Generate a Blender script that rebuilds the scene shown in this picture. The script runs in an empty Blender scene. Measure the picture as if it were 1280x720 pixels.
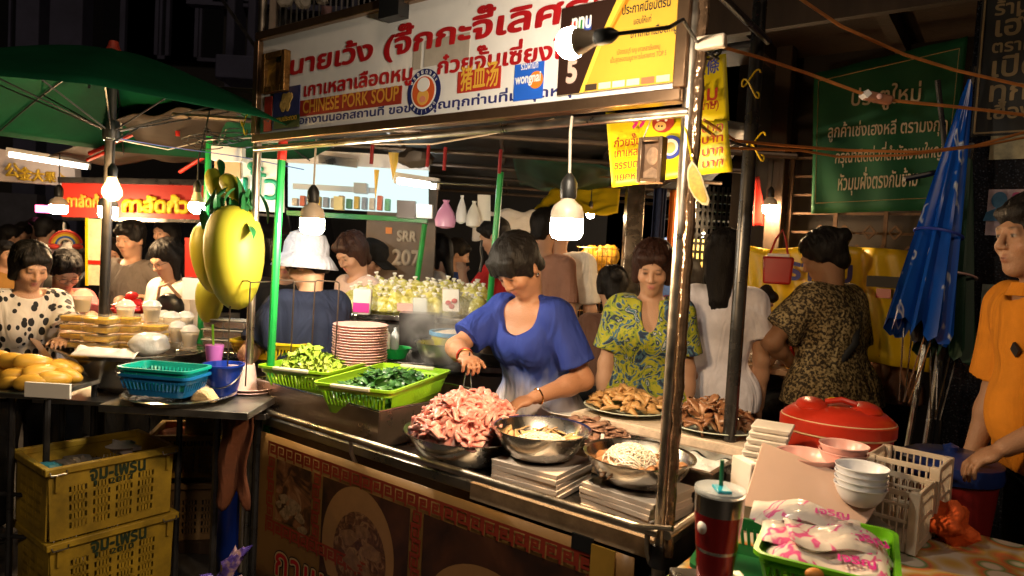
import bpy, bmesh, math, random
import numpy as np
from mathutils import Vector, Matrix, Euler, noise as mnoise, geometry as mgeo

random.seed(7); rng = np.random.default_rng(7)
SC = bpy.context.scene
COL = SC.collection
PI = math.pi
# ------------------------------------------------------------------ camera
FPX = 850.0
PITCH = math.atan(38/850); ROLL = math.radians(3.2)
EYE = np.array([0, 0, 1.5])
_f = np.array([0, math.cos(PITCH), -math.sin(PITCH)])
_r0 = np.array([1.0, 0, 0]); _u0 = np.array([0, math.sin(PITCH), math.cos(PITCH)])
_R = _r0*math.cos(ROLL)+_u0*math.sin(ROLL); _U = -_r0*math.sin(ROLL)+_u0*math.cos(ROLL)
cam = bpy.data.cameras.new('camera'); camo = bpy.data.objects.new('camera', cam); COL.objects.link(camo)
cam.sensor_width = 36; cam.lens = FPX/1280*36; cam.clip_end = 300; cam.clip_start = 0.05
camo.matrix_world = Matrix(((_R[0], _U[0], -_f[0], 0), (_R[1], _U[1], -_f[1], 0), (_R[2], _U[2], -_f[2], 1.5), (0, 0, 0, 1)))
SC.camera = camo
cam.dof.use_dof = True; cam.dof.focus_distance = 2.6; cam.dof.aperture_fstop = 4.0
# ------------------------------------------------------------------ world, warm street fill, exposure (a night market)
W = bpy.data.worlds.new('World'); SC.world = W; W.use_nodes = True
_nt = W.node_tree
_sky = _nt.nodes.new('ShaderNodeTexSky'); _sky.sky_type = 'NISHITA'; _sky.sun_disc = False
_sky.sun_elevation = math.radians(-6); _sky.sun_rotation = math.radians(200)
_nt.links.new(_sky.outputs[0], _nt.nodes['Background'].inputs[0])
_nt.nodes['Background'].inputs[1].default_value = 0.12
SUN_E = 0.30
_sl = bpy.data.lights.new('street_fill', 'SUN'); _sl.energy = SUN_E; _sl.angle = math.radians(14); _sl.color = (1, .72, .48)  # unseen street lamps behind the camera, added as one warm sun
_so = bpy.data.objects.new('street_fill', _sl); COL.objects.link(_so); _so.rotation_euler = (math.radians(50), 0, math.radians(14))
SC.view_settings.view_transform = 'Standard'; SC.view_settings.look = 'None'
SC.view_settings.exposure = 0.55; SC.view_settings.gamma = 1.0; SC.view_settings.use_curve_mapping = False
SC.render.engine = 'CYCLES'
SC.cycles.use_denoising = True
try: SC.cycles.denoiser = 'OPENIMAGEDENOISE'
except Exception: pass
SC.cycles.sample_clamp_indirect = 6.0; SC.cycles.max_bounces = 6; SC.cycles.transparent_max_bounces = 12
SC.cycles.caustics_reflective = False; SC.cycles.caustics_refractive = False
SC.cycles.use_light_tree = True

# ------------------------------------------------------------------ pixel rays (photograph is 1280x720)
def ray(x, y): return _f+(x-640)/FPX*_R+(360-y)/FPX*_U
def D(x, y, d):
    q = ray(x, y); return EYE+q*(d/q[1])
def Zp(x, y, z):
    q = ray(x, y); return EYE+q*((z-1.5)/q[2])
# cart frame: u along its front, v towards the cook, z up
CA = np.array([-1.1098, 2.9344, 0]); CU = np.array([0.80139, -0.59814, 0]); CV = np.array([0.59814, 0.80139, 0])
CART_ROT = math.atan2(CU[1], CU[0])
def cw(u, v, z): return CA+CU*u+CV*v+np.array([0, 0, z])
def uv(P):
    q = np.array(P)-CA; return float(q@CU), float(q@CV), float(P[2])
def on(x, y, v=0.0):      # where a pixel's ray meets the cart plane at depth v -> (u, z)
    q = ray(x, y); t = ((CA-EYE)@CV+v)/(q@CV); P = EYE+q*t
    return float((P-CA)@CU), float(P[2])
def CM(u=0, v=0, z=0, rot=0): # matrix placing local geometry in the cart frame
    P = cw(u, v, z)
    return Matrix.Translation(Vector(P)) @ Matrix.Rotation(CART_ROT+rot, 4, 'Z')
def TM(P, rot=0): return Matrix.Translation(Vector([float(a) for a in P])) @ Matrix.Rotation(rot, 4, 'Z')

# ------------------------------------------------------------------ materials
MATS = {}
def nodes(m):
    m.use_nodes = True; return m.node_tree, m.node_tree.nodes['Principled BSDF']
def mat(name, col, rough=.5, metal=0., var=.0, vscale=8., bump=0., bscale=60., trans=0., emit=0., ecol=None, sss=0., spec=None, alpha=1., stretch=None, coat=0., rvar=0.):
    if name in MATS: return MATS[name]
    m = bpy.data.materials.new(name); nt, b = nodes(m); L = nt.links; N = nt.nodes
    c = (col[0], col[1], col[2], 1)
    b.inputs['Base Color'].default_value = c; b.inputs['Roughness'].default_value = rough; b.inputs['Metallic'].default_value = metal
    if spec is not None: b.inputs['Specular IOR Level'].default_value = spec
    tc = None
    if var or bump or rvar:
        tc = N.new('ShaderNodeTexCoord'); src = tc.outputs['Object']
        if stretch:
            mp = N.new('ShaderNodeMapping'); mp.inputs['Scale'].default_value = stretch; L.new(src, mp.inputs[0]); src = mp.outputs[0]
    if var or rvar:
        n = N.new('ShaderNodeTexNoise'); n.inputs['Scale'].default_value = vscale; n.inputs['Detail'].default_value = 5; n.inputs['Roughness'].default_value = .65
        L.new(src, n.inputs['Vector'])
        if var:
            r = N.new('ShaderNodeMapRange'); r.inputs[1].default_value = .3; r.inputs[2].default_value = .7
            r.inputs[3].default_value = 1-var; r.inputs[4].default_value = 1+var*.6; L.new(n.outputs[0], r.inputs[0])
            h = N.new('ShaderNodeVectorMath'); h.operation = 'SCALE'; h.inputs[0].default_value = col[:3]
            L.new(r.outputs[0], h.inputs['Scale']); L.new(h.outputs[0], b.inputs['Base Color'])
        if rvar:
            r2 = N.new('ShaderNodeMapRange'); r2.inputs[1].default_value = .3; r2.inputs[2].default_value = .7
            r2.inputs[3].default_value = max(.02, rough-rvar); r2.inputs[4].default_value = min(1, rough+rvar); L.new(n.outputs[0], r2.inputs[0]); L.new(r2.outputs[0], b.inputs['Roughness'])
    if bump:
        n2 = N.new('ShaderNodeTexNoise'); n2.inputs['Scale'].default_value = bscale; n2.inputs['Detail'].default_value = 3
        L.new(src, n2.inputs['Vector']); bp = N.new('ShaderNodeBump'); bp.inputs['Strength'].default_value = min(1, bump); bp.inputs['Distance'].default_value = .01
        L.new(n2.outputs[0], bp.inputs['Height']); L.new(bp.outputs[0], b.inputs['Normal'])
    if trans: b.inputs['Transmission Weight'].default_value = trans
    if sss:
        b.inputs['Subsurface Weight'].default_value = sss; b.inputs['Subsurface Radius'].default_value = (.012, .005, .003); b.inputs['Subsurface Scale'].default_value = .6
    if coat: b.inputs['Coat Weight'].default_value = coat; b.inputs['Coat Roughness'].default_value = .08
    if emit:
        e = ecol or col
        b.inputs['Emission Color'].default_value = (e[0], e[1], e[2], 1); b.inputs['Emission Strength'].default_value = emit
    if alpha < 1: b.inputs['Alpha'].default_value = alpha
    MATS[name] = m; return m
def ramp_mat(name, tex, scale, stops, rough=.6, detail=4, stretch=None, bump=0, distort=0, coord='Object', metal=0., interp='CONSTANT', feature=None):
    """a procedural pattern: texture -> colour ramp"""
    if name in MATS: return MATS[name]
    m = bpy.data.materials.new(name); nt, b = nodes(m); L = nt.links; N = nt.nodes
    tc = N.new('ShaderNodeTexCoord'); src = tc.outputs[coord]
    if stretch:
        mp = N.new('ShaderNodeMapping'); mp.inputs['Scale'].default_value = stretch; L.new(src, mp.inputs[0]); src = mp.outputs[0]
    if tex == 'noise':
        t = N.new('ShaderNodeTexNoise'); t.inputs['Detail'].default_value = detail; t.inputs['Distortion'].default_value = distort; out = t.outputs[0]
    elif tex == 'voronoi':
        t = N.new('ShaderNodeTexVoronoi'); out = t.outputs[0]
        if feature: t.feature = feature
    elif tex == 'wave':
        t = N.new('ShaderNodeTexWave'); t.inputs['Distortion'].default_value = distort; out = t.outputs[1]
    t.inputs['Scale'].default_value = scale; L.new(src, t.inputs['Vector'])
    cr = N.new('ShaderNodeValToRGB'); cr.color_ramp.interpolation = interp
    el = cr.color_ramp.elements
    while len(el) < len(stops): el.new(.5)
    for e, (p, c) in zip(el, stops): e.position = p; e.color = (c[0], c[1], c[2], 1)
    L.new(out, cr.inputs[0]); L.new(cr.outputs[0], b.inputs['Base Color'])
    b.inputs['Roughness'].default_value = rough; b.inputs['Metallic'].default_value = metal
    if bump:
        bp = N.new('ShaderNodeBump'); bp.inputs['Strength'].default_value = bump; bp.inputs['Distance'].default_value = .01; L.new(out, bp.inputs['Height']); L.new(bp.outputs[0], b.inputs['Normal'])
    MATS[name] = m; return m
def attr_mat(name, rough=.5, sss=0., bump=0., bscale=120., spec=.5, trans=0., metal=0.):
    """colour comes from the mesh's own 'Col' attribute (the thing's own colours)"""
    if name in MATS: return MATS[name]
    m = mat(name, (1, 1, 1), rough, metal, bump=bump, bscale=bscale, sss=sss, spec=spec, trans=trans)
    nt = m.node_tree; a = nt.nodes.new('ShaderNodeAttribute'); a.attribute_name = 'Col'
    nt.links.new(a.outputs['Color'], nt.nodes['Principled BSDF'].inputs['Base Color']); return m
def emit_mat(name, col, s):
    if name in MATS: return MATS[name]
    m = bpy.data.materials.new(name); m.use_nodes = True; nt = m.node_tree; nt.nodes.remove(nt.nodes['Principled BSDF'])
    e = nt.nodes.new('ShaderNodeEmission'); e.inputs[0].default_value = (*col, 1); e.inputs[1].default_value = s
    nt.links.new(e.outputs[0], nt.nodes['Material Output'].inputs[0]); MATS[name] = m; return m
def film_mat(name, col, alpha=.35, rough=.25):
    """thin translucent plastic: part see-through, part glossy and white"""
    if name in MATS: return MATS[name]
    m = bpy.data.materials.new(name); nt, b = nodes(m)
    b.inputs['Base Color'].default_value = (*col, 1); b.inputs['Roughness'].default_value = rough; b.inputs['Alpha'].default_value = alpha
    b.inputs['Transmission Weight'].default_value = 0
    MATS[name] = m; return m

# ------------------------------------------------------------------ objects: things, parts
def tag(o, label=None, cat=None, group=None, kind=None):
    if label: o['label'] = label
    if cat: o['category'] = cat
    if group: o['group'] = group
    if kind: o['kind'] = kind
    return o
def thing(name, label, cat, P=(0, 0, 0), rot=0, group=None):
    o = bpy.data.objects.new(name, None); o.empty_display_size = .05; COL.objects.link(o)
    o.location = [float(a) for a in P]; o.rotation_euler = (0, 0, rot)
    return tag(o, label, cat, group)
def world_of(o):
    M = Matrix.Translation(o.location) @ o.rotation_euler.to_matrix().to_4x4() @ Matrix.Diagonal((*o.scale, 1))
    if o.parent is not None: M = world_of(o.parent) @ o.matrix_parent_inverse @ M
    return M
KIDS = {}
def adopt(o, parent):
    o.parent = parent; o.matrix_parent_inverse = world_of(parent).inverted(); KIDS.setdefault(parent.name, []).append(o)
def copy_tree(o, parent=None, top=None):
    c = o.copy(); COL.objects.link(c)
    if parent is not None:
        c.parent = parent; c.matrix_parent_inverse = o.matrix_parent_inverse.copy(); KIDS.setdefault(parent.name, []).append(c)
    for k in KIDS.get(o.name, []): copy_tree(k, c)
    return c
def place(o, P, rot=0, label=None, scale=None, tilt=None):
    o.location = [float(a) for a in P]; o.rotation_euler = (tilt[0], tilt[1], rot) if tilt else (0, 0, rot)
    if scale: o.scale = (scale,)*3 if not hasattr(scale, '__len__') else scale
    if label: o['label'] = label
    return o

class MB:
    """collects faces (in world space through self.M) and links them as ONE mesh"""
    def __init__(s, M=None): s.v = []; s.f = []; s.mi = []; s.M = M or Matrix(); s.m = 0; s.cols = []
    def add(s, vs, fs):
        b = len(s.v); s.v += [tuple(s.M @ Vector([float(a) for a in p])) for p in vs]
        s.f += [[i+b for i in f] for f in fs]; s.mi += [s.m]*len(fs); return s
    def box(s, c, d, R=None, taper=1.0):
        vs = []
        for z in (-1, 1):
            t = taper if z < 0 else 1
            for x, y in ((-1, -1), (1, -1), (1, 1), (-1, 1)):
                p = Vector((x*d[0]/2*t, y*d[1]/2*t, z*d[2]/2))
                if R is not None: p = R @ p
                vs.append((c[0]+p.x, c[1]+p.y, c[2]+p.z))
        return s.add(vs, [(3, 2, 1, 0), (4, 5, 6, 7), (0, 1, 5, 4), (1, 2, 6, 5), (2, 3, 7, 6), (3, 0, 4, 7)])
    def bar(s, a, b, w, h=None):
        a = Vector([float(q) for q in a]); b = Vector([float(q) for q in b]); d = b-a; L = d.length
        R = d.to_track_quat('X', 'Z').to_matrix(); c = (a+b)/2
        return s.box(c, (L, w, h or w), R)
    def quad(s, a, b, c, d): return s.add([a, b, c, d], [(0, 1, 2, 3)])
    def tube(s, pts, r, n=8, caps=True, flat=1.0):
        P = [Vector([float(a) for a in p]) for p in pts]; m = len(P)
        rs = r if hasattr(r, '__len__') else [r]*m
        vs = []; up = None
        for i in range(m):
            t = (P[min(i+1, m-1)]-P[max(i-1, 0)])
            if t.length < 1e-9: t = Vector((0, 0, 1))
            t.normalize()
            if up is None:
                up = Vector((0, 0, 1)) if abs(t.z) < .9 else Vector((1, 0, 0))
            a = (up-t*up.dot(t))
            if a.length < 1e-6: a = t.orthogonal()
            a.normalize(); up = a; b = t.cross(a)
            for k in range(n):
                an = 2*PI*k/n; vs.append(P[i]+a*(math.cos(an)*rs[i]*flat)+b*(math.sin(an)*rs[i]))
        fs = [(i*n+k, i*n+(k+1) % n, (i+1)*n+(k+1) % n, (i+1)*n+k) for i in range(m-1) for k in range(n)]
        if caps: fs += [tuple(range(n))[::-1], tuple((m-1)*n+k for k in range(n))]
        return s.add(vs, fs)
    def lathe(s, prof, n=24, c=(0, 0, 0), sx=1., sy=1., capb=False, capt=False, R=None):
        vs = []
        for r, z in prof:
            for k in range(n):
                a = 2*PI*k/n; p = Vector((r*math.cos(a)*sx, r*math.sin(a)*sy, z))
                if R is not None: p = R @ p
                vs.append((c[0]+p.x, c[1]+p.y, c[2]+p.z))
        m = len(prof)
        fs = [(i*n+k, i*n+(k+1) % n, (i+1)*n+(k+1) % n, (i+1)*n+k) for i in range(m-1) for k in range(n)]
        if capb: fs.append(tuple(range(n))[::-1])
        if capt: fs.append(tuple((m-1)*n+k for k in range(n)))
        return s.add(vs, fs)
    def sheet(s, fn, nu, nv, closed_u=False):
        vs = [fn(i/nu, j/nv) for j in range(nv+1) for i in range(nu+1)]
        fs = [(j*(nu+1)+i, j*(nu+1)+i+1, (j+1)*(nu+1)+i+1, (j+1)*(nu+1)+i) for j in range(nv) for i in range(nu)]
        return s.add(vs, fs)
    def ellipsoid(s, c, r, n=14, m=9, R=None, jitter=0., seed=0):
        prof = [(math.sin(PI*i/m), -math.cos(PI*i/m)) for i in range(m+1)]
        vs = []
        for pr, pz in prof:
            for k in range(n):
                a = 2*PI*k/n; d = Vector((pr*math.cos(a), pr*math.sin(a), pz))
                q = 1+jitter*mnoise.noise(d*1.7+Vector((seed*3.1, seed*1.7, 0))) if jitter else 1
                p = Vector((d.x*r[0]*q, d.y*r[1]*q, d.z*r[2]*q))
                if R is not None: p = R @ p
                vs.append((c[0]+p.x, c[1]+p.y, c[2]+p.z))
        fs = [(i*n+k, i*n+(k+1) % n, (i+1)*n+(k+1) % n, (i+1)*n+k) for i in range(m) for k in range(n)]
        return s.add(vs, fs)
    def prism(s, pts2, y0, y1, plane='xz'):
        n = len(pts2)
        f = (lambda a, b, t: (a, t, b)) if plane == 'xz' else ((lambda a, b, t: (a, b, t)) if plane == 'xy' else (lambda a, b, t: (t, a, b)))
        vs = [f(a, b, y0) for a, b in pts2]+[f(a, b, y1) for a, b in pts2]
        fs = [tuple(range(n)), tuple(range(n, 2*n))[::-1]]+[(i, i+n, (i+1) % n+n, (i+1) % n) for i in range(n)]
        return s.add(vs, fs)
    def build(s, name, mats, parent=None, smooth=True, bevel=0., solid=0., label=None, cat=None, group=None, kind=None, sub=0, origin=None, colattr=None, angle=35):
        me = bpy.data.meshes.new(name)
        if not hasattr(mats, '__len__'): mats = [mats]
        V = np.array(s.v, dtype=float).reshape(-1, 3)
        if parent is None and origin is None and len(V):
            lo = V.min(0); hi = V.max(0); origin = ((lo[0]+hi[0])/2, (lo[1]+hi[1])/2, lo[2])
        if origin is None: origin = (0, 0, 0)
        V = V-np.array(origin, dtype=float)
        me.from_pydata([tuple(p) for p in V], [], s.f)
        for m in mats: me.materials.append(m)
        if len(mats) > 1: me.polygons.foreach_set('material_index', s.mi)
        if colattr is not None:
            a = me.color_attributes.new('Col', 'FLOAT_COLOR', 'POINT')
            a.data.foreach_set('color', np.hstack([np.array(colattr), np.ones((len(colattr), 1))]).astype(np.float32).ravel())
        bm = bmesh.new(); bm.from_mesh(me); bmesh.ops.remove_doubles(bm, verts=bm.verts, dist=1e-5); bmesh.ops.recalc_face_normals(bm, faces=bm.faces); bm.to_mesh(me); bm.free()
        if smooth:
            me.polygons.foreach_set('use_smooth', [True]*len(me.polygons))
            try: me.set_sharp_from_angle(angle=math.radians(angle))
            except Exception: pass
        me.update()
        o = bpy.data.objects.new(name, me); COL.objects.link(o); o.location = origin
        if parent is not None: adopt(o, parent)
        if solid:
            md = o.modifiers.new('solid', 'SOLIDIFY'); md.thickness = solid; md.offset = 0
        if bevel:
            md = o.modifiers.new('bevel', 'BEVEL'); md.width = bevel; md.segments = 2; md.limit_method = 'ANGLE'; md.angle_limit = math.radians(50)
        if sub:
            md = o.modifiers.new('sub', 'SUBSURF'); md.levels = sub; md.render_levels = sub
        return tag(o, label, cat, group, kind)

# ------------------------------------------------------------------ lettering: glyph outlines -> flat triangles
GL = {}
def prime(chars):
    chars = [c for c in dict.fromkeys(chars) if c not in GL]
    if not chars: return
    obs = []
    def mk(b):
        c = bpy.data.curves.new('glyph', 'FONT'); c.body = b; c.size = 1; c.fill_mode = 'NONE'; c.resolution_u = 3
        o = bpy.data.objects.new('glyph', c); COL.objects.link(o); obs.append(o); return o
    pairs = [(c, mk(c), mk('|'+c+'|')) for c in chars]; ref = mk('||')
    dg = bpy.context.evaluated_depsgraph_get(); dg.update()
    def splines(o):
        cu = o.evaluated_get(dg).to_curve(dg); out = []
        for sp in cu.splines:
            bp = sp.bezier_points; n = len(bp); poly = []
            for i in range(n):
                a, b = bp[i], bp[(i+1) % n]
                straight = (a.handle_right-a.co).length < 1e-6 and (b.handle_left-b.co).length < 1e-6
                st = 1 if straight else 4
                for q in range(st):
                    t = q/st; p = a.co*(1-t)**3+a.handle_right*(3*t*(1-t)**2)+b.handle_left*(3*t*t*(1-t))+b.co*t**3
                    poly.append((p.x, p.y))
            if len(poly) > 2: out.append(np.array(poly))
        o.evaluated_get(dg).to_curve_clear(); return out
    r = splines(ref); x0 = min(p[:, 0].min() for p in r[1:]); 
    for c, o, o2 in pairs:
        s1 = splines(o) if c != ' ' else []; s2 = splines(o2)
        adv = s2[-1][:, 0].min()-x0
        # where the glyph sits when it follows something (marks have negative offsets)
        GL[c] = (s1, adv)
    for o in obs:
        cu = o.data; bpy.data.objects.remove(o); bpy.data.curves.remove(cu)
UPPER = 'ัิีึื็'; TONE = '่้๊๋์'
LOWER = 'ุู'
def text_polys(s, bold=0., gap=0.):
    prime(s); x = 0; out = []; prev = ''
    for c in s:
        sp, adv = GL[c]; dy = 0
        sg = 1 if sum(float((p[:, 0]*np.roll(p[:, 1], -1)-p[:, 1]*np.roll(p[:, 0], -1)).sum()) for p in sp) > 0 else -1
        if c in TONE and prev in UPPER and prev: dy = .17
        for p in sp:
            q = p+np.array([x, dy])
            if bold:
                d0 = np.roll(q, -1, 0)-q; d1 = q-np.roll(q, 1, 0)
                nrm = lambda d: np.stack([d[:, 1], -d[:, 0]], 1)/np.maximum(np.linalg.norm(d, axis=1, keepdims=True), 1e-9)
                nn = nrm(d0)+nrm(d1); nn /= np.maximum(np.linalg.norm(nn, axis=1, keepdims=True), .6)
                q = q+nn*bold*sg
            out.append(q)
        x += adv+(gap if not (c in TONE or c in UPPER or c in LOWER) else 0); prev = c
    return out, x
def wind(poly, pts):
    w = np.zeros(len(pts)); a = poly; b = np.roll(poly, -1, 0)
    for (x0, y0), (x1, y1) in zip(a, b):
        if y0 == y1: continue
        up = (y0 <= pts[:, 1]) & (y1 > pts[:, 1]); dn = (y1 <= pts[:, 1]) & (y0 > pts[:, 1])
        side = (x1-x0)*(pts[:, 1]-y0)-(pts[:, 0]-x0)*(y1-y0)
        w += (up & (side > 0)).astype(float)-(dn & (side < 0)).astype(float)
    return w
def fill(polys):
    """triangles of the non-zero winding area, group by group of overlapping outlines"""
    V = []; Fc = []
    groups = []
    for p in polys:
        lo, hi = p.min(0), p.max(0); hit = [g for g in groups if not (g[0][0] > hi[0] or g[1][0] < lo[0] or g[0][1] > hi[1] or g[1][1] < lo[1])]
        ng = [lo, hi, [p]]
        for g in hit:
            ng = [np.minimum(ng[0], g[0]), np.maximum(ng[1], g[1]), ng[2]+g[2]]; groups = [h for h in groups if h is not g]
        groups.append(ng)
    for lo, hi, ps in groups:
        vs = [Vector((float(a), float(b))) for p in ps for a, b in p]; es = []; k = 0
        for p in ps:
            es += [(k+i, k+(i+1) % len(p)) for i in range(len(p))]; k += len(p)
        try: r = mgeo.delaunay_2d_cdt(vs, es, [], 0, 1e-5)
        except Exception: continue
        rv = np.array([(q.x, q.y) for q in r[0]]); tri = [t for t in r[2]]
        if not tri: continue
        ce = np.array([rv[list(t)].mean(0) for t in tri]); w = sum(wind(p, ce) for p in ps)
        b = len(V); V += [tuple(q) for q in rv]; Fc += [tuple(i+b for i in t) for t, ww in zip(tri, w) if abs(ww) > .5]
    return V, Fc
def letters(mb, s, fn, x0, y0, width=None, height=None, bold=.0, align='l', gap=0., slant=0.):
    """add string s; fn(x, y) -> 3-D point (before mb.M); x0,y0 baseline start; height = size of the em; width fits the run"""
    ps, adv = text_polys(s, bold, gap); V, Fc = fill(ps); sy = height; sx = width/adv if width else height
    if align == 'c': x0 = x0-adv*sx/2
    mb.add([fn(x0+a*sx+slant*b*sy, y0+b*sy) for a, b in V], Fc); return mb
prime([chr(c) for c in range(0x0E01, 0x0E3B)]+[chr(c) for c in range(0x0E40, 0x0E4E)]+[chr(c) for c in range(33, 127)]+list('猪血汤公金大众泰店果條'+' '))
# ------------------------------------------------------------------ bodies and soft things: one field, one surface
class Sdf:
    def __init__(s, lo, hi, h):
        s.lo = np.array(lo, float); s.h = h
        s.n = np.ceil((np.array(hi)-s.lo)/h).astype(int)+1
        s.F = np.full(tuple(s.n), 1.0, np.float32)
    def _sub(s, lo, hi):
        a = np.clip(np.floor((np.array(lo)-s.lo)/s.h).astype(int), 0, s.n-1); b = np.clip(np.ceil((np.array(hi)-s.lo)/s.h).astype(int)+1, 1, s.n)
        if (b <= a).any(): return None
        ax = [s.lo[i]+s.h*np.arange(a[i], b[i], dtype=np.float32) for i in range(3)]
        X, Y, Z = np.meshgrid(*ax, indexing='ij', sparse=False)
        return (slice(a[0], b[0]), slice(a[1], b[1]), slice(a[2], b[2])), np.stack([X, Y, Z], -1)
    def _join(s, sl, d, k, mode):
        A = s.F[sl]
        if mode == '-': d = -d
        if mode == '+':
            if k > 0:
                hh = np.maximum(k-np.abs(A-d), 0)/k; s.F[sl] = np.minimum(A, d)-hh*hh*k/4
            else: s.F[sl] = np.minimum(A, d)
        else:
            if k > 0:
                hh = np.maximum(k-np.abs(A-d), 0)/k; s.F[sl] = np.maximum(A, d)+hh*hh*k/4
            else: s.F[sl] = np.maximum(A, d)
    def cone(s, p0, p1, r0, r1, k=.02, mode='+', flat=None, cut=False):
        """tapered capsule; flat=(axis, factor) squashes its section along axis; cut=True ends it flat at p1"""
        p0 = np.array(p0, float); p1 = np.array(p1, float); R = max(r0, r1); pad = R+max(k, .0)+2*s.h
        g = s._sub(np.minimum(p0, p1)-pad, np.maximum(p0, p1)+pad)
        if g is None: return s
        sl, P = g
        d = (p1-p0); L2 = max(d@d, 1e-12); q = P-p0; 
        t0 = (q@d)/L2; t = np.clip(t0, 0, 1); v = q-t[..., None]*d
        if flat is not None:
            ax = np.array(flat[0], float); ax /= np.linalg.norm(ax); c = v@ax; v = v+(c*(1/flat[1]-1))[..., None]*ax
            dist = np.linalg.norm(v, axis=-1)-(r0+(r1-r0)*t); dist = dist*(.5+.5*flat[1])
        else: dist = np.linalg.norm(v, axis=-1)-(r0+(r1-r0)*t)
        if cut: dist = np.maximum(dist, (t0-1)*math.sqrt(L2))
        s._join(sl, dist.astype(np.float32), k, mode); return s
    def ell(s, c, r, R=None, k=.02, mode='+', zcut=None):
        c = np.array(c, float); r = np.array(r, float); pad = r.max()+max(k, 0)+2*s.h
        g = s._sub(c-pad, c+pad)
        if g is None: return s
        sl, P = g; q = P-c
        if R is not None: q = q@np.array(R)     # columns of R are the local axes
        k0 = np.linalg.norm(q/r, axis=-1); k1 = np.linalg.norm(q/(r*r), axis=-1)
        d = k0*(k0-1)/np.maximum(k1, 1e-6)
        s._join(sl, d.astype(np.float32), k, mode); return s
    def plane(s, p, n, lo=None, hi=None):
        """keep the side where (x-p).n < 0"""
        g = s._sub(s.lo if lo is None else lo, (s.lo+s.n*s.h) if hi is None else hi); sl, P = g
        d = (P-np.array(p, float))@np.array(n, float); s.F[sl] = np.maximum(s.F[sl], d.astype(np.float32)); return s
    def wobble(s, amp, freq, seed=0, stretch=(1, 1, 1)):
        sl, P = s._sub(s.lo, s.lo+s.n*s.h); P = P*np.array(stretch)
        a = np.sin(P[..., 0]*freq+seed+1.3*np.sin(P[..., 2]*freq*.6+seed*2))*np.sin(P[..., 1]*freq*1.1+1.7*seed+1.1*np.sin(P[..., 0]*freq*.7))+.6*np.sin(P[..., 2]*freq*1.4+P[..., 0]*freq*.9+seed)
        near = np.abs(s.F) < .08
        s.F = np.where(near, s.F+amp*a.astype(np.float32), s.F); return s
    def mesh(s):
        F = s.F.copy(); F[0] = F[-1] = 1; F[:, 0] = F[:, -1] = 1; F[:, :, 0] = F[:, :, -1] = 1
        ins = F < 0; c = np.zeros(tuple(np.array(F.shape)-1), np.int8)
        sh = F.shape
        for a in (0, 1):
            for b in (0, 1):
                for d in (0, 1): c += ins[a:sh[0]-1+a, b:sh[1]-1+b, d:sh[2]-1+d]
        I = np.argwhere((c > 0) & (c < 8)); idx = np.full(c.shape, -1, np.int64); idx[tuple(I.T)] = np.arange(len(I))
        acc = np.zeros((len(I), 3)); cnt = np.zeros(len(I))
        cor = [(a, b, d) for a in (0, 1) for b in (0, 1) for d in (0, 1)]
        val = {q: F[I[:, 0]+q[0], I[:, 1]+q[1], I[:, 2]+q[2]] for q in cor}
        for q in cor:
            for ax in range(3):
                if q[ax] == 0:
                    w = list(q); w[ax] = 1; w = tuple(w); va, vb = val[q], val[w]; x = (va < 0) != (vb < 0)
                    t = np.where(x, va/np.where(x, va-vb, 1), 0)
                    p = np.array(q, float)[None] + np.zeros((len(I), 3)); p[:, ax] = t
                    acc[x] += p[x]; cnt[x] += 1
        V = s.lo+(I+acc/cnt[:, None])*s.h
        Q = []
        for ax in range(3):
            o1, o2 = (ax+1) % 3, (ax+2) % 3
            A = np.take(ins, range(sh[ax]-1), axis=ax); B = np.take(ins, range(1, sh[ax]), axis=ax)
            E = np.argwhere(A != B); E = E[(E[:, o1] > 0) & (E[:, o2] > 0) & (E[:, o1] < sh[o1]-1) & (E[:, o2] < sh[o2]-1)]
            def cell(d1, d2):
                e = E.copy(); e[:, o1] -= d1; e[:, o2] -= d2; return idx[tuple(e.T)]
            q = np.stack([cell(1, 1), cell(0, 1), cell(0, 0), cell(1, 0)], 1); fl = ~A[tuple(E.T)]
            q[fl] = q[fl][:, ::-1]; Q.append(q)
        Q = np.concatenate(Q); Q = Q[(Q >= 0).all(1)]
        return V, Q
def link_mesh(name, V, Q, m, parent=None, origin=(0, 0, 0), col=None, **kw):
    me = bpy.data.meshes.new(name); V = np.asarray(V)-np.array(origin, float)
    me.vertices.add(len(V)); me.vertices.foreach_set('co', V.astype(np.float32).ravel())
    k = Q.shape[1]; me.loops.add(len(Q)*k); me.loops.foreach_set('vertex_index', Q.astype(np.int32).ravel())
    me.polygons.add(len(Q)); me.polygons.foreach_set('loop_start', np.arange(0, len(Q)*k, k, dtype=np.int32))
    me.polygons.foreach_set('use_smooth', [True]*len(Q)); me.update(calc_edges=True); me.validate()
    for q in (m if hasattr(m, '__len__') else [m]): me.materials.append(q)
    if col is not None:
        a = me.color_attributes.new('Col', 'FLOAT_COLOR', 'POINT'); a.data.foreach_set('color', np.hstack([col, np.ones((len(col), 1))]).astype(np.float32).ravel())
    o = bpy.data.objects.new(name, me); COL.objects.link(o); o.location = [float(a) for a in origin]
    if parent is not None: adopt(o, parent)
    tag(o, kw.get('label'), kw.get('cat'), kw.get('group'), kw.get('kind')); return o
def relax(V, Q, it=1, lam=.5):
    for _ in range(it):
        s = np.zeros_like(V); n = np.zeros(len(V))
        for a in range(4):
            b = Q[:, (a+1) % 4]; np.add.at(s, Q[:, a], V[b]); np.add.at(n, Q[:, a], 1); np.add.at(s, b, V[Q[:, a]]); np.add.at(n, b, 1)
        V = V*(1-lam)+lam*s/np.maximum(n, 1)[:, None]
    return V

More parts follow.
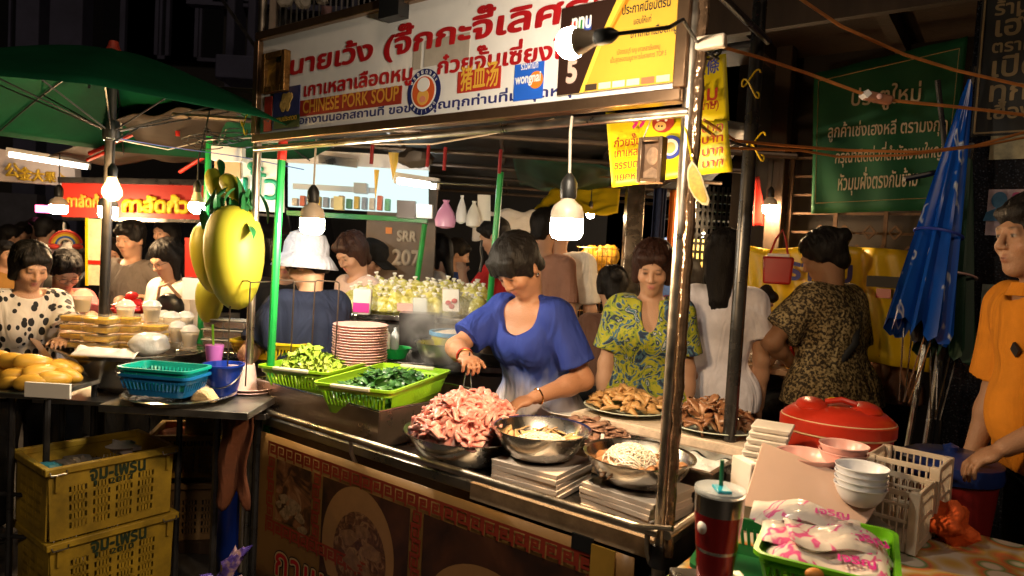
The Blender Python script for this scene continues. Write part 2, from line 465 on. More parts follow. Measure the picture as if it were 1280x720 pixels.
def ik(a, t, l1, l2, hint):
    a = np.array(a); t = np.array(t, float); d = t-a; L = np.linalg.norm(d); m = (l1+l2)*.995
    if L > m: d = d*m/L; L = m; t = a+d
    u = d/L; x = (l1*l1-l2*l2+L*L)/(2*L); y = math.sqrt(max(l1*l1-x*x, 0))
    hnt = np.array(hint, float); hnt = hnt-u*(hnt@u); hnt /= max(np.linalg.norm(hnt), 1e-6)
    return a+u*x+hnt*y, t
SKIN = {'cook': (.37, .185, .105), 'light': (.48, .27, .17), 'mid': (.45, .25, .15), 'tan': (.34, .18, .10), 'dark': (.24, .12, .065)}
def nz(v): v = np.array(v, float); return v/max(np.linalg.norm(v), 1e-9)

def person(label, head, d, face, hair='short', skin='mid', top=None, topmat=None, lean=0., pitch=10., hyaw=0., roll=0., H=None, seat=None,
           lh=None, rh=None, lel=None, rel=None, sleeve=.55, hem=.02, neck='round', fat=1., fem=True, legs='trousers', legmat=None, h=.009,
           hairmat=None, group=None, loose=0., bust=0., grip=(False, False), belly=0., eyes=True, skirtlen=None, headpos=None, shoes=True, expression=None, longsleeve=False, hairlen=.0, kind=None, hemlen=0.):
    """face: heading of the chest in degrees (-90 looks at the camera, 90 away, 180 to the left, 0 to the right)"""
    hc = np.array(headpos) if headpos is not None else D(head[0], head[1], d)
    fw = np.array([math.cos(math.radians(face)), math.sin(math.radians(face)), 0]); rt = np.array([fw[1], -fw[0], 0]); up = np.array([0, 0, 1.0])
    th = math.radians(lean); sp = fw*math.sin(th)+up*math.cos(th); chest = fw*math.cos(th)-up*math.sin(th)
    ph = th*.75+math.radians(pitch)*.45; nk = fw*math.sin(ph)+up*math.cos(ph)
    if H is None and seat is None: H = hc[2]/(.53+.295*math.cos(th)+.105*math.cos(ph))
    if H is None: H = 1.6
    k = H/1.65
    neckb = hc-nk*.105*H; pel = neckb-sp*.295*H          # pelvis centre
    root_z = 0.0
    # head frame
    hp = math.radians(pitch)+th*.35; hy = math.radians(face+hyaw); hf0 = np.array([math.cos(hy), math.sin(hy), 0]); hr = np.array([hf0[1], -hf0[0], 0])
    hf = hf0*math.cos(hp)-up*math.sin(hp); hu = hf0*math.sin(hp)+up*math.cos(hp)
    if roll: rr = math.radians(roll); hr, hu = hr*math.cos(rr)+hu*math.sin(rr), hu*math.cos(rr)-hr*math.sin(rr)
    HR = np.stack([hr, hf, hu], 1); s = k*1.03
    def hpnt(x, y, z): return hc+HR@(np.array([x, y, z])*s)
    w = fat
    sw = (.090 if fem else .104)*H
    shz = neckb-sp*.028*H
    S = {'l': shz-rt*sw, 'r': shz+rt*sw}
    ul, fl = .172*H, .150*H
    arms = {}
    for q, tgt, hint, sg in (('l', lh, lel, -1), ('r', rh, rel, 1)):
        if tgt is None: tgt = S[q]+rt*sg*.035*H-up*.315*H+fw*.03*H
        if hint is None: hint = -fw*.8+rt*sg*.5-up*.4
        arms[q] = (S[q],)+ik(S[q], tgt, ul, fl, hint)
    hipz = pel-up*.0; hips = {'l': pel-rt*.052*H*w-up*.01, 'r': pel+rt*.052*H*w-up*.01}
    if seat is None:
        feet = {q: np.array([*(hips[q]+rt*sg*.02)[:2], .075*k])+fw*.0 for q, sg in (('l', -1), ('r', 1))}
        knees = {q: (hips[q]+feet[q])/2+fw*.015 for q in 'lr'}
    else:
        knees = {q: hips[q]+fw*.24*H-up*.03*H for q in 'lr'}; feet = {q: np.array([*(knees[q]-fw*.03)[:2], .075*k]) for q in 'lr'}
    pts = np.array([hpnt(-.12, -.15, .16), hpnt(.12, .15, -.16), hpnt(.12, -.15, -.16), hpnt(-.12, .15, .16), *[p for a in arms.values() for p in a], *feet.values(), *knees.values(), pel, neckb])
    lo = pts.min(0)-.22; hi = pts.max(0)+.22; lo[2] = -.01
    B = Sdf(lo, hi, h)
    fl2 = (chest, .66)
    def torso(S_, g, kk, low=True):
        a = pel; S_.cone(a-rt*.035*H, a+rt*.035*H, .078*H*w+g, .078*H*w+g, kk, flat=(chest, .80))
        wst = a+sp*.12*H; S_.cone(wst-rt*.03*H*w, wst+rt*.03*H*w, (.061 if fem else .065)*H*w+g, (.061 if fem else .065)*H*w+g, kk+.03, flat=(chest, .78))
        cst = a+sp*.205*H; S_.cone(cst-rt*.042*H, cst+rt*.042*H, .068*H*w**.7+g, .068*H*w**.7+g, kk+.03, flat=(chest, .74))
        S_.cone(a+sp*.05*H, cst, .062*H*w+g, .066*H*w+g, kk+.02, flat=(chest, .85))
        S_.cone(S['l']+rt*.02, S['r']-rt*.02, .038*H+g, .038*H+g, kk+.03, flat=(chest, .9))
        S_.cone(cst, neckb-sp*.03*H, .055*H+g, .035*H+g, kk+.02)
        if bust:
            for sg in (-1, 1): S_.ell(cst+rt*sg*.04*H+chest*.050*H-sp*.012*H, np.array([.038, .038, .04])*H*bust+g, k=kk+.03)
        if belly: S_.ell(a+sp*.075*H+chest*.045*H*belly, np.array([.075, .075, .085])*H*w+g, k=kk+.04)
    torso(B, 0, .03)
    B.cone(neckb-sp*.02*H-chest*.006*H, hpnt(0, -.022, -.055), .033*H*w**.4, .034*H, .03)
    for q, sg in (('l', -1), ('r', 1)):
        a, e, hnd = arms[q]; g = w**.5
        B.cone(a, e, .030*H*g, .0245*H*g, .025); B.cone(e, e+(hnd-e)*.35, .0265*H*g, .0255*H*g, .02); B.cone(e+(hnd-e)*.3, hnd, .0255*H*g, .0165*H, .02)
        # hand: palm, four unequal curled fingers, thumb from the side of the palm
        dr = nz(hnd-e); side = nz(np.cross(dr, up)) if abs(dr[2]) < .9 else nz(rt)
        if abs(dr[2]) >= .9: side = nz(fw-dr*(fw@dr))     # hanging arm: palm faces the thigh
        nrm = nz(np.cross(side, dr)); 
        if abs(dr[2]) >= .9: nrm = -rt*sg
        elif nrm[2] > 0: nrm = -nrm                         # palm looks down
        tside = side if (side@(rt*-sg)) > 0 else -side
        if abs(dr[2]) >= .9: tside = fw
        pc = hnd+dr*.030*H; wd = .0125*H
        B.cone(hnd, pc+dr*.014*H, .0165*H, .019*H, .012, flat=(nrm, .55)); 
        B.cone(pc-tside*.011*H, pc+tside*.011*H, .016*H, .016*H, .012, flat=(nrm, .6))
        curl = 1.25 if grip[0 if q == 'l' else 1] else .55
        for i, L in enumerate((.040, .046, .043, .034)):
            base = pc+dr*.018*H+tside*(.0165-.0108*i)*H; r = max(.0048*H, h*.75); n1 = base; a0 = curl*.5
            d1 = nz(dr*math.cos(a0)+nrm*math.sin(a0)+tside*(.10-.07*i)); p1 = n1+d1*L*.45*H; a1 = a0+curl
            d2 = nz(dr*math.cos(a1)+nrm*math.sin(a1)); p2 = p1+d2*L*.33*H; a2 = a1+curl*.6; d3 = nz(dr*math.cos(a2)+nrm*math.sin(a2)); p3 = p2+d3*L*.24*H
            B.cone(n1, p1, r*1.05, r, .004); B.cone(p1, p2, r, r*.92, .002); B.cone(p2, p3, r*.92, r*.8, .002)
        tb = hnd+dr*.014*H+tside*.013*H; r = max(.0058*H, h*.75)
        t1 = tb+nz(dr*.75+tside*.75+nrm*.25)*.026*H; t2 = t1+nz(dr*1+tside*.15+nrm*.35)*.022*H
        B.cone(tb, t1, r*1.25, r, .008); B.cone(t1, t2, r, r*.85, .003)
    for q in 'lr':
        B.cone(hips[q], knees[q], .054*H*w, .035*H*w**.5, .03); B.cone(knees[q], feet[q], .034*H*w**.5, .021*H, .02)
        B.cone(feet[q]-up*.035*k-fw*.03, feet[q]-up*.05*k+fw*.13*k, .03*k, .026*k, .02)
    # head
    sk = .012
    B.ell(hpnt(0, -.012, .03), np.array([.076, .094, .088])*s, HR, k=sk); B.ell(hpnt(0, .022, -.045), np.array([.058, .066, .066])*s, HR, k=.03)
    B.ell(hpnt(0, .058, -.092), np.array([.026, .024, .02])*s, HR, k=.025)
    for sg in (-1, 1):
        B.ell(hpnt(sg*.037, .058, -.022), np.array([.028, .026, .026])*s, HR, k=.02)
        B.ell(hpnt(sg*.030, .096, .010), np.array([.019, .014, .012])*s, HR, k=.010, mode='-')
        B.ell(hpnt(sg*.030, .073, .010), np.array([.016, .014, .012])*s, HR, k=.004)
        B.ell(hpnt(sg*.077, -.008, -.008), np.array([.010, .019, .031])*s, HR, k=.008)
    B.cone(hpnt(-.035, .078, .030), hpnt(.035, .078, .030), .010*s, .010*s, .014)
    B.cone(hpnt(0, .088, .014), hpnt(0, .103, -.022), .008*s, .011*s, .010)
    for sg in (-1, 1): B.ell(hpnt(sg*.012, .094, -.026), np.array([.009, .010, .008])*s, HR, k=.006)
    B.ell(hpnt(0, .082, -.052), np.array([.023, .012, .006])*s, HR, k=.006); B.ell(hpnt(0, .081, -.063), np.array([.019, .012, .007])*s, HR, k=.006)
    V, Q = B.mesh(); V = relax(V, Q, 1, .35)
    base = np.array(SKIN[skin]); C = np.tile(base, (len(V), 1))
    Lc = ((V-hc)@HR)/s                                     # head-local coordinates
    def paint(c, r, colr, soft=.5, a=1.):
        dd = np.linalg.norm((Lc-np.array(c))/np.array(r), axis=1); m_ = np.clip((1-dd)/soft, 0, 1)[:, None]*a
        C[:] = C*(1-m_)+np.array(colr)*m_
    if eyes:
        for sg in (-1, 1):
            paint((sg*.031, .09, .032), (.021, .03, .0065), (.02, .014, .012), .7, .85)
            paint((sg*.030, .09, .010), (.0165, .03, .0075), (.03, .018, .015), .5, .9)
            if pitch < 18:
                paint((sg*.038, .09, .0085), (.006, .03, .004), (.6, .55, .5), .8, .7); paint((sg*.0235, .09, .0085), (.005, .03, .004), (.6, .55, .5), .8, .7)
                paint((sg*.0305, .09, .0085), (.006, .03, .006), (.012, .008, .006), .6)
            paint((sg*.042, .07, -.025), (.026, .04, .024), base*np.array([1.12, .88, .85]), 1., .6)
            paint((sg*.010, .11, -.033), (.005, .012, .0035), base*.3, .8, .8)
    paint((0, .09, -.052), (.024, .03, .0085), np.array([.42, .13, .12]) if fem else base*np.array([.85, .6, .6]), .5, .8); paint((0, .085, -.063), (.021, .03, .0095), np.array([.45, .15, .14]) if fem else base*np.array([.85, .6, .6]), .5, .8)
    paint((0, .10, -.0575), (.022, .03, .0022), (.08, .02, .02), .6, .8)
    foot = np.array([*pel[:2], 0.])
    body = link_mesh('person', V, Q, attr_mat('skin', .5, sss=.08, bump=.25, bscale=170, spec=.4), None, foot, C, label=label, cat='person', group=group)
    # hair
    if hair and hair != 'none':
        G = Sdf(hc-.30-np.array([0, 0, hairlen]), hc+.30, max(h*.8, .005))
        G.ell(hpnt(0, -.020, .042), np.array([.088, .102, .092])*s, HR, k=.01)
        if hair in ('bob', 'wave'):
            for sg in (-1, 1): G.cone(hpnt(sg*.066, -.01, .03), hpnt(sg*.070, .0, -.055-hairlen*.2), .036*s, .026*s, .03)
            G.cone(hpnt(0, -.06, .0), hpnt(0, -.066, -.055-hairlen*.2), .075*s, .062*s, .03, flat=(hf, .7))
            G.cone(hpnt(-.045, .062, .082), hpnt(.05, .060, .078), .026*s, .024*s, .02)
        if hair == 'short':
            G.cone(hpnt(0, -.05, .02), hpnt(0, -.065, -.045), .072*s, .052*s, .02)
            for sg in (-1, 1): G.cone(hpnt(sg*.070, .0, .035), hpnt(sg*.074, .012, -.005), .022*s, .012*s, .02)
            G.cone(hpnt(-.04, .066, .078), hpnt(.045, .064, .075), .024*s, .022*s, .02)
        if hair == 'boyish':                        # full crop with a heavy fringe
            G.ell(hpnt(0, -.014, .056), np.array([.098, .110, .088])*s, HR, k=.02)
            G.cone(hpnt(0, -.05, .02), hpnt(0, -.065, -.05), .076*s, .054*s, .02)
            for sg in (-1, 1): G.cone(hpnt(sg*.074, .012, .04), hpnt(sg*.078, .020, -.018), .028*s, .014*s, .02)
            for i in range(7): G.cone(hpnt(-.062+.02*i, .062, .085), hpnt(-.068+.022*i, .094-.004*abs(i-3), .040-.006*(i % 2)), .019*s, .008*s, .012)
        if hair in ('long', 'pony', 'bun'):
            G.cone(hpnt(0, -.05, .01), hpnt(0, -.060, -.04), .074*s, .055*s, .03)
            for sg in (-1, 1): G.cone(hpnt(sg*.068, -.005, .04), hpnt(sg*.074, -.012, -.02), .026*s, .018*s, .02)
            if hair == 'long':
                bk = hpnt(0, -.070, -.02); b2 = bk-up*(.17+hairlen)*k-fw*.045*k
                G.cone(bk, b2, .082*s, .040*s, .03, flat=(fw, .55))
                for i in range(7): o_ = rt*(i-3)*.017*k; G.cone(bk+o_*.9-up*.05, b2+o_*.8-up*(.03+.028*((i*5) % 3))*k, .022*s, .006*s, .012)
                for sg in (-1, 1): G.cone(hpnt(sg*.075, -.02, .0), hpnt(sg*.075, -.03, .0)-up*.13*k, .032*s, .02*s, .03)
            if hair == 'pony':
                G.ell(hpnt(0, -.13, .02), np.array([.03, .035, .03])*s, HR, k=.02); G.cone(hpnt(0, -.14, .01), hpnt(0, -.16, .0)-up*.2*k, .032*s, .015*s, .02)
            if hair == 'bun': G.ell(hpnt(0, -.125, .055), np.array([.042, .036, .040])*s, HR, k=.015)
        # locks of hair running from the crown to the hairline
        rs = random.Random(len(label)*7+1); nl = 46 if h < .0075 else (30 if h < .0095 else 0); lift = 1.07 if hair in ('boyish',) else 1.045
        for i in range(nl):
            az = 2*PI*(i+rs.random()*.8)/nl; p0 = rs.uniform(.15, .7); p1 = rs.uniform(1.15, 1.55) if abs(math.sin(az)-1) > .5 or hair != 'short' else rs.uniform(.9, 1.1)
            def sc(p, az_, q): return hpnt(.088*q*math.sin(p)*math.cos(az_), -.020+.102*q*math.sin(p)*math.sin(az_), .042+.092*q*math.cos(p))
            a1 = az+rs.uniform(-.25, .25); m1 = (p0+p1)/2; r_ = rs.uniform(.007, .012)*s
            G.cone(sc(p0, az, .985*lift), sc(m1, (az+a1)/2, lift), r_, r_, .006); G.cone(sc(m1, (az+a1)/2, lift), sc(p1, a1, lift*(1.0+rs.uniform(0, .05))), r_, r_*.35, .006)
        # the face stays free
        fd = .012 if hair in ('boyish',) else 0
        G.ell(hpnt(0, .108, -.040+(-.02 if hair == 'boyish' else 0)), np.array([.074, .085, .102 if hair not in ('short',) else .092])*s, HR, k=.008, mode='-')
        if hair == 'short':
            for sg in (-1, 1): G.ell(hpnt(sg*.085, .02, -.055), np.array([.04, .06, .05])*s, HR, k=.01, mode='-')
        if hair in ('short', 'boyish'): G.plane(hpnt(0, -.07, -.075), -hu+hf*.3)
        G.wobble(.0022, 90, seed=len(label), stretch=(1, 1, .35))
        Vh, Qh = G.mesh()
        if len(Vh): link_mesh('hair', relax(Vh, Qh, 1, .4), Qh, hairmat or HAIR, body, foot)
        if h < .0095 and nl:                                     # loose single hairs that break the outline
            ls_ = MB(); nn = 260 if h < .0075 else 90
            for i in range(nn):
                az = rs.uniform(0, 2*PI); pa = rs.uniform(.05, .9); pe = min(pa+rs.uniform(.4, .9), 1.62 if math.sin(az) < .3 else (1.05 if hair == 'short' else 1.45)); a1 = az+rs.uniform(-.35, .35); up_ = rs.uniform(1.0, 1.07)*lift
                ls_.tube([sc(pa+(pe-pa)*t, az+(a1-az)*t, up_*(1+.035*rs.random()*t+.02*math.sin(PI*t))) for t in (0, .3, .6, .85, 1)], [.0016, .0016, .0014, .001, .0004], 4, False)
            ls_.build('loose_hair', hairmat or HAIR, body)
    # top
    if topmat is not None:
        T = Sdf(lo, hi, h); g = .010+loose*.5
        torso(T, g, .03)
        if loose:
            hemc = pel-up*.02*H; T.cone(hemc-rt*.045*H*w, hemc+rt*.045*H*w, (.072+hemlen*.1)*H*w+g+loose*.7, (.072+hemlen*.1)*H*w+g+loose*.7, .06, flat=(chest, .82))
        if hemlen: T.cone(pel-rt*.03*H*w, pel-rt*.03*H*w-up*hemlen, .074*H*w+g, .082*H*w+g+loose, .05, flat=(fw, .85)); T.cone(pel+rt*.03*H*w, pel+rt*.03*H*w-up*hemlen, .074*H*w+g, .082*H*w+g+loose, .05, flat=(fw, .85))
        for q in 'lr':
            a, e, hnd = arms[q]; gg = w**.5
            if sleeve > 1:
                T.cone(a, e, .036*H*gg+g, .030*H*gg+g*.8, .025); T.cone(e, e+(hnd-e)*(sleeve-1), .031*H*gg+g*.8, .022*H*gg+g*.6, .015, cut=True)
            elif sleeve > 0:
                T.cone(a, a+(e-a)*sleeve, .031*H*gg+g, .031*H*gg+g+.004+loose*.35, .025, cut=True)
        if h < .0075: T.wobble(.0024, 42, seed=3+len(label), stretch=(1, 1, .45))
        else: T.wobble(.003, 34, seed=3+len(label), stretch=(1, 1, .45))
        T.plane(pel+up*(hem-hemlen), -up+0*fw, hi=None)
        if neck == 'scoop': T.ell(neckb+chest*.050*H+sp*.005*H, np.array([.060, .060, .075])*H, np.stack([rt, chest, sp], 1), k=.01, mode='-')
        elif neck == 'v': T.ell(neckb+chest*.06*H-sp*.01*H, np.array([.026, .06, .075])*H, np.stack([rt, chest, sp], 1), k=.008, mode='-'); T.ell(neckb+sp*.035*H, np.array([.052, .052, .05])*H, k=.008, mode='-')
        else: T.ell(neckb+sp*.022*H+chest*.012*H, np.array([.050, .050, .036])*H, np.stack([rt, chest, sp], 1), k=.008, mode='-')
        Vt, Qt = T.mesh(); link_mesh('shirt', relax(Vt, Qt, 1, .3), Qt, topmat, body, foot)
    if legmat is not None:
        Lg = Sdf(lo, hi, max(h, .01)); g = .009
        Lg.cone(pel-rt*.035*H, pel+rt*.035*H, .079*H*w+g, .079*H*w+g, .03, flat=(chest, .82)); Lg.cone(pel, pel+sp*.09*H, .066*H*w+g, .062*H*w+g, .03, flat=(chest, .85))
        for q in 'lr':
            Lg.cone(hips[q], knees[q], .056*H*w+g, .040*H*w**.5+g, .03)
            if legs == 'trousers': Lg.cone(knees[q], feet[q]-up*.01, .039*H*w**.5+g, .033*H+g, .02, cut=True)
            elif legs == 'shorts': pass
        Lg.plane(pel+sp*.07*H, sp); Lg.wobble(.003, 30, 2, (1, 1, .4)); Vl, Ql = Lg.mesh(); link_mesh('trousers' if legs == 'trousers' else 'shorts', Vl, Ql, legmat, body, foot)
    if shoes:
        for q in 'lr':
            mb = MB(); a = nz(fw); p = feet[q]; R = Matrix(((rt[0], fw[0], 0), (rt[1], fw[1], 0), (0, 0, 1)))
            mb.ellipsoid(p+fw*.05*k-up*.042*k, (.045*k, .13*k, .034*k), 12, 7, R); mb.box(p+fw*.05*k-up*.066*k, (.075*k, .23*k, .014*k), R); mb.build('shoe', SHOE, body, bevel=.004)
    info = dict(body=body, hpnt=hpnt, HR=HR, hc=hc, arms=arms, pel=pel, sp=sp, chest=chest, rt=rt, fw=fw, neckb=neckb, H=H, s=s, hf=hf, hu=hu, hr=hr, S=S, foot=foot)
    return info
HAIR = mat('black_hair', (.008, .006, .005), .58, spec=.22, var=.5, vscale=120, bump=.5, bscale=180, stretch=(1, 1, .25))
HAIRB = mat('brown_hair', (.035, .013, .008), .55, spec=.25, var=.5, vscale=120, bump=.5, bscale=180, stretch=(1, 1, .25))
SHOE = mat('sandal_rubber', (.02, .018, .016), .6, bump=.2)
def folds(m, scale=6.5, strength=.75, dist=.045, stretch=(1.5, 1.5, .45)):
    """soft draped creases on top of whatever bump the cloth already has"""
    nt = m.node_tree; b = nt.nodes['Principled BSDF']
    if 'creases' in nt.nodes: return m
    tc = nt.nodes.new('ShaderNodeTexCoord'); mp = nt.nodes.new('ShaderNodeMapping'); mp.inputs['Scale'].default_value = stretch; n = nt.nodes.new('ShaderNodeTexNoise'); n.name = 'creases'; n.inputs['Scale'].default_value = scale; n.inputs['Detail'].default_value = 2.5; n.inputs['Distortion'].default_value = .9
    bp = nt.nodes.new('ShaderNodeBump'); bp.inputs['Strength'].default_value = strength; bp.inputs['Distance'].default_value = dist
    L = nt.links; L.new(tc.outputs['Object'], mp.inputs[0]); L.new(mp.outputs[0], n.inputs['Vector']); L.new(n.outputs[0], bp.inputs['Height'])
    old = b.inputs['Normal'].links[0].from_socket if b.inputs['Normal'].links else None
    if old: L.new(old, bp.inputs['Normal'])
    L.new(bp.outputs[0], b.inputs['Normal']); return m
def cloth(name, col, **k): return folds(cloth0(name, col, **k))
def cloth0(name, col, **k): return mat(name, col, k.pop('rough', .85), var=k.pop('var', .12), vscale=k.pop('vscale', 14), bump=k.pop('bump', .25), bscale=k.pop('bscale', 300), spec=.25, **k)
def glasses(I, colr=(.02, .02, .02)):
    mb = MB(); hp = I['hpnt']
    for sg in (-1, 1):
        ring = [hp(sg*.032+.024*math.cos(a), .100-.004*abs(math.cos(a)), .006+.020*math.sin(a)) for a in np.linspace(0, 2*PI, 17)]
        mb.tube(ring, .0016*I['s'], 5, False); mb.tube([hp(sg*.056, .096, .010), hp(sg*.080, .06, .012), hp(sg*.084, -.01, .008)], .0016*I['s'], 5)
    mb.tube([hp(-.008, .101, .010), hp(.008, .101, .010)], .0016*I['s'], 5)
    return mb.build('glasses', mat('spectacle_frame', colr, .3), I['body'])
def earring(I, sg):
    mb = MB(); mb.ellipsoid(I['hpnt'](sg*.084, -.002, -.040), (.007,)*3, 10, 6); mb.build('earring', mat('silver_stud', (.8, .8, .82), .15, 1.), I['body'])
def bracelet(I, q, m, f=.93, r=.0195):
    a, e, hn = I['arms'][q]; c = e+(hn-e)*f; dr = nz(hn-e); x = nz(np.cross(dr, [0, 0, 1])); y = np.cross(dr, x); R = r*I['H']
    MB().tube([c+x*math.cos(t)*R+y*math.sin(t)*R for t in np.linspace(0, 2*PI, 21)], .0035, 6, False).build('bracelet', m, I['body'])
# ------------------------------------------------------------------ shared materials
STEEL = mat('stainless_steel', (.55, .53, .50), .22, 1., var=.18, vscale=6, rvar=.1, bump=.03, bscale=90)
STEELB = mat('brushed_steel', (.42, .40, .37), .36, 1., var=.3, vscale=5, rvar=.14, bump=.05, bscale=40)
CHROME = mat('chrome_tube', (.52, .45, .37), .34, 1., var=.3, vscale=9, rvar=.1)
DARKMETAL = mat('dark_painted_metal', (.035, .034, .036), .35, .4, var=.4, vscale=12, rvar=.15)
BLACKPL = mat('black_plastic', (.012, .012, .013), .35, var=.2)
GREENPAINT = mat('green_gloss_paint', (.01, .25, .045), .3, var=.15, vscale=20)
LIME = mat('lime_plastic', (.30, .58, .02), .32, var=.12, vscale=10, sss=.05)
PINKPL = mat('pale_pink_plastic', (.68, .40, .36), .35, var=.08)
WHITEPL = mat('white_plastic', (.72, .68, .64), .4, var=.08)
MELA = mat('white_melamine', (.74, .72, .68), .22, var=.06)
FOAM = mat('white_foam', (.78, .74, .70), .7, var=.08, vscale=12)
TARP = mat('brown_tarpaulin', (.042, .030, .021), .75, spec=.15, var=.4, vscale=4, bump=.35, bscale=9)
TARPD = mat('dark_tarpaulin', (.020, .019, .017), .6, var=.4, vscale=4, bump=.3, bscale=9)
WOOD = mat('dark_timber', (.05, .03, .018), .6, var=.4, vscale=6, stretch=(1, 1, .2), bump=.3)
RED = mat('red_plastic', (.50, .022, .012), .35, var=.15)
YELLOW = mat('yellow_vinyl', (.75, .50, .01), .4, var=.12, vscale=4, bump=.15, bscale=8)
PAPER = mat('white_paper', (.75, .72, .66), .7, var=.06)
INKR = mat('red_ink', (.42, .008, .012), .5, var=.25, vscale=20)
INKB = mat('blue_ink', (.02, .025, .15), .5)
INKK = mat('black_ink', (.012, .01, .01), .55)
CABLE = mat('orange_cable', (.42, .15, .035), .45, var=.3)
CABLEK = mat('black_cable', (.015, .014, .013), .45)
CABLEW = mat('white_cable', (.6, .52, .42), .5, var=.2)

# ------------------------------------------------------------------ ground
mb = MB(); mb.quad((-60, -6, 0), (60, -6, 0), (60, 80, 0), (-60, 80, 0))
gm = ramp_mat('asphalt', 'noise', 9, [(0, (.012, .011, .011)), (.45, (.03, .028, .027)), (.7, (.055, .052, .05))], .55, 8, bump=.25, interp='LINEAR')
mb.build('ground', gm, kind='structure')
mb = MB(CM(0, 1.75, 0)); mb.box((2.2, 1.0, .06), (9, 2.0, .12)); mb.build('pavement', mat('paving_concrete', (.11, .105, .10), .7, var=.35, vscale=5, bump=.3), kind='structure', bevel=.015)

# ------------------------------------------------------------------ dark buildings behind
PLASTER = mat('night_plaster', (.05, .055, .11), .8, var=.3, vscale=1.2, bump=.2, bscale=12)
PLASTD = mat('sooty_plaster', (.010, .010, .012), .85, var=.4, vscale=1.2, bump=.2, bscale=12)
GLASSD = mat('dark_window_glass', (.01, .011, .014), .12)
def facade(name, label, x0, x1, d, ztop, pil, wins, m, pm):
    a = D(x0, 300, d); b = D(x1, 300, d); t = thing(name, label, 'building', ((a[0]+b[0])/2, d, 0))
    w = MB(); w.box(((a[0]+b[0])/2, d+2.2, ztop/2), (abs(b[0]-a[0]), 4, ztop)); w.build('wall', m, t)
    for p0, p1 in pil:
        q0 = D(p0, 40, d-.1); q1 = D(p1, 40, d-.1); MB().box(((q0[0]+q1[0])/2, d+.05, ztop/2), (abs(q1[0]-q0[0]), .5, ztop)).build('pilaster', pm, t, bevel=.02)
    for wx, wz, ww, wh in wins:
        q = D(wx, 100, d)[0]; f = MB()
        for s in (-1, 1): f.box((q+s*ww/2, d+.16, wz), (.08, .16, wh+.08)); f.box((q, d+.16, wz+s*wh/2), (ww-.08, .16, .08))
        f.box((q, d+.17, wz), (.05, .1, wh-.08)); fo = f.build('window', pm, t); MB().box((q, d+.185, wz), (ww-.09, .02, wh-.09)).build('pane', GLASSD, fo)
    return t
facade('apartment_building', 'dark apartment building with bluish pilasters behind the green parasol', -260, 300, 15, 13,
       [(23, 52), (65, 106), (-60, -20)], [(145, 6.3, 1.6, 1.7), (195, 6.3, 1.6, 1.7), (145, 9, 1.6, 1.7), (195, 9, 1.6, 1.7), (245, 6.3, 1.4, 1.7), (5, 6, 1.0, 1.7)], PLASTD, PLASTER)
bt = facade('shophouse', 'dark shophouse with a concrete balcony left above the white signboard', 262, 760, 9.5, 9,
       [(286, 296), (312, 322)], [(270, 5.4, .9, 1.2), (303, 5.5, .9, 1.3), (420, 5.5, 1.4, 1.4), (500, 5.5, 1.4, 1.4)], PLASTD, PLASTER)
a = D(281, 90, 9.0); b = D(345, 90, 9.0); MB().box(((a[0]+b[0])/2, 9.15, a[2]), (b[0]-a[0], .9, .30)).build('balcony', PLASTER, bt, bevel=.02)
MB().bar(D(278, 0, 8.8), D(352, 105, 8.8), .04).build('drain_pipe', DARKMETAL, bt)
# open-slat rope-letter sign above the white signboard
ns = thing('rope_letter_sign', 'slatted board with looped white rope letters above the signboard', 'sign', D(420, 50, 6.2))
MB().bar(D(346, -60, 6.2), D(340, 70, 6.2), .06).build('post', mat('pale_post', (.32, .27, .24), .6, var=.2), ns)
m_ = MB()
for i in range(26):
    x = 350+i*7; m_.bar(D(x+3, -60, 6.25), D(x-2, 60, 6.25), .012)
m_.build('slat_panel', mat('slat_white', (.22, .22, .24), .5, var=.3), ns)
for i, (x, y, w) in enumerate([(352, 4, 8), (372, 6, 9), (393, 1, 10), (478, -11, 9)]):
    pts = []
    for t in np.linspace(0, 2.6*PI, 30): pts.append(D(x+w*math.cos(t)*.8+t*.9, y-16+ (17+w*.3)*math.sin(t+.6*i)*.9, 6.1-.01*t))
    MB().tube(pts, .026, 8).build('rope_letter', mat('rope_white', (.5, .48, .45), .6, var=.2, bump=.4, bscale=60), ns)
MB().tube([D(470, 22, 6.1), D(490, 12, 6.1), D(505, 3, 6.1), D(520, -8, 6.1)], .02, 7).build('rope_letter', MATS['rope_white'], ns)
MB().box(D(408, 25, 6.2), (.09, .03, .24)).build('plate', mat('faded_pink', (.28, .17, .2), .7, var=.3), ns)

# ------------------------------------------------------------------ the shop wall along the right side (v = 2.8)
WV = 2.8
WALLM = mat('grimy_wall', (.022, .015, .011), .75, var=.45, vscale=3, bump=.3, bscale=14)
sw = thing('shop_wall', 'dark shop front wall behind the green and yellow banners', 'wall', cw(3, WV+.1, 0))
mb = MB(CM(0, WV+.14, 0)); mb.box((3.6, .1, 2.6), (5.2, .12, 5.2)); mb.build('wall', WALLM, sw)
mb = MB(CM(0, WV, 0)); mb.box((3.4, -.35, 2.92), (5.0, 1.0, .06)); mb.box((3.4, -.86, 2.86), (5.0, .05, .22)); mb.build('eaves', WOOD, sw)
mb = MB(CM(0, WV, 0))
for i in range(7): mb.box((1.3+i*.7, -.35, 2.84), (.06, .96, .09))
mb.build('rafter', WOOD, sw)
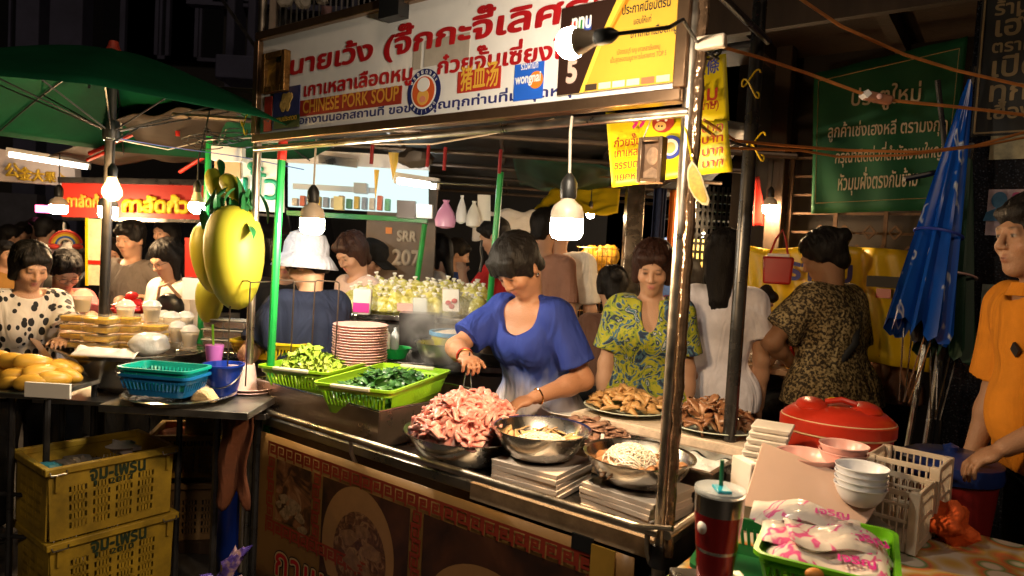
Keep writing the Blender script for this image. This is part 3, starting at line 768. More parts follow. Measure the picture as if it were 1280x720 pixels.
# folding grille in front of the wall
gr = thing('folding_grille', 'rusty folding lattice grille above the yellow banner', 'grille', cw(3, WV, 1.0))
IRON = mat('rusty_iron', (.10, .055, .03), .6, .5, var=.45, vscale=20)
mb = MB(CM(0, WV, 0))
for i in range(9): mb.box((2.55, .0, 1.30+i*.115), (2.5, .012, .014))
mb.build('rail', IRON, gr)
mb = MB(CM(0, WV-.02, 0))
for i in range(9):
    u = 1.45+i*.27; mb.box((u, 0, 1.76), (.022, .016, 1.0))
mb.build('bar', IRON, gr)
mb = MB(CM(0, WV-.035, 0))
for i in range(16):
    for j in range(4):
        u = 1.58+i*.135+(j % 2)*.06; z = 1.42+j*.115; s_ = .032
        for k in range(4):
            a0 = k*PI/2; a1 = a0+PI/2; mb.bar((u+s_*math.cos(a0), 0, z+s_*1.2*math.sin(a0)), (u+s_*math.cos(a1), 0, z+s_*1.2*math.sin(a1)), .010)
mb.build('ornament', IRON, gr)
# post of the shop front
MB(CM(0, WV-.08, 0)).box((1.38, 0, 1.6), (.10, .10, 3.2)).build('timber_post', WOOD, label='dark timber post of the shop front left of the green banner', cat='post', bevel=.006)
# dark granite pillar with posters
GRAN = ramp_mat('speckled_granite', 'voronoi', 85, [(0, (.16, .17, .20)), (.10, (.05, .055, .07)), (.25, (.014, .015, .02)), (.6, (.008, .008, .011))], .16, stretch=(1, 1, 1), interp='LINEAR')
pu = on(1225, 300, 2.15)[0]
pl = thing('granite_pillar', 'black speckled granite pillar covered with torn posters', 'pillar', cw(pu, 2.2, 0))
MB(CM(pu, 2.27, 0)).box((.16, 0, 1.6), (.50, .24, 3.2)).build('shaft', GRAN, pl, bevel=.006)
def wallpt(x, y, v): u, z = on(x, y, v); return u, z
def rect_on(mb, x0, y0, x1, y1, v, th=.006):
    u0, z0 = on(x0, y0, v); u1, z1 = on(x1, y1, v); z1b = z1; mb.box(((u0+u1)/2, v, (z0+z1)/2), (abs(u1-u0), th, abs(z0-z1))); return u0, min(z0, z1), u1, max(z0, z1)
CART = CM()
PV = 2.145
# black shop sign with gold lettering, hung on the pillar
bs = thing('black_shop_sign', 'black signboard with dull gold lettering high on the granite pillar', 'sign', cw(*on(1260, 120, PV)[:1], PV, 1.9))
mb = MB(CART); r = rect_on(mb, 1229, -10, 1330, 165, PV-.01, .02); mb.build('board', mat('black_board', (.012, .012, .012), .5, var=.3), bs)
GOLD = mat('dull_gold_paint', (.22, .15, .07), .55, var=.3)
mb = MB(CART)
for q0, q1 in (((r[0], r[1]), (r[2], r[1])), ((r[0], r[1]), (r[0], r[3])), ((r[0]+.0, r[3]), (r[2], r[3]))): mb.bar((q0[0]+.012, PV-.022, q0[1]+.012), (q1[0]+.012, PV-.022, q1[1]+.012), .008)
mb.build('border', GOLD, bs)
mb = MB(CART); zt = r[3]
for i, (s_, hgt) in enumerate([('ร้านเช่ง', .075), ('เฮ่งเฮง', .11), ('ตรามงกุฎ', .065), ('เปิดบริการ', .11), ('ทุกวัน', .11), ('เยื้องหัว', .075)]):
    letters(mb, s_, lambda x, y: (x, PV-.024, y), r[0]+.05, [on(1240, yy, PV)[1] for yy in (22, 48, 68, 98, 128, 150)][i], height=hgt*1.15, bold=.022)
mb.build('lettering', GOLD, bs)
for (x0, y0, x1, y1, nm, lb, cc) in [(1239, 165, 1290, 198, 'torn_poster', 'yellowed torn paper notice just under the black signboard', (.30, .26, .16)),
                                     (1236, 237, 1292, 295, 'portrait_poster', 'pink and white poster with a blue bust on the pillar', (.50, .38, .42)),
                                     (1228, 355, 1246, 410, 'small_poster', 'small grey paper stuck low on the pillar', (.22, .25, .24))]:
    t = thing(nm, lb, 'poster', cw(on(x0, y1, PV)[0], PV, on(x0, y1, PV)[1]))
    mb = MB(CART); r = rect_on(mb, x0, y0, x1, y1, PV, .003); mb.build('paper', mat('paper_'+nm, cc, .7, var=.45, vscale=18), t)
    if nm == 'portrait_poster':
        mb = MB(CART); cu, cz = on(1249, 253, PV); mb.prism([(cu+.030*math.cos(a), cz+.01+.038*math.sin(a)) for a in np.linspace(0, 2*PI, 20)[:-1]], PV-.006, PV-.002); mb.prism([(cu-.055, cz-.085), (cu-.045, cz-.045), (cu, cz-.022), (cu+.045, cz-.045), (cu+.055, cz-.085)], PV-.006, PV-.002); mb.build('bust', mat('bust_blue', (.05, .17, .32), .6, var=.3, vscale=30), t)
        mb = MB(CART); letters(mb, '๑๐๑', lambda x, y: (x, PV-.005, y), on(1264, 250, PV)[0], on(1264, 250, PV)[1], height=.07, bold=.03); mb.build('lettering', mat('magenta_ink', (.45, .06, .2), .6), t)
# ------------------------------------------------------------------ green cloth banner with lettering
GV = 2.62
gt = thing('green_banner', 'large green cloth banner with gold border and lettering', 'banner', cw(on(1110, 265, GV)[0], GV, on(1110, 265, GV)[1]))
c4 = [on(1014, 267, GV), on(1187, 262, GV), on(1210, 45, GV), on(1018, 92, GV)]
GCL = mat('green_cloth', (.004, .085, .028), .7, var=.2, vscale=5, bump=.2, bscale=6)
def bil(c, s, t): return tuple((1-s)*(1-t)*np.array(c[0])+s*(1-t)*np.array(c[1])+s*t*np.array(c[2])+(1-s)*t*np.array(c[3]))
mb = MB(CART); mb.sheet(lambda s, t: (bil(c4, s, t)[0], GV+.012*math.sin(s*9)*(1-t)+.008*math.sin(s*17+t*5), bil(c4, s, t)[1]), 30, 16); mb.build('cloth', GCL, gt, solid=.004)
GOLD2 = mat('banner_gold', (.38, .24, .08), .6)
mb = MB(CART)
for i in range(4):
    q = [(.04, .07), (.96, .07), (.96, .93), (.04, .93)]; p0 = bil(c4, *q[i]); p1 = bil(c4, *q[(i+1) % 4])
    mb.bar((p0[0], GV-.028, p0[1]), (p1[0], GV-.028, p1[1]), .011, .002)
mb.build('border', GOLD2, gt)
mb = MB(CART); GLET = mat('banner_lettering', (.60, .47, .30), .6)
for s_, px, py, px2, h_ in [('ประตูใหม่', 1062, 132, 1152, .13), ('ลูกค้าเช่งเฮงหลี ตรามงกุฎ', 1034, 172, 1185, .10), ('กรุณาติดต่อที่สำนักงานใหญ่', 1043, 204, 1178, .10), ('หัวมุมฝั่งตรงกันข้าม', 1046, 238, 1147, .12)]:
    u0, z0 = on(px, py, GV-.03); u1, z1 = on(px2, py-(px2-px)*.06, GV-.03); dzz = (z1-z0)/(u1-u0)
    letters(mb, s_, lambda x, y: (x, GV-.028, y+(x-u0)*dzz), u0, z0, width=u1-u0, height=h_, bold=.012)
mb.build('lettering', GLET, gt)
# ------------------------------------------------------------------ yellow vinyl banner under it
YV = 2.45
yt = thing('yellow_banner', 'long yellow vinyl banner tied low along the shop front', 'banner', cw(on(1050, 400, YV)[0], YV, .9))
ytop = [(925, 305), (962, 312), (1008, 308), (1060, 308), (1110, 311), (1175, 317)]
tu = [on(x, y, YV) for x, y in ytop]; u0, u1 = tu[0][0], tu[-1][0]
zt = lambda u: float(np.interp(u, [q[0] for q in tu], [q[1] for q in tu]))
mb = MB(CART); mb.sheet(lambda s, t: (u0+s*(u1-u0), YV+.022*math.sin(s*23)*t+.012*math.sin(s*51+t*7), zt(u0+s*(u1-u0))-.62*(1-t)), 60, 14); mb.build('vinyl', YELLOW, yt, solid=.003)
mb = MB(CART); a = on(990, 336, YV-.03); letters(mb, 'จราบับ', lambda x, y: (x, YV-.034, y), a[0]-.12, a[1]-.06, height=.17, bold=.03); mb.build('lettering', INKB, yt)
mb = MB(CART); a = on(1098, 345, YV); b = on(1150, 362, YV); mb.box(((a[0]+b[0])/2-.05, YV-.035, (a[1]+b[1])/2), (b[0]-a[0], .004, .06)); mb.build('black_band', INKK, yt)
mb = MB(CART); a = on(1106, 362, YV); mb.box((a[0], YV-.036, a[1]-.02), (.07, .004, .05)); mb.build('red_band', RED, yt)
mb = MB(CART); a = on(1135, 392, YV); mb.box((a[0], YV-.035, a[1]), (.13, .004, .05)); mb.build('dark_band', mat('dark_green_ink', (.02, .06, .02), .5), yt)
# ------------------------------------------------------------------ lamps
def glow(name, col, s): return emit_mat(name, col, s)
WARM = glow('warm_lamp', (1.0, .66, .34), 400); WHITEL = glow('white_lamp', (1.0, .84, .62), 440); COOL = glow('cool_lamp', (.80, .92, 1.0), 160)
CASE = mat('lamp_casing', (.62, .50, .38), .4, var=.1)
def bulb(name, label, P, r, hgt, m, cordto, axis=(0, 0, -1), cordm=None, group=None, socket=CABLEK, style='can'):
    """P = centre of the glowing part; the cap points against axis"""
    ax = Vector(axis).normalized(); q = Vector((0, 0, -1)).rotation_difference(ax).to_matrix()
    t = thing(name, label, 'light bulb', P, 0, group); M = Matrix.Translation(Vector([float(a) for a in P])) @ q.to_4x4()
    if style == 'can':      # big LED lamp: glowing drum with a rounded end, opaque casing, neck
        MB(M).lathe([(r*.05, -hgt*.5), (r*.55, -hgt*.49), (r*.85, -hgt*.40), (r, -hgt*.18), (r, hgt*.5)], 20, capb=True).build('globe', m, t, origin=P)
        MB(M).lathe([(r*1.01, hgt*.5), (r*1.0, hgt*.85), (r*.85, hgt*1.15), (r*.45, hgt*1.4), (r*.40, hgt*1.5)], 20, capt=True).build('casing', CASE, t, origin=P)
        z0 = hgt*1.5
    elif style == 'ball':
        MB(M).lathe([(r*math.sin(a), -r*math.cos(a)) for a in np.linspace(.02, PI*.66, 12)], 18).build('globe', m, t, origin=P)
        MB(M).lathe([(r*.88, r*.48), (r*.72, r*.9), (r*.5, r*1.5), (r*.42, r*1.9)], 18, capt=True).build('casing', CASE, t, origin=P)
        z0 = r*1.85
    else:                   # clear filament bulb
        MB(M).lathe([(r*math.sin(a), -r*math.cos(a)) for a in np.linspace(.02, PI*.72, 12)]+[(r*.45, r*1.5), (r*.42, r*1.7)], 18).build('globe', film_mat('clear_bulb', (1, .8, .5), .25, .05), t, origin=P)
        MB(M).tube([(-r*.35, 0, r*.3), (-r*.2, 0, -r*.1), (0, 0, r*.15), (r*.2, 0, -r*.1), (r*.35, 0, r*.3)], r*.14, 6).build('filament', m, t, origin=P)
        z0 = r*1.6
    s = r*.48
    MB(M).lathe([(s*.95, z0), (s*1.05, z0+s*.3), (s*1.05, z0+s*2.0), (s*.75, z0+s*2.6), (s*.3, z0+s*3.2)], 14, capb=True, capt=True).build('socket', socket, t, origin=P)
    if cordto is not None:
        a = M @ Vector((0, 0, z0+s*3.0)); pts = [a]+[Vector([float(c) for c in p]) for p in cordto]; MB().tube(pts, .0042, 6).build('cord', cordm or CABLEK, t, origin=P)
    return t
PA = D(390, 283, 2.72); PB = D(708, 287, 1.92)
bulb('hanging_bulb', 'large hanging bulb on a straight white cord over the green baskets', PA, .047, .062, WHITEL, [PA+np.array([.002, 0, .36]), PA+np.array([.004, 0, .52])], cordm=CABLEW)
bulb('hanging_bulb', 'large hanging bulb in front of the man in the white T-shirt', PB, .046, .058, WARM, [cw(*on(713, 165, -.06)[:1], -.06, on(713, 165, -.06)[1]), cw(*on(715, 146, -.028)[:1], -.028, on(715, 146, -.028)[1])], cordm=CABLEW)
JU, JZ = on(889, 53, -.03); _u, _z = on(714, 54, -.50)
PT = cw(_u, -.50, _z)
_e = cw(*on(900, 50, -.05)[:1], -.05, on(900, 50, -.05)[1])
bulb('sign_bulb', 'round glowing bulb lying sideways in front of the yellow certificate', PT, .032, .06, glow('sign_lamp', (1., .84, .62), 620), [PT+CU*.20+CV*.03+np.array([0, 0, .010]), (PT+CU*.2)*.5+cw(JU-.03, -.05, JZ)*.5+np.array([0, 0, .035]), cw(JU-.03, -.05, JZ)], axis=tuple(-CU-np.array([0, 0, .03])), style='ball')

# ------------------------------------------------------------------ the noodle cart
cart = thing('food_cart', 'steel food cart with chrome rail and posts carrying the white signboard', 'food cart', cw(.95, .34, 0))
def cpost(u, v, z0, z1, r=.017, m=CHROME): return MB(CART).tube([(u, v, z0), (u, v, z1)], r, 12).build('post', m, cart)
cpost(-.022, 0, .05, 2.75); cpost(1.925, 0, .05, 2.75, .0185); 
cpost(1.865, .68, .05, 2.62, .024, mat('black_pipe', (.05, .048, .047), .3, .7, var=.3, rvar=.12))
# second thin pipe strapped in shiny film to the right front post
mb = MB(CART); pts = [(1.953+.0015*math.sin(i*1.9), -.012+.0015*math.cos(i*2.3), .74+i*.032) for i in range(46)]; mb.tube(pts, [.013+.0012*math.sin(i*2.7) for i in range(46)], 10)
mb.build('taped_pipe', mat('brown_tape_film', (.20, .12, .07), .12, .6, var=.5, vscale=24, bump=.6, bscale=40), cart)
mb = MB(CART); mb.tube([(-.02, -.03, .800), (1.93, -.03, .800)], .0125, 12); mb.build('front_rail', CHROME, cart)
mb = MB(CART); mb.tube([(1.955, -.03, .800), (1.955, .70, .800)], .0125, 12); mb.build('side_rail', CHROME, cart)
for u in (.70, 1.90):
    mb = MB(CART); mb.tube([(u, -.03, .79), (u, -.022, .74), (u, .0, .70)], .008, 8); mb.build('bracket', CHROME, cart)
mb = MB(CART); mb.tube([(-.022, .68, 2.28), (1.865, .68, 2.28)], .012, 10); mb.build('rear_beam', DARKMETAL, cart)
for u in (-.022, 1.9):
    mb = MB(CART); mb.tube([(u, 0, 2.28), (u, .68, 2.28)], .012, 10); mb.build('side_beam', DARKMETAL, cart)
mb = MB(CART); mb.tube([(-.0, .045, 2.14), (1.9, .045, 2.14)], .008, 8); mb.build('lamp_beam', DARKMETAL, cart)
mb = MB(CART); mb.box((.955, .345, .742), (1.93, .67, .036)); mb.build('countertop', STEELB, cart, bevel=.004)
mb = MB(CART); mb.box((.955, .36, .40), (1.86, .62, .64)); mb.build('cabinet', mat('cabinet_dark', (.06, .045, .035), .5, .3, var=.3), cart, bevel=.004)
mb = MB(CART); mb.box((1.60, -.004, .742), (.66, .018, .055)); mb.build('front_trim', mat('worn_cream_trim', (.42, .30, .19), .5, var=.35, vscale=18), cart, bevel=.002)
mb = MB(CART); mb.box((1.62, .84, .885), (.74, .42, .03)); mb.box((1.62, .825, .81), (.70, .36, .12)); mb.build('raised_shelf', mat('shelf_board', (.60, .50, .40), .4, var=.25, vscale=9), cart, bevel=.003)
mb = MB(CART); mb.box((1.62, .625, .872), (.74, .012, .045)); mb.build('shelf_edge', mat('shelf_edge_marble', (.62, .50, .40), .3, var=.3, vscale=22), cart)
for u in (.04, 1.87):
    for v in (.06, .62):
        mb = MB(CART); mb.lathe([(.022, .055), (.046, .05), (.05, .03), (.046, .01), (.022, .004)], 14, (u, v, 0), capb=True, capt=True, R=Matrix.Rotation(0, 3, 'X')); mb.build('foot', BLACKPL, cart)
mb = MB(CART); mb.tube([(1.925, 0, .70), (1.925, 0, .76)], .027, 14); mb.tube([(1.925, 0, .64), (1.925, 0, .67)], .025, 14); mb.build('post_collar', DARKMETAL, cart)
mb = MB(CART); mb.tube([(1.86, -.05, .805), (1.98, -.06, .835)], .007, 8); mb.build('lever', CHROME, cart)

# ------------------------------------------------------------------ printed banner tied to the cart front
bn = thing('menu_banner', 'brown printed banner with bowl pictures and a key-pattern border on the cart front', 'banner', cw(.95, -.015, .03))
BV = -.012
vin = ramp_mat('brown_vinyl', 'noise', 5, [(0, (.15, .070, .018)), (.5, (.22, .11, .03)), (1, (.27, .145, .045))], .42, 6, interp='LINEAR', bump=.12)
BU0, BU1, BZ0, BZ1 = .06, 1.86, .03, .705
mb = MB(CART); mb.sheet(lambda s, t: (BU0+(BU1-BU0)*s, BV+.0015*math.sin(s*31+t*4), BZ0+(BZ1-BZ0)*t), 40, 6); mb.build('vinyl', vin, bn, solid=.003)
KEY = mat('key_red', (.26, .028, .012), .5, var=.2)
def key_run(mb, u0, u1, z0, z1, vert=False):
    """square spirals along a band"""
    wd = (z1-z0) if not vert else (u1-u0); n = max(1, round(((u1-u0) if not vert else (z1-z0))/(wd*1.05))); st = ((u1-u0) if not vert else (z1-z0))/n; t = wd*.085; e = BV-.0042
    for i in range(n):
        P = [(.06, .02), (.06, .95), (.92, .95), (.92, .22), (.32, .22), (.32, .68), (.66, .68), (.66, .48), (.48, .48)] if i % 2 == 0 or not vert else [(.06, .98), (.06, .05), (.92, .05), (.92, .78), (.32, .78), (.32, .32), (.66, .32), (.66, .52), (.48, .52)]
        Q = [(u0+(i+a)*st, z0+b*wd) if not vert else (u0+b*wd, z0+(i+a)*st) for a, b in P]
        for a, b in zip(Q[:-1], Q[1:]):
            x0, x1 = sorted((a[0], b[0])); y0, y1 = sorted((a[1], b[1])); mb.quad((x0-t, e, y0-t), (x1+t, e, y0-t), (x1+t, e, y1+t), (x0-t, e, y1+t)); e -= .00002
mb = MB(CART); B_ = .055
key_run(mb, .17, 1.80, BZ1-.03-B_, BZ1-.03)
zb = .295
key_run(mb, .17, .80, zb, zb+B_)
for u in (.17, .475, 1.02): key_run(mb, u, u+B_*.85, zb+.06, BZ1-.09, True)
key_run(mb, 1.72, 1.72+B_, .06, BZ1-.09, True)
mb.build('key_border', KEY, bn)
PHOTO = ramp_mat('food_print', 'noise', 13, [(.25, (.010, .006, .005)), (.46, (.055, .020, .010)), (.58, (.24, .09, .035)), (.72, (.42, .24, .12))], .4, 9, distort=1.2, interp='LINEAR')
DKBR = ramp_mat('dark_print', 'noise', 6, [(.3, (.012, .006, .005)), (.6, (.08, .026, .012)), (.8, (.15, .055, .025))], .4, 8, distort=.6, interp='LINEAR')
def panel(name, u0, u1, z0, z1, m, e): mb = MB(CART); mb.quad((u0, BV-e, z0), (u1, BV-e, z0), (u1, BV-e, z1), (u0, BV-e, z1)); return mb.build(name, m, bn)
panel('market_picture', .232, .468, zb+.065, BZ1-.092, PHOTO, .0040)
panel('bowl_backdrop', .535, 1.012, .06, BZ1-.092, DKBR, .0040); panel('bowl_backdrop', 1.078, 1.712, .06, BZ1-.092, DKBR, .0040)
DISH = mat('dish_print', (.32, .16, .06), .4, var=.2, vscale=6); SOUP = ramp_mat('soup_print', 'noise', 22, [(.3, (.03, .012, .006)), (.5, (.13, .05, .02)), (.62, (.32, .17, .08)), (.75, (.06, .05, .015))], .4, 8, distort=2., interp='LINEAR')
def disc(name, cu, cz, ru, rz, m, e): mb = MB(CART); mb.add([(cu+ru*math.cos(a), BV-e, cz+rz*math.sin(a)) for a in np.linspace(0, 2*PI, 49)[:-1]], [tuple(range(48))]); return mb.build(name, m, bn)
disc('dish_picture', .745, .385, .20, .235, DISH, .0046); disc('soup_picture', .76, .365, .145, .165, SOUP, .0052)
disc('dish_picture', 1.36, .30, .26, .215, DISH, .0046); disc('soup_picture', 1.36, .28, .20, .155, SOUP, .0052)
def blobs(name, pts, m, e):
    mb = MB(CART)
    for i, (cu, cz, r) in enumerate(pts): mb.add([(cu+r*(1+.25*math.sin(3*a+i))*math.cos(a), BV-e-.00003*i, cz+r*.7*(1+.2*math.sin(2*a+i))*math.sin(a)) for a in np.linspace(0, 2*PI, 19)[:-1]], [tuple(range(18))])
    mb.build(name, m, bn)
MEATP = mat('meat_print', (.24, .12, .055), .4, var=.5, vscale=40)
blobs('meat_picture', [(.70, .42, .045), (.77, .46, .04), (.82, .40, .05), (.73, .34, .05), (.80, .32, .03)], MEATP, .0058); blobs('meat_picture', [(1.30, .36, .05), (1.42, .34, .06), (1.36, .27, .05)], MEATP, .0058)
blobs('stall_picture', [(.29, .46, .03), (.33, .42, .035), (.36, .45, .04), (.40, .41, .03), (.30, .40, .03), (.26, .43, .02), (.42, .36, .03)], mat('pale_print', (.30, .19, .10), .4, var=.6, vscale=50), .0046)
for e, bo, m_ in ((.0062, .085, INKK), (.0066, .055, mat('cream_print', (.42, .28, .13), .45)), (.0070, .012, INKR)):
    mb = MB(CART); letters(mb, 'กาแพงเพชร', lambda x, y: (x, BV-e, y), .245, .135, height=.17, bold=bo, gap=.05); mb.build('lettering', m_, bn)
mb = MB(CART); mb.box((1.70, -.02, .70), (.07, .006, .045)); mb.build('clip', BLACKPL, bn)
mb = MB(CART); mb.box((1.77, -.024, .655), (.075, .006, .11)); mb.build('sticky_flap', mat('ochre_flap', (.40, .22, .03), .5, var=.2), bn)

# ------------------------------------------------------------------ the white signboard
sg_ = thing('signboard', 'long white signboard with red lettering over the cart front', 'sign', cw(.95, 0, 1.93))
SZ0, SZ1 = 1.945, 2.352
mb = MB(CART); mb.box((.948, .0, (SZ0+SZ1)/2+.005), (1.90, .02, SZ1-SZ0+.02)); mb.build('panel', mat('sign_white', (.80, .78, .76), .32, var=.14, vscale=2.2, rvar=.08), sg_)
FRM = mat('bronze_frame', (.36, .22, .13), .28, .9, var=.3, vscale=7)
mb = MB(CART); mb.box((.948, -.012, SZ0-.002), (1.93, .045, .034)); mb.box((.948, -.012, SZ1+.02), (1.93, .045, .034)); mb.box((-.008, -.012, (SZ0+SZ1)/2+.008), (.034, .045, SZ1-SZ0-.014)); mb.box((1.905, -.012, (SZ0+SZ1)/2+.008), (.034, .045, SZ1-SZ0-.014)); mb.build('frame', FRM, sg_, bevel=.004)
mb = MB(CART); mb.tube([(-.02, -.01, SZ0-.045), (1.93, -.01, SZ0-.045)], .0135, 12); mb.build('bottom_tube', CHROME, sg_)
mb = MB(CART); mb.box((.83, -.03, SZ1-.01), (.10, .06, .07)); mb.build('clamp', BLACKPL, sg_)
SV = -.0115
def sline(s, p0, p1, h, m, bold, slant=0., e=0., parent=sg_, v=None):
    v = SV if v is None else v
    a = on(*p0, v); b = on(*p1, v); dz = (b[1]-a[1])/(b[0]-a[0]); mb = MB(CART)
    letters(mb, s, lambda x, y: (x, v-e, y+(x-a[0])*dz), a[0], a[1], width=b[0]-a[0], height=h, bold=bold, slant=slant); return mb.build('lettering', m, parent)
sline('นายเว้ง (จี๊กกะจี๊เลิศรส)', (361, 94), (798, 10), .098, INKR, .034, .10, e=.003)
sline('เกาเหลาเลือดหมู', (379, 121), (517, 99), .070, INKR, .030, .05, e=.003)
sline('ก๋วยจั๊บเซี่ยงไฮ้', (546, 93), (722, 70), .070, INKR, .034, .05, e=.003)
sline('รับออกงานนอกสถานที่ ขอขอบคุณทุกท่านที่มาอุดหนุน', (352, 157.5), (732, 115.5), .040, INKB, .026)
def srect(name, p0, p1, m, e, parent=sg_, v=None):
    v = SV if v is None else v
    a = on(*p0, v); b = on(*p1, v); mb = MB(CART); mb.box(((a[0]+b[0])/2, v-e/2, (a[1]+b[1])/2), (abs(b[0]-a[0]), e, abs(b[1]-a[1]))); return mb.build(name, m, parent)
BRIK = mat('brick_red', (.30, .025, .012), .5)
srect('red_strip', (375, 146), (503, 107), BRIK, .003); sline('CHINESE PORK SOUP', (379, 142), (499, 125), .072, mat('gold_print', (.62, .30, .04), .5), .02, e=.004)
srect('red_label', (572, 117), (627, 82), mat('red_label', (.45, .03, .02), .5), .003); sline('猪血汤', (576, 112), (624, 104), .085, mat('gold_print2', (.72, .42, .05), .5), .02, e=.004)
blue = srect('blue_sticker', (642, 127), (681, 76), mat('sky_blue_print', (.02, .12, .62), .4), .003)
sline('wongnai', (645, 106), (677, 101), .042, mat('white_print', (.8, .8, .8), .5), .03, e=.0045); 
mb = MB(CART); a = on(671, 100, SV); mb.add([(a[0]+.026*math.cos(t), SV-.0038, a[1]+.026*math.sin(t)) for t in np.linspace(0, 2*PI, 25)[:-1]], [tuple(range(24))]); mb.build('orange_dot', mat('orange_print', (.75, .22, .02), .5), sg_)
sline('รีวิวผ่านที่', (652, 88), (674, 85), .030, MATS['white_print'], .02, e=.0045)
# round pig-cook emblem
eu, ez = on(530, 115, SV)
def sdisc(name, cu, cz, r, m, e, parent=sg_, rx=1.): mb = MB(CART); mb.prism([(cu+r*rx*math.cos(t), cz+r*math.sin(t)) for t in np.linspace(0, 2*PI, 33)[:-1]], SV-e, SV); return mb.build(name, m, parent)
sdisc('emblem', eu, ez, .078, mat('navy_print', (.012, .02, .12), .4), .002); sdisc('emblem_ring', eu, ez, .058, mat('white_print', (.8, .8, .8), .5), .003); sdisc('emblem_field', eu, ez, .052, mat('orange_red', (.62, .10, .02), .5), .004)
sdisc('emblem_face', eu, ez-.018, .027, mat('peach_print', (.75, .40, .08), .5), .005); sdisc('emblem_hat', eu, ez+.024, .024, MATS['white_print'], .0052, rx=1.2); sdisc('emblem_snout', eu, ez-.025, .011, mat('pink_print', (.7, .25, .15), .5), .006, rx=1.3)
for k, s_ in enumerate('อร่อยดี'):
    pass
mb = MB(CART)
for k, ch in enumerate('อรอยดจกะ'):
    an = math.radians(150-k*17); cu = eu+.062*math.cos(an); cz = ez+.062*math.sin(an); rot = an-PI/2
    letters(mb, ch, lambda x, y: (cu+(x*math.cos(rot)-y*math.sin(rot)), SV-.0028, cz+(x*math.sin(rot)+y*math.cos(rot))), -.005, 0, height=.020, bold=.03)
for k, ch in enumerate('BEIJING'):
    an = math.radians(218+k*17); cu = eu+.073*math.cos(an); cz = ez+.073*math.sin(an); rot = an+PI/2
    letters(mb, ch, lambda x, y: (cu+(x*math.cos(rot)-y*math.sin(rot)), SV-.0028, cz+(x*math.sin(rot)+y*math.cos(rot))), -.005, 0, height=.016, bold=.02)
mb.build('emblem_lettering', MATS['white_print'], sg_)
GREY = mat('tape_patch', (.45, .40, .34), .35, var=.2)
srect('tape_patch', (516, 88), (528, 47), GREY, .0018); srect('tape_patch', (530, 84), (588, 40), GREY, .0016)
# left corner: gilt frame and film poster
gf = thing('gilded_picture', 'small gilded wooden frame at the left end of the signboard', 'picture frame', cw(*on(344, 118, -.04)[:1], -.04, on(344, 118, -.04)[1]))
GILT = mat('worn_gilt', (.22, .11, .03), .35, .7, var=.5, vscale=25, bump=.6, bscale=50)
a = on(329, 118, -.035); b = on(360, 62, -.035); mb = MB(CART); cu, cz = (a[0]+b[0])/2, (a[1]+b[1])/2; wu, wz = b[0]-a[0], b[1]-a[1]
for s_ in (-1, 1): mb.box((cu+s_*(wu/2-.012), -.035, cz), (.024, .03, wz)); mb.box((cu, -.035, cz+s_*(wz/2-.012)), (wu-.05, .03, .024))
mb.build('frame', GILT, gf, bevel=.003); mb = MB(CART); mb.box((cu, -.028, cz), (wu-.046, .012, wz-.046)); mb.build('picture', ramp_mat('old_gold_picture', 'noise', 18, [(.3, (.02, .012, .005)), (.55, (.14, .07, .015)), (.7, (.38, .20, .03))], .35, 8, distort=1, interp='LINEAR'), gf)
ps_ = thing('festival_poster', 'small blue and green poster with a red edge at the left end of the signboard', 'poster', cw(on(357, 162, -.02)[0], -.02, on(357, 162, -.02)[1]))
srect('paper', (341, 163), (376, 106), mat('poster_blue', (.035, .04, .13), .4, var=.3, vscale=30), .003, ps_, -.018); srect('green_band', (343, 162), (375, 143), mat('poster_green', (.03, .055, .015), .45, var=.3), .003, ps_, -.0205); srect('red_band', (330, 165), (341, 120), mat('poster_red', (.30, .025, .015), .5, var=.2), .003, ps_, -.0185)
mb = MB(CART); a = on(358, 124, -.021)
for i, (du, dz, r) in enumerate([(0, 0, .030), (.022, .006, .02), (-.018, -.024, .022), (.012, -.03, .016)]): mb.prism([(a[0]+du+r*math.cos(t), a[1]+dz+r*(1+.3*math.sin(3*t))*math.sin(t)) for t in np.linspace(0, 2*PI, 15)[:-1]], -.0235-.0003*i, -.0195)
mb.build('flower_print', mat('cream_flower', (.55, .35, .10), .5, var=.5, vscale=60), ps_)
sline('งานประกวด', (346, 153), (372, 149), .028, mat('gold_print2', (.72, .42, .05), .5), .02, e=.004, parent=ps_, v=-.0215)
# yellow award certificate
ce = thing('award_certificate', 'yellow and black award certificate at the right end of the signboard', 'certificate', cw(on(770, 122, -.03)[0], -.03, on(770, 122, -.03)[1]))
CVv = -.024
c0 = on(697, 122, CVv); c1 = on(850, 110, CVv); ct = on(772, -2, CVv)[1]
U0, U1, Z0, Z1 = c0[0], c1[0], c0[1]+.005, min(ct, 2.338)
mb = MB(CART); mb.box(((U0+U1)/2, CVv, (Z0+Z1)/2), (U1-U0, .008, Z1-Z0)); mb.build('sheet', mat('certificate_yellow', (.62, .36, .045), .12, var=.1, vscale=3), ce)
W_ = U1-U0; H_ = Z1-Z0
def cpoly(name, pts, m, e): mb = MB(CART); mb.add([(U0+x*W_, CVv-e, Z0+y*H_) for x, y in pts], [tuple(range(len(pts)))]); mb.build(name, m, ce)
cpoly('black_field', [(0, 0), (.20, 0), (.36, .62), (.48, 1), (0, 1)], mat('certificate_black', (.03, .014, .01), .28), .0046)
cpoly('gold_ray', [(.20, 0), (.235, 0), (.40, .62), (.54, 1), (.48, 1), (.36, .62)], mat('bright_gold', (.80, .52, .06), .3), .0047); cpoly('gold_ray', [(.56, 1), (.60, 1), (.44, .62), (.42, .62)], mat('deep_gold', (.45, .18, .01), .3), .0047)
def cline(s, x, y, w, h, m, b=.01): mb = MB(CART); letters(mb, s, lambda X, Y: (X, CVv-.0052, Y), U0+x*W_, Z0+y*H_, width=w*W_, height=h, bold=b); mb.build('lettering', m, ce)
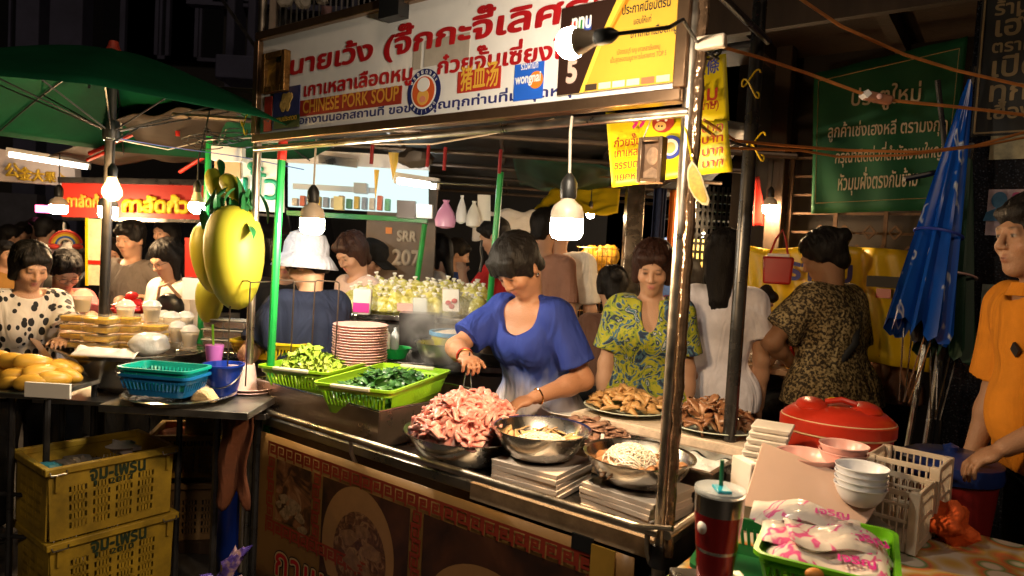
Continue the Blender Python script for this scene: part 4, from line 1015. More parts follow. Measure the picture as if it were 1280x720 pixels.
cline('ประกาศนียบัตรนี้', .52, .80, .38, .034, INKK, .02); cline('มอบให้แก่', .62, .67, .14, .024, INKK); cline('เกาเหลาเลือดหมู', .60, .53, .36, .032, INKK, .015)
cline('เมืองชลบุรี เมนู เกาเหลาเลือดหมู', .50, .37, .34, .019, mat('brown_ink', (.22, .09, .015), .5)); cline('เป็นสุดยอดเมนูอาหารในรายการ TOP 5', .45, .29, .44, .019, MATS['brown_ink'])
cline('5', .075, .14, .10, .088, mat('silver_print', (.62, .42, .36), .3), .05)
for i, cc in enumerate([(.5, .05, .03), (.03, .25, .05), (.03, .08, .4)]): cpoly('logo_tile', [(.09+.062*i, .70), (.148+.062*i, .70), (.148+.062*i, .83), (.09+.062*i, .83)], mat('logo%d' % i, cc, .4), .0050)
cline('ททบ', .095, .735, .18, .055, MATS['white_print'], .04)
for i, cc in enumerate([(.05, .03, .02), (.6, .5, .4), (.62, .55, .45), (.65, .5, .4), (.55, .12, .05), (.6, .45, .3)]): cpoly('sponsor_tile', [(.25+.115*i, .015), (.35+.115*i, .015), (.35+.115*i, .085), (.25+.115*i, .085)], mat('sponsor%d' % i, cc, .4), .0050)
# ------------------------------------------------------------------ yellow price banner hung behind the post
pb = thing('price_banner', 'bright yellow price banner with a red pig head hanging behind the right post', 'banner', cw(1.9, .32, 1.75))
PVv = .26
YB = mat('lemon_vinyl', (.72, .62, .01), .4, var=.08, vscale=4)
q4 = [on(765, 234, PVv), on(915, 214, PVv), on(905, 66, PVv), on(757, 136, PVv)]
top2 = on(868, 60, PVv)
mb = MB(CART)
def pbp(s, t): c = bil([on(765, 234, PVv), on(915, 214, PVv), on(908, 150, PVv), on(757, 140, PVv)], s, t); return (c[0], PVv+.010*math.sin(s*7), c[1])
mb.sheet(pbp, 24, 8); mb.sheet(lambda s, t: (bil([on(862, 152, PVv), on(910, 150, PVv), on(906, 66, PVv), on(858, 74, PVv)], s, t)[0], PVv+.004+.010*math.sin(s*3+4), bil([on(862, 152, PVv), on(910, 150, PVv), on(906, 66, PVv), on(858, 74, PVv)], s, t)[1]), 8, 8)
mb.build('vinyl', YB, pb, solid=.002)
PE = PVv-.016
def pline(s, p0, p1, h, m, b): return sline(s, p0, p1, h, m, b, parent=pb, v=PE)
RBR = mat('maroon_ink', (.28, .02, .01), .5)
for s_, y in (('ก๋วยจั๊บ', 184), ('เกาเหลา', 197), ('ธรรมดา', 212), ('แยกหมู', 227)): pline(s_, (767, y), (802, y-4), .036, RBR, .018)
for y in (166, 180, 195, 210): pline('บาท', (876, y), (905, y-4), .034, RBR, .015)
pline('หมู', (866, 128), (898, 124), .062, RBR, .02); pline('(สนาม)', (862, 140), (899, 135), .034, RBR, .01); pline('果條', (866, 96), (899, 88), .052, mat('blue_print', (.02, .04, .3), .5), .02)
MAG = mat('magenta_print', (.65, .03, .28), .4)
pline('99', (789, 160), (807, 157), .062, MAG, .06); pline('99', (862, 184), (871, 182), .05, MAG, .06); pline('99', (862, 200), (871, 198), .05, MAG, .06)
def pdisc(name, x, y, r, m, e, rx=1., ry=1.): a = on(x, y, PE); mb = MB(CART); mb.prism([(a[0]+r*rx*math.cos(t), a[1]+r*ry*math.sin(t)) for t in np.linspace(0, 2*PI, 21)[:-1]], PE-e, PE); mb.build(name, m, pb)
PIGR = mat('pig_red', (.33, .03, .015), .5); PIGP = mat('pig_peach', (.72, .42, .14), .5)
pdisc('pig_head', 829, 153, .036, PIGR, .002, 1., .85); pdisc('pig_ear', 820, 144, .016, PIGP, .0015); pdisc('pig_ear', 840, 142, .016, PIGP, .0015); pdisc('pig_snout', 826, 158, .017, PIGP, .003, 1.1, .8)
for dx in (-2, 2): pdisc('pig_nostril', 826+dx, 158, .003, INKK, .0036)
for dx in (-5, 5): pdisc('pig_eye', 828+dx, 150, .0045, MATS['white_print'], .003)
pdisc('round_emblem', 838, 184, .036, MATS['blue_print'], .0015); pdisc('round_emblem_field', 838, 184, .025, MATS['white_print'], .002); pdisc('round_emblem_face', 838, 185, .017, PIGP, .0026)
# framed portrait hung in front of it
fp = thing('framed_portrait', 'small framed sepia portrait hanging under the right end of the signboard', 'picture frame', cw(on(815, 228, .05)[0], .05, on(815, 228, .05)[1]))
a = on(798, 229, .05); b = on(832, 171, .05); cu, cz, wu, wz = (a[0]+b[0])/2, (a[1]+b[1])/2, b[0]-a[0], b[1]-a[1]
mb = MB(CART)
for s_ in (-1, 1): mb.box((cu+s_*(wu/2-.006), .05, cz), (.012, .035, wz)); mb.box((cu, .05, cz+s_*(wz/2-.006)), (wu-.025, .035, .012))
mb.build('frame', mat('frame_bronze', (.20, .13, .08), .3, .6, var=.3), fp, bevel=.002); mb = MB(CART); mb.box((cu, .06, cz), (wu-.024, .01, wz-.024)); mb.build('photo', mat('sepia', (.20, .11, .06), .35, var=.4, vscale=30), fp)
mb = MB(CART); mb.prism([(cu+.018*math.cos(t), cz+.012+.025*math.sin(t)) for t in np.linspace(0, 2*PI, 17)[:-1]], .0525, .055); mb.prism([(cu-.036, cz-.065), (cu-.03, cz-.035), (cu, cz-.018), (cu+.03, cz-.035), (cu+.036, cz-.065)], .0525, .055); mb.build('bust', mat('sepia_light', (.36, .22, .13), .4, var=.4, vscale=60), fp)
mb = MB(CART); mb.tube([(cu-.03, .05, cz+wz/2), (cu, .03, 1.90)], .002, 5); mb.build('string', CABLEW, fp)
# yellow leaf-shaped pendant on the post
lf = thing('leaf_pendant', 'yellow leaf-shaped card hanging from the right front post', 'pendant', cw(on(873, 235, -.02)[0], -.02, on(873, 235, -.02)[1]))
pts = [(865, 201), (871, 208), (877, 219), (881, 232), (887, 250), (885, 257), (878, 256), (868, 247), (861, 234), (859, 220), (860, 210)]
mb = MB(CART); mb.prism([on(x, y, -.045) for x, y in pts], -.047, -.043); mb.build('card', mat('card_edge', (.62, .48, .25), .5), lf)
c_ = np.mean(pts, 0); mb = MB(CART); mb.prism([on(c_[0]+(x-c_[0])*.84, c_[1]+(y-c_[1])*.87, -.045) for x, y in pts], -.0486, -.0472); mb.build('print', mat('card_yellow', (.50, .32, .02), .45, var=.5, vscale=45), lf)
mb = MB(CART); mb.tube([(on(865, 201, -.045)[0], -.045, on(865, 201, -.045)[1]), (1.925, -.02, 1.86)], .002, 5); mb.build('string', YELLOW, lf)
# white socket block on the post top
mb = MB(CART); mb.box((JU, -.03, JZ), (.075, .03, .032)); mb.build('junction_box', CASE, label='cream electric junction box beside the right end of the signboard', cat='junction box', bevel=.005)
# ------------------------------------------------------------------ things on the cart
def basket(name, L, Wd, Hh, m, hm=None, M=None, slots=True, t=.004, wall=1.0):
    """rectangular plastic basket (local: x = width, y = length, z up); open slots are real gaps between ribs"""
    M = M or Matrix()
    rim = MB(M); b = .82
    def rr(w, l, z, r=.03, n=5):
        out = []
        for cx, cy, a0 in ((w/2-r, l/2-r, 0), (-w/2+r, l/2-r, PI/2), (-w/2+r, -l/2+r, PI), (w/2-r, -l/2+r, 1.5*PI)):
            for i in range(n): a = a0+PI/2*i/(n-1); out.append((cx+r*math.cos(a), cy+r*math.sin(a), z))
        return out
    def ring(o, i):
        n = len(o); rim.add(o+i, [(k, (k+1) % n, n+(k+1) % n, n+k) for k in range(n)])
    o1 = rr(Wd+.022, L+.022, Hh-.010, .035); o2 = rr(Wd+.022, L+.022, Hh, .035); i2 = rr(Wd, L, Hh, .03); i3 = rr(Wd-.006, L-.006, Hh-.030, .03)
    ring(o1, o2); ring(o2, i2); ring(i2, i3); ring(rr(Wd, L, Hh-.012, .03), o1); ring(rr(Wd*.985, L*.985, Hh-.030, .03), rr(Wd, L, Hh-.012, .03))
    w1 = lambda z: Wd*(b+(1-b)*z/Hh); l1 = lambda z: L*(b+(1-b)*z/Hh)
    def band(z0, z1): ring(rr(w1(z0), l1(z0), z0, .03), rr(w1(z1), l1(z1), z1, .03)); ring(rr(w1(z0)-.005, l1(z0)-.005, z0, .03), rr(w1(z1)-.005, l1(z1)-.005, z1, .03))
    band(0, Hh*.30); band(Hh*.76, Hh-.02)
    if slots:
        z0, z1 = Hh*.29, Hh*.77; zm = (z0+z1)/2
        for ax in (0, 1):
            ln = L if ax else Wd; n = int(ln/.017)
            for i in range(n):
                p = (i+.5)/n-.5
                if abs(p) > .47: continue
                for s in (-1, 1):
                    A = (s*w1(z0)/2, p*l1(z0), z0) if ax else (p*w1(z0), s*l1(z0)/2, z0); B2 = (s*w1(z1)/2, p*l1(z1), z1) if ax else (p*w1(z1), s*l1(z1)/2, z1)
                    rim.bar(A, B2, .0075, .005)
    else: band(Hh*.29, Hh*.77)
    pb_ = rr(w1(0), l1(0), .002, .03); rim.add(pb_, [tuple(range(len(pb_)))])
    return rim
def veg_mesh(kind, M, w, l, z, hh, seed, n):
    mb = MB(M); R_ = random.Random(seed)
    for i in range(n):
        x, y = R_.uniform(-w/2, w/2), R_.uniform(-l/2, l/2); q = max(0, 1-(2*x/w)**2)*max(0, 1-(2*y/l)**2); zz = z+hh*(q**.5)*R_.uniform(.2, 1)
        a = R_.uniform(0, 2*PI); tl = R_.uniform(-.9, .9); L = R_.uniform(.022, .05) if kind == 'leaf' else R_.uniform(.02, .045); wd = L*R_.uniform(.28, .42)
        R = Euler((tl, R_.uniform(-.7, .7), a)).to_matrix(); vs = []; 
        prof = [0, .75, 1, .7, 0] if kind == 'leaf' else [.15, .6, 1, .85, .5]
        for k, pr in enumerate(prof):
            t_ = k/4-.5; bend = .25*L*(1-(2*t_)**2); ruf = .012*math.sin(k*2.6+i) if kind != 'leaf' else 0
            for s in (-1, 0, 1): vs.append(Vector((x, y, zz)) + R @ Vector((s*wd*pr, t_*2*L*.5*2*.5*2, bend-abs(s)*wd*.25+ruf*s)))
        mb.add(vs, [(k*3+s, k*3+s+1, (k+1)*3+s+1, (k+1)*3+s) for k in range(4) for s in (0, 1)])
    return mb
# steel trough
tr = thing('steel_trough', 'deep rectangular steel trough under the two lime green baskets', 'trough', cw(.38, .34, .765))
mb = MB(CART); u0, u1, v0, v1, z0, z1 = -.03, .785, .03, .64, .765, .905; th = .004
for c, s in [(((u0+u1)/2, v0, (z0+z1)/2), (u1-u0, th, z1-z0)), (((u0+u1)/2, v1, (z0+z1)/2), (u1-u0, th, z1-z0)), ((u0, (v0+v1)/2, (z0+z1)/2), (th, v1-v0-th-.001, z1-z0)), ((u1, (v0+v1)/2, (z0+z1)/2), (th, v1-v0-th-.001, z1-z0)), (((u0+u1)/2, (v0+v1)/2, z0+.006), (u1-u0-.01, v1-v0-.01, .006))]: mb.box(c, s)
mb.build('trough_body', mat('trough_steel', (.34, .26, .20), .3, .9, var=.3, vscale=4, rvar=.12), tr)
mb = MB(CART); mb.tube([(u0, v0, z1), (u1, v0, z1), (u1, v1, z1), (u0, v1, z1), (u0, v0, z1)], .005, 8); mb.build('rolled_rim', STEEL, tr)
LEAFD = ramp_mat('dark_greens', 'noise', 14, [(.3, (.010, .045, .010)), (.5, (.03, .12, .02)), (.7, (.10, .22, .05))], .4, 3, interp='LINEAR')
LEAFL = ramp_mat('lettuce_green', 'noise', 14, [(.3, (.16, .28, .02)), (.5, (.30, .42, .04)), (.75, (.50, .55, .12))], .45, 3, interp='LINEAR')
for i, (u, v, z, rot, lb, lm, kd, nm, lbl) in enumerate([
        (.135, .30, .860, .36, 'lime green basket of pale lettuce, the left one on the trough', LEAFL, 'frill', 'lettuce', 'pale frilly lettuce heaped in the left lime basket'),
        (.555, .275, .855, .33, 'lime green basket of dark leafy greens, the right one on the trough', LEAFD, 'leaf', 'leafy_greens', 'dark green leaves heaped in the right lime basket')]):
    M = CM(u, v, z, rot); b = thing('vegetable_basket', lb, 'basket', cw(u, v, z), 0, 'lime baskets of greens')
    basket('b', .56, .33, .125, LIME, M=M).build('basket_body', LIME, b)
    for s in (-1, 1): mb = MB(M); mb.box((0, s*.288, .120), (.17, .020, .016)); mb.build('handle', mat('ivory_plastic', (.62, .60, .40), .4), b, bevel=.005)
    mb = veg_mesh(kd, M, .23, .44, .062, .078, 5+i, 900); mb.build(nm, lm, label=lbl, cat='vegetables', kind='stuff')
    if i == 0: mb = veg_mesh(kd, CM(u-.0, v-.12, z, rot), .14, .16, .09, .11, 9, 260); mb.build('lettuce_wrap', LEAFL, label='taller tuft of lettuce standing in the left lime basket', cat='vegetables', kind='stuff')
# raw pork
def bowl(mb, c, r, hgt, thick=.003, foot=.5, n=40, lip=.008):
    pr = [(r*foot*.15, .0), (r*foot, .002), (r*(foot+.2), hgt*.14), (r*.86, hgt*.48), (r*.965, hgt*.80), (r, hgt-.004), (r+lip, hgt), (r+lip, hgt+.003), (r-.002, hgt), (r*.965-thick, hgt*.80), (r*.86-thick, hgt*.48), (r*(foot+.2)-thick, hgt*.15), (r*foot*.9, .006), (.001, .006)]
    return mb.lathe(pr, n, c)
mb = MB(CART); bowl(mb, (1.09, .175, .763), .216, .108, lip=.012); mb.build('steel_basin', STEEL, label='wide steel basin heaped with raw pink pork', cat='basin')
def slice_mesh(L, W2, curl, seed, thick=.008):
    mb = MB(); R_ = random.Random(seed); nx, ny = 6, 4; ph = R_.uniform(0, 6)
    def f(s, t, side):
        x = (s-.5)*L; y = (t-.5)*W2*(1-.55*(2*s-1)**2)*(1+.15*math.sin(5*s+ph)); z = curl*L*(.5*math.sin(PI*s+ph*.3)+.35*math.sin(4*s+3*t+ph))
        edge = (1-(2*s-1)**4)*(1-(2*t-1)**4); return (x, y, z+side*thick*.5*max(edge, .0)**.5)
    mb.sheet(lambda s, t: f(s, t, 1), nx, ny); mb.sheet(lambda s, t: f(s, t, -1), nx, ny); return mb
# one heap of folded meat: many overlapping strips in a single mass
PORK = ramp_mat('raw_pork', 'noise', 26, [(.30, (.48, .13, .11)), (.45, (.64, .25, .21)), (.58, (.72, .36, .31)), (.72, (.78, .55, .48))], .42, 6, distort=1.4, interp='LINEAR')
nb = PORK.node_tree.nodes['Principled BSDF']; nb.inputs['Subsurface Weight'].default_value = .15; nb.inputs['Subsurface Radius'].default_value = (.02, .006, .004); nb.inputs['Subsurface Scale'].default_value = .5
mb = MB(CART); R_ = random.Random(3); hc_ = (1.09, .175, .86)
mb.ellipsoid((1.09, .175, .855), (.18, .18, .115), 28, 14)
for i in range(430):
    a = R_.uniform(0, 2*PI); q = math.sqrt(R_.random()); r = q*.178; zz = .868+.125*(1-q**2.0)**.8*R_.uniform(.90, 1.05)
    x, y = hc_[0]+r*math.cos(a), hc_[1]+r*math.sin(a); L = R_.uniform(.05, .085); R = Euler((R_.uniform(-.6, .6)+.4*math.sin(a)*q, R_.uniform(-.6, .6), R_.uniform(0, 6.3))).to_matrix(); ph = R_.uniform(0, 6); cv_ = R_.uniform(.3, 1.0)
    pts = [Vector((x, y, zz))+R @ Vector(((t-.5)*L, cv_*L*.5*math.sin(PI*t+ph*.2), .25*L*math.sin(2.4*PI*t+ph)*cv_)) for t in np.linspace(0, 1, 8)]
    w_ = R_.uniform(.010, .020); mb.tube(pts, [w_*(.35+.75*math.sin(PI*min(.97, max(.06, t)))**.6*(1+.25*math.sin(7*t+ph))) for t in np.linspace(0, 1, 8)], 9, flat=R_.uniform(.30, .50))
mb.build('raw_pork', PORK, label='big heap of raw pink pork strips in the wide basin', cat='meat', kind='stuff', angle=180)
# foam lunch boxes, tied in stacks: each box is a thing
def foam_box(label, M, w=.20, l=.20, hh=.017): mb = MB(M); mb.box((0, 0, hh/2), (w, l, hh*.98), taper=.99); return mb.build('foam_box', mat('cream_foam', (.84, .70, .58), .75, var=.06), label=label, cat='box', group='stacked foam boxes', bevel=.002)
for (u, v, n, wh, rot) in [(1.43, .165, 5, 'under the left steel bowl', .05), (1.77, .165, 5, 'under the right steel bowl', -.1)]:
    for k in range(n): foam_box('white foam box in the stack %s' % wh, CM(u+rng.uniform(-.004, .004), v+rng.uniform(-.004, .004), .762+k*.0165, rot+rng.uniform(-.03, .03)), .245, .24)
# steel bowls with contents
NOOD = mat('white_noodles', (.80, .70, .58), .35, var=.12, vscale=60, sss=.2)
OFF1 = ramp_mat('braised_offal', 'noise', 16, [(.3, (.20, .08, .03)), (.5, (.40, .20, .09)), (.7, (.58, .36, .18))], .35, 5, interp='LINEAR')
OFF2 = ramp_mat('fried_offal', 'noise', 16, [(.3, (.34, .17, .06)), (.5, (.55, .33, .13)), (.7, (.68, .48, .24))], .4, 5, interp='LINEAR')
LIV = ramp_mat('boiled_liver', 'noise', 18, [(.3, (.20, .10, .07)), (.5, (.34, .19, .13)), (.72, (.46, .30, .21))], .42, 5, interp='LINEAR')
DUCK = ramp_mat('brown_offal', 'noise', 16, [(.3, (.13, .05, .02)), (.5, (.28, .13, .06)), (.72, (.46, .29, .16))], .35, 5, interp='LINEAR')
SL = {}
def slices(kind, m, label, grp, c, r, hh, n, seed, L=(.05, .085), W2=(.028, .045), curl=(.05, .3), thick=.006, tilt=.5, cat='meat'):
    """every slice is an object of its own; they share a handful of meshes"""
    R_ = random.Random(seed); key = (kind,)
    if key not in SL:
        SL[key] = []
        for j in range(5):
            sl = slice_mesh(R_.uniform(*L), R_.uniform(*W2), R_.uniform(*curl), seed*7+j, thick); me = bpy.data.meshes.new(kind); me.from_pydata(sl.v, [], sl.f); me.materials.append(m)
            bm = bmesh.new(); bm.from_mesh(me); bmesh.ops.remove_doubles(bm, verts=bm.verts, dist=1e-4); bmesh.ops.recalc_face_normals(bm, faces=bm.faces); bm.to_mesh(me); bm.free(); me.polygons.foreach_set('use_smooth', [True]*len(me.polygons)); SL[key].append(me)
    for i in range(n):
        q = math.sqrt((i+.5)/n); a = i*2.399+R_.uniform(-.3, .3); rr = r*q
        o = bpy.data.objects.new(kind, SL[key][i % 5]); COL.objects.link(o)
        P = np.array(c, float); P = P+CU*rr*math.cos(a)+CV*rr*math.sin(a); P[2] += hh*(1-q**1.6)+.006+R_.uniform(0, .008)
        o.location = [float(x) for x in P]; o.rotation_euler = (R_.uniform(-tilt, tilt), R_.uniform(-tilt, tilt), R_.uniform(0, 6.3)); s_ = R_.uniform(.8, 1.2); o.scale = (s_, s_, s_*1.2); tag(o, label, cat, grp)
def noodle_heap(M, c, r, hh, n, seed, name, label, m=NOOD):
    mb = MB(M); R_ = random.Random(seed); mb.ellipsoid((c[0], c[1], c[2]), (r*.85, r*.85, hh*.85), 20, 10, jitter=.2, seed=seed)
    for i in range(n):
        a = R_.uniform(0, 6.28); pts = []
        for k in range(7):
            q = R_.uniform(.1, 1) if k == 0 else q+R_.uniform(-.22, .22); q = min(max(q, .02), 1); a += R_.uniform(.1, .5); pts.append((c[0]+r*q*math.cos(a), c[1]+r*q*math.sin(a), c[2]+hh*(1-q*q)**.5*R_.uniform(.92, 1.05)))
        mb.tube(pts, .0026, 5)
    mb.build(name, m, label=label, cat='noodles')
mb = MB(CART); bowl(mb, (1.415, .165, .848), .158, .098); mb.build('steel_bowl', STEEL, label='steel bowl of noodles and pale slices, left of the two bowls on foam boxes', cat='bowl', group='steel bowls on foam boxes')
mb = MB(CART); bowl(mb, (1.765, .175, .848), .160, .075+.01); mb.build('steel_bowl', STEEL, label='steel bowl of brown offal with white noodles, right of the two bowls on foam boxes', cat='bowl', group='steel bowls on foam boxes')
noodle_heap(CART, (1.43, .15, .898), .09, .030, 60, 4, 'noodles', 'flat heap of translucent noodles in the left steel bowl')
slices('pale_slice', mat('pale_fishcake', (.66, .42, .20), .4, var=.3, vscale=30), 'pale tan slice beside the noodles in the left steel bowl', 'pale slices in the left bowl', cw(1.40, .20, .895), .125, .012, 26, 11, (.05, .08), (.02, .03), (.0, .15), .005)
slices('offal_slice', OFF1, 'brown offal slice around the noodle heap in the right steel bowl', 'offal in the right bowl', cw(1.765, .18, .885), .135, .022, 42, 12)
noodle_heap(CART, (1.75, .15, .900), .085, .062, 90, 5, 'noodles', 'tall white noodle heap in the right steel bowl')
# plates of sliced meats
def plate(label, c, r, m=MELA, hh=.022, grp=None, name='plate', n=40, ex=1.0, M=CART, rot=0):
    mb = MB(M); mb.lathe([(.001, .006), (r*.62, .006), (r*.72, .010), (r, hh), (r+.003, hh+.002), (r, hh+.004), (r*.72, .014), (r*.6, .010), (.001, .010)][::1], n, c, sx=1, sy=ex); mb.lathe([(r*.55, 0), (r*.6, .007)], n, c, sy=ex)
    return mb.build(name, m, label=label, cat='plate', group=grp)
PALEG = mat('pale_green_melamine', (.58, .66, .56), .25)
plate('pale plate of golden fried offal on the raised shelf, left of the two', (1.40, .80, .901), .17, PALEG)
plate('pale plate of brown offal on the raised shelf, right of the two', (1.76, .80, .901), .178, PALEG)
slices('fried_slice', OFF2, 'golden fried offal piece heaped on the left shelf plate', 'fried offal on the left shelf plate', cw(1.40, .80, .92), .145, .060, 95, 13, (.05, .085), (.028, .042), (.1, .35), .012)
slices('brown_offal', DUCK, 'brown offal piece heaped on the right shelf plate', 'brown offal on the right shelf plate', cw(1.76, .80, .92), .145, .072, 85, 14, (.055, .09), (.03, .05), (.15, .45), .010, .8)
PINKM = mat('pink_melamine', (.72, .50, .44), .25)
plate('pale pink plate of sliced liver below the raised shelf', (1.40, .50, .835), .155, PINKM, .03)
slices('liver_slice', LIV, 'grey brown liver slice on the pale pink plate', 'liver on the pale pink plate', cw(1.40, .50, .855), .135, .050, 70, 15, (.055, .08), (.032, .045), (.0, .12), .005, .35)
mb = MB(CART); mb.box((1.36, .52, .798), (.40, .28, .072)); mb.build('cutting_block', mat('block_wood', (.40, .28, .17), .6, var=.3, vscale=9), label='wooden block under the pale pink liver plate', cat='block', bevel=.006)
plate('white plate of pink slices in front of the cook', (1.16, .48, .80), .13, MELA, .03); plate('white plate behind the liver plate, left of the fried offal', (1.20, .72, .865), .13, MELA, .02)
slices('pink_slice', mat('pink_slices', (.66, .34, .30), .4, var=.2), 'thin pink slice on the white plate in front of the cook', 'pink slices on the white plate', cw(1.18, .48, .82), .09, .012, 16, 16, (.06, .08), (.03, .045), (0, .1), .004, .2)
mb = MB(CART); mb.box((1.12, .50, .78), (.24, .26, .04)); mb.build('plate_stand', STEELB, label='low steel stand under the white plate in front of the cook', cat='stand', bevel=.003)
mb = MB(CART); mb.box((1.14, .755, .812), (.22, .20, .105)); mb.build('plate_stand', STEELB, label='taller steel stand under the rear white plate beside the cook', cat='stand', bevel=.003)
# ice tray
it = thing('ice_tray', 'rectangular steel tray of white shaved ice behind the right steel bowl', 'tray', cw(1.72, .52, .78))
mb = MB(CART); u0, u1, v0, v1, z0, z1 = 1.51, 1.925, .355, .605, .800, .868
for c, s in [(((u0+u1)/2, v0, (z0+z1)/2), (u1-u0, .003, z1-z0)), (((u0+u1)/2, v1, (z0+z1)/2), (u1-u0, .003, z1-z0)), ((u0, (v0+v1)/2, (z0+z1)/2), (.003, v1-v0-.004, z1-z0)), ((u1, (v0+v1)/2, (z0+z1)/2), (.003, v1-v0-.004, z1-z0)), (((u0+u1)/2, (v0+v1)/2, z0+.005), (u1-u0-.008, v1-v0-.008, .004))]: mb.box(c, s)
mb.build('pan', STEEL, it)
mb = MB(CART)
for a, b in [((u0-.008, v0), (u1+.008, v0)), ((u0-.008, v1), (u1+.008, v1)), ((u0, v0), (u0, v1)), ((u1, v0), (u1, v1))]: mb.bar((a[0], a[1], z1+.002), (b[0], b[1], z1+.002), .018, .004)
mb.build('lip', STEEL, it)
mb = MB(CART); mb.box((1.72, .48, .782), (.40, .22, .035)); mb.build('support', STEELB, it)
mb = MB(CART); mb.sheet(lambda s, t: (u0+.01+s*(u1-u0-.02), v0+.01+t*(v1-v0-.02), z1-.020+.018*mnoise.noise(Vector((s*7, t*5, 1)))+.022*math.sin(PI*s)*math.sin(PI*t)), 40, 26); mb.build('shaved_ice', mat('shaved_ice', (.72, .74, .74), .35, var=.1, vscale=40, bump=.6, bscale=140, sss=.2), label='bed of white shaved ice in the steel tray', cat='ice')
mb = MB(CART); mb.bar((1.535, .36, .872), (1.50, .43, .895), .012, .004); mb.build('spoon_handle', WHITEPL, label='white spoon handle leaning on the left corner of the ice tray', cat='spoon', bevel=.001)
# wire rack on the left of the trough
wr = thing('wire_rack', 'thin dark wire rack standing on the left end of the cart', 'rack', cw(-.05, .14, .80))
RUSTW = mat('rusty_wire', (.10, .07, .05), .4, .8, var=.4)
P4 = [(289, 353, 2.86), (313, 353, 2.80), (340, 352, 2.95), (368, 352, 2.98), (394, 352, 3.02), (424, 354, 3.05)]
for i, (x, y, d) in enumerate(P4):
    a = D(x, y, d); MB().tube([a, (a[0]-.004, a[1], .905 if i else .79)], .0032, 6).build('upright', RUSTW, wr)
for (i, j) in ((0, 1), (2, 3), (4, 5)):
    a, b = D(*P4[i]), D(*P4[j]); MB().tube([a, a+(b-a)*.1+np.array([0, 0, .006]), a+(b-a)*.9+np.array([0, 0, .006]), b], .0032, 6).build('top_bar', RUSTW, wr)
a, b = D(*P4[1]), D(*P4[2]); MB().tube([a, b], .0030, 6).build('top_bar', RUSTW, wr); a, b = D(*P4[3]), D(*P4[4]); MB().tube([a, b], .0030, 6).build('top_bar', RUSTW, wr)
# pale pink plates, a tall stack; each plate is a thing
PS = D(449, 452, 3.18); zt_ = 1.5-(405-312)*3.18/850
for k in range(15):
    z = zt_-.032-k*.0125
    plate('pale pink plate in the tall stack behind the green baskets', (PS[0]+rng.uniform(-.002, .002), PS[1], z), .126, PINKPL, .026, 'tall stack of pink plates', M=Matrix(), n=30)
zb_ = zt_-.032-14*.0125
mb = MB(); mb.box((PS[0]-.02, PS[1]+.05, zb_/2), (.50, .34, zb_-.004)); mb.build('steel_cabinet', STEELB, label='steel cabinet under the tall stack of pink plates', cat='cabinet', bevel=.004)
PS2 = D(322, 482, 2.95)
for k in range(4): plate('pale plate in the low stack left of the steel trough', (PS2[0]-.03, PS2[1], .80+k*.014), .10, PINKM, .03, 'low stack of pale plates', M=Matrix(), n=26)
mb = MB(); mb.box((PS2[0]-.02, PS2[1]-.04, .785), (.24, .26, .025)); mb.tube([(PS2[0]-.02, PS2[1], .0), (PS2[0]-.02, PS2[1], .775)], .016, 10); mb.build('side_shelf', STEELB, label='small steel side shelf at the left end of the cart', cat='shelf', bevel=.002)
mb = MB(); Pc = D(300, 470, 2.95); mb.lathe([(.078, 0), (.062, .10), (.058, .115), (.001, .118)], 24, (Pc[0], Pc[1], .857)); mb.build('upturned_bowl', PINKM, label='pale bowl upside down on the low plates by the left cart post', cat='bowl')
# ------------------------------------------------------------------ green parasol on the left
um = thing('parasol', 'big dark green market parasol with a red cap on a grey steel pole', 'parasol', (-1.85, 3.1, 0))
UC = np.array([-1.85, 3.1, 0]); UR, UZ0, UZ1, NS = .98, 1.985, 2.33, 10
UMB = mat('parasol_green', (.002, .050, .020), .8, spec=.08, var=.2, vscale=5, bump=.15, bscale=20)
nb = UMB.node_tree.nodes['Principled BSDF']; nb.inputs['Transmission Weight'].default_value = 0
mb = MB(); A0 = math.radians(9)
def ucan(s, t):
    a = A0+2*PI*s; k = (s*NS) % 1; sag = 1-.045*math.sin(PI*k)*t; r = UR*t*sag; return (UC[0]+r*math.cos(a), UC[1]+r*math.sin(a), UZ1-(UZ1-UZ0)*t**1.35-.03*math.sin(PI*k)*t*(1-t)*2)
mb.sheet(ucan, NS*6, 10); mb.build('canopy', UMB, um, solid=.003)
pb_ = MB(); pb_.tube([(UC[0]-.02, UC[1], .02), (UC[0], UC[1], UZ1)], .021, 12); pb_.build('pole', mat('pole_grey', (.06, .055, .055), .4, .6, var=.35, vscale=10), um)
MB().lathe([(.001, .05), (.018, .045), (.025, .02), (.035, 0)], 14, (UC[0], UC[1], UZ1-.005)).build('cap', mat('dull_red', (.30, .03, .015), .6), um)
MB().lathe([(.03, 0), (.036, .02), (.036, .07), (.03, .09)], 12, (UC[0], UC[1], UZ0-.06), capb=True, capt=True).build('hub', BLACKPL, um)
for k in range(NS):
    a = A0+2*PI*k/NS; rb = MB(); rb.tube([(UC[0]+UR*t*math.cos(a), UC[1]+UR*t*math.sin(a), UZ1-(UZ1-UZ0)*t**1.35-.012) for t in np.linspace(.02, 1.0, 12)], .0042, 5); r = rb.build('rib', BLACKPL, um)
    t = .55; MB().tube([(UC[0]+.035*math.cos(a), UC[1]+.035*math.sin(a), UZ0-.01), (UC[0]+UR*t*math.cos(a), UC[1]+UR*t*math.sin(a), UZ1-(UZ1-UZ0)*t**1.35-.016)], .0038, 5).build('strut', DARKMETAL, r)
mb = MB(); mb.lathe([(.20, 0), (.21, .03), (.19, .07), (.05, .09), (.05, .16)], 20, (UC[0]-.02, UC[1], 0), capb=True, capt=True); mb.build('base', mat('concrete', (.2, .19, .18), .9, bump=.3), um)
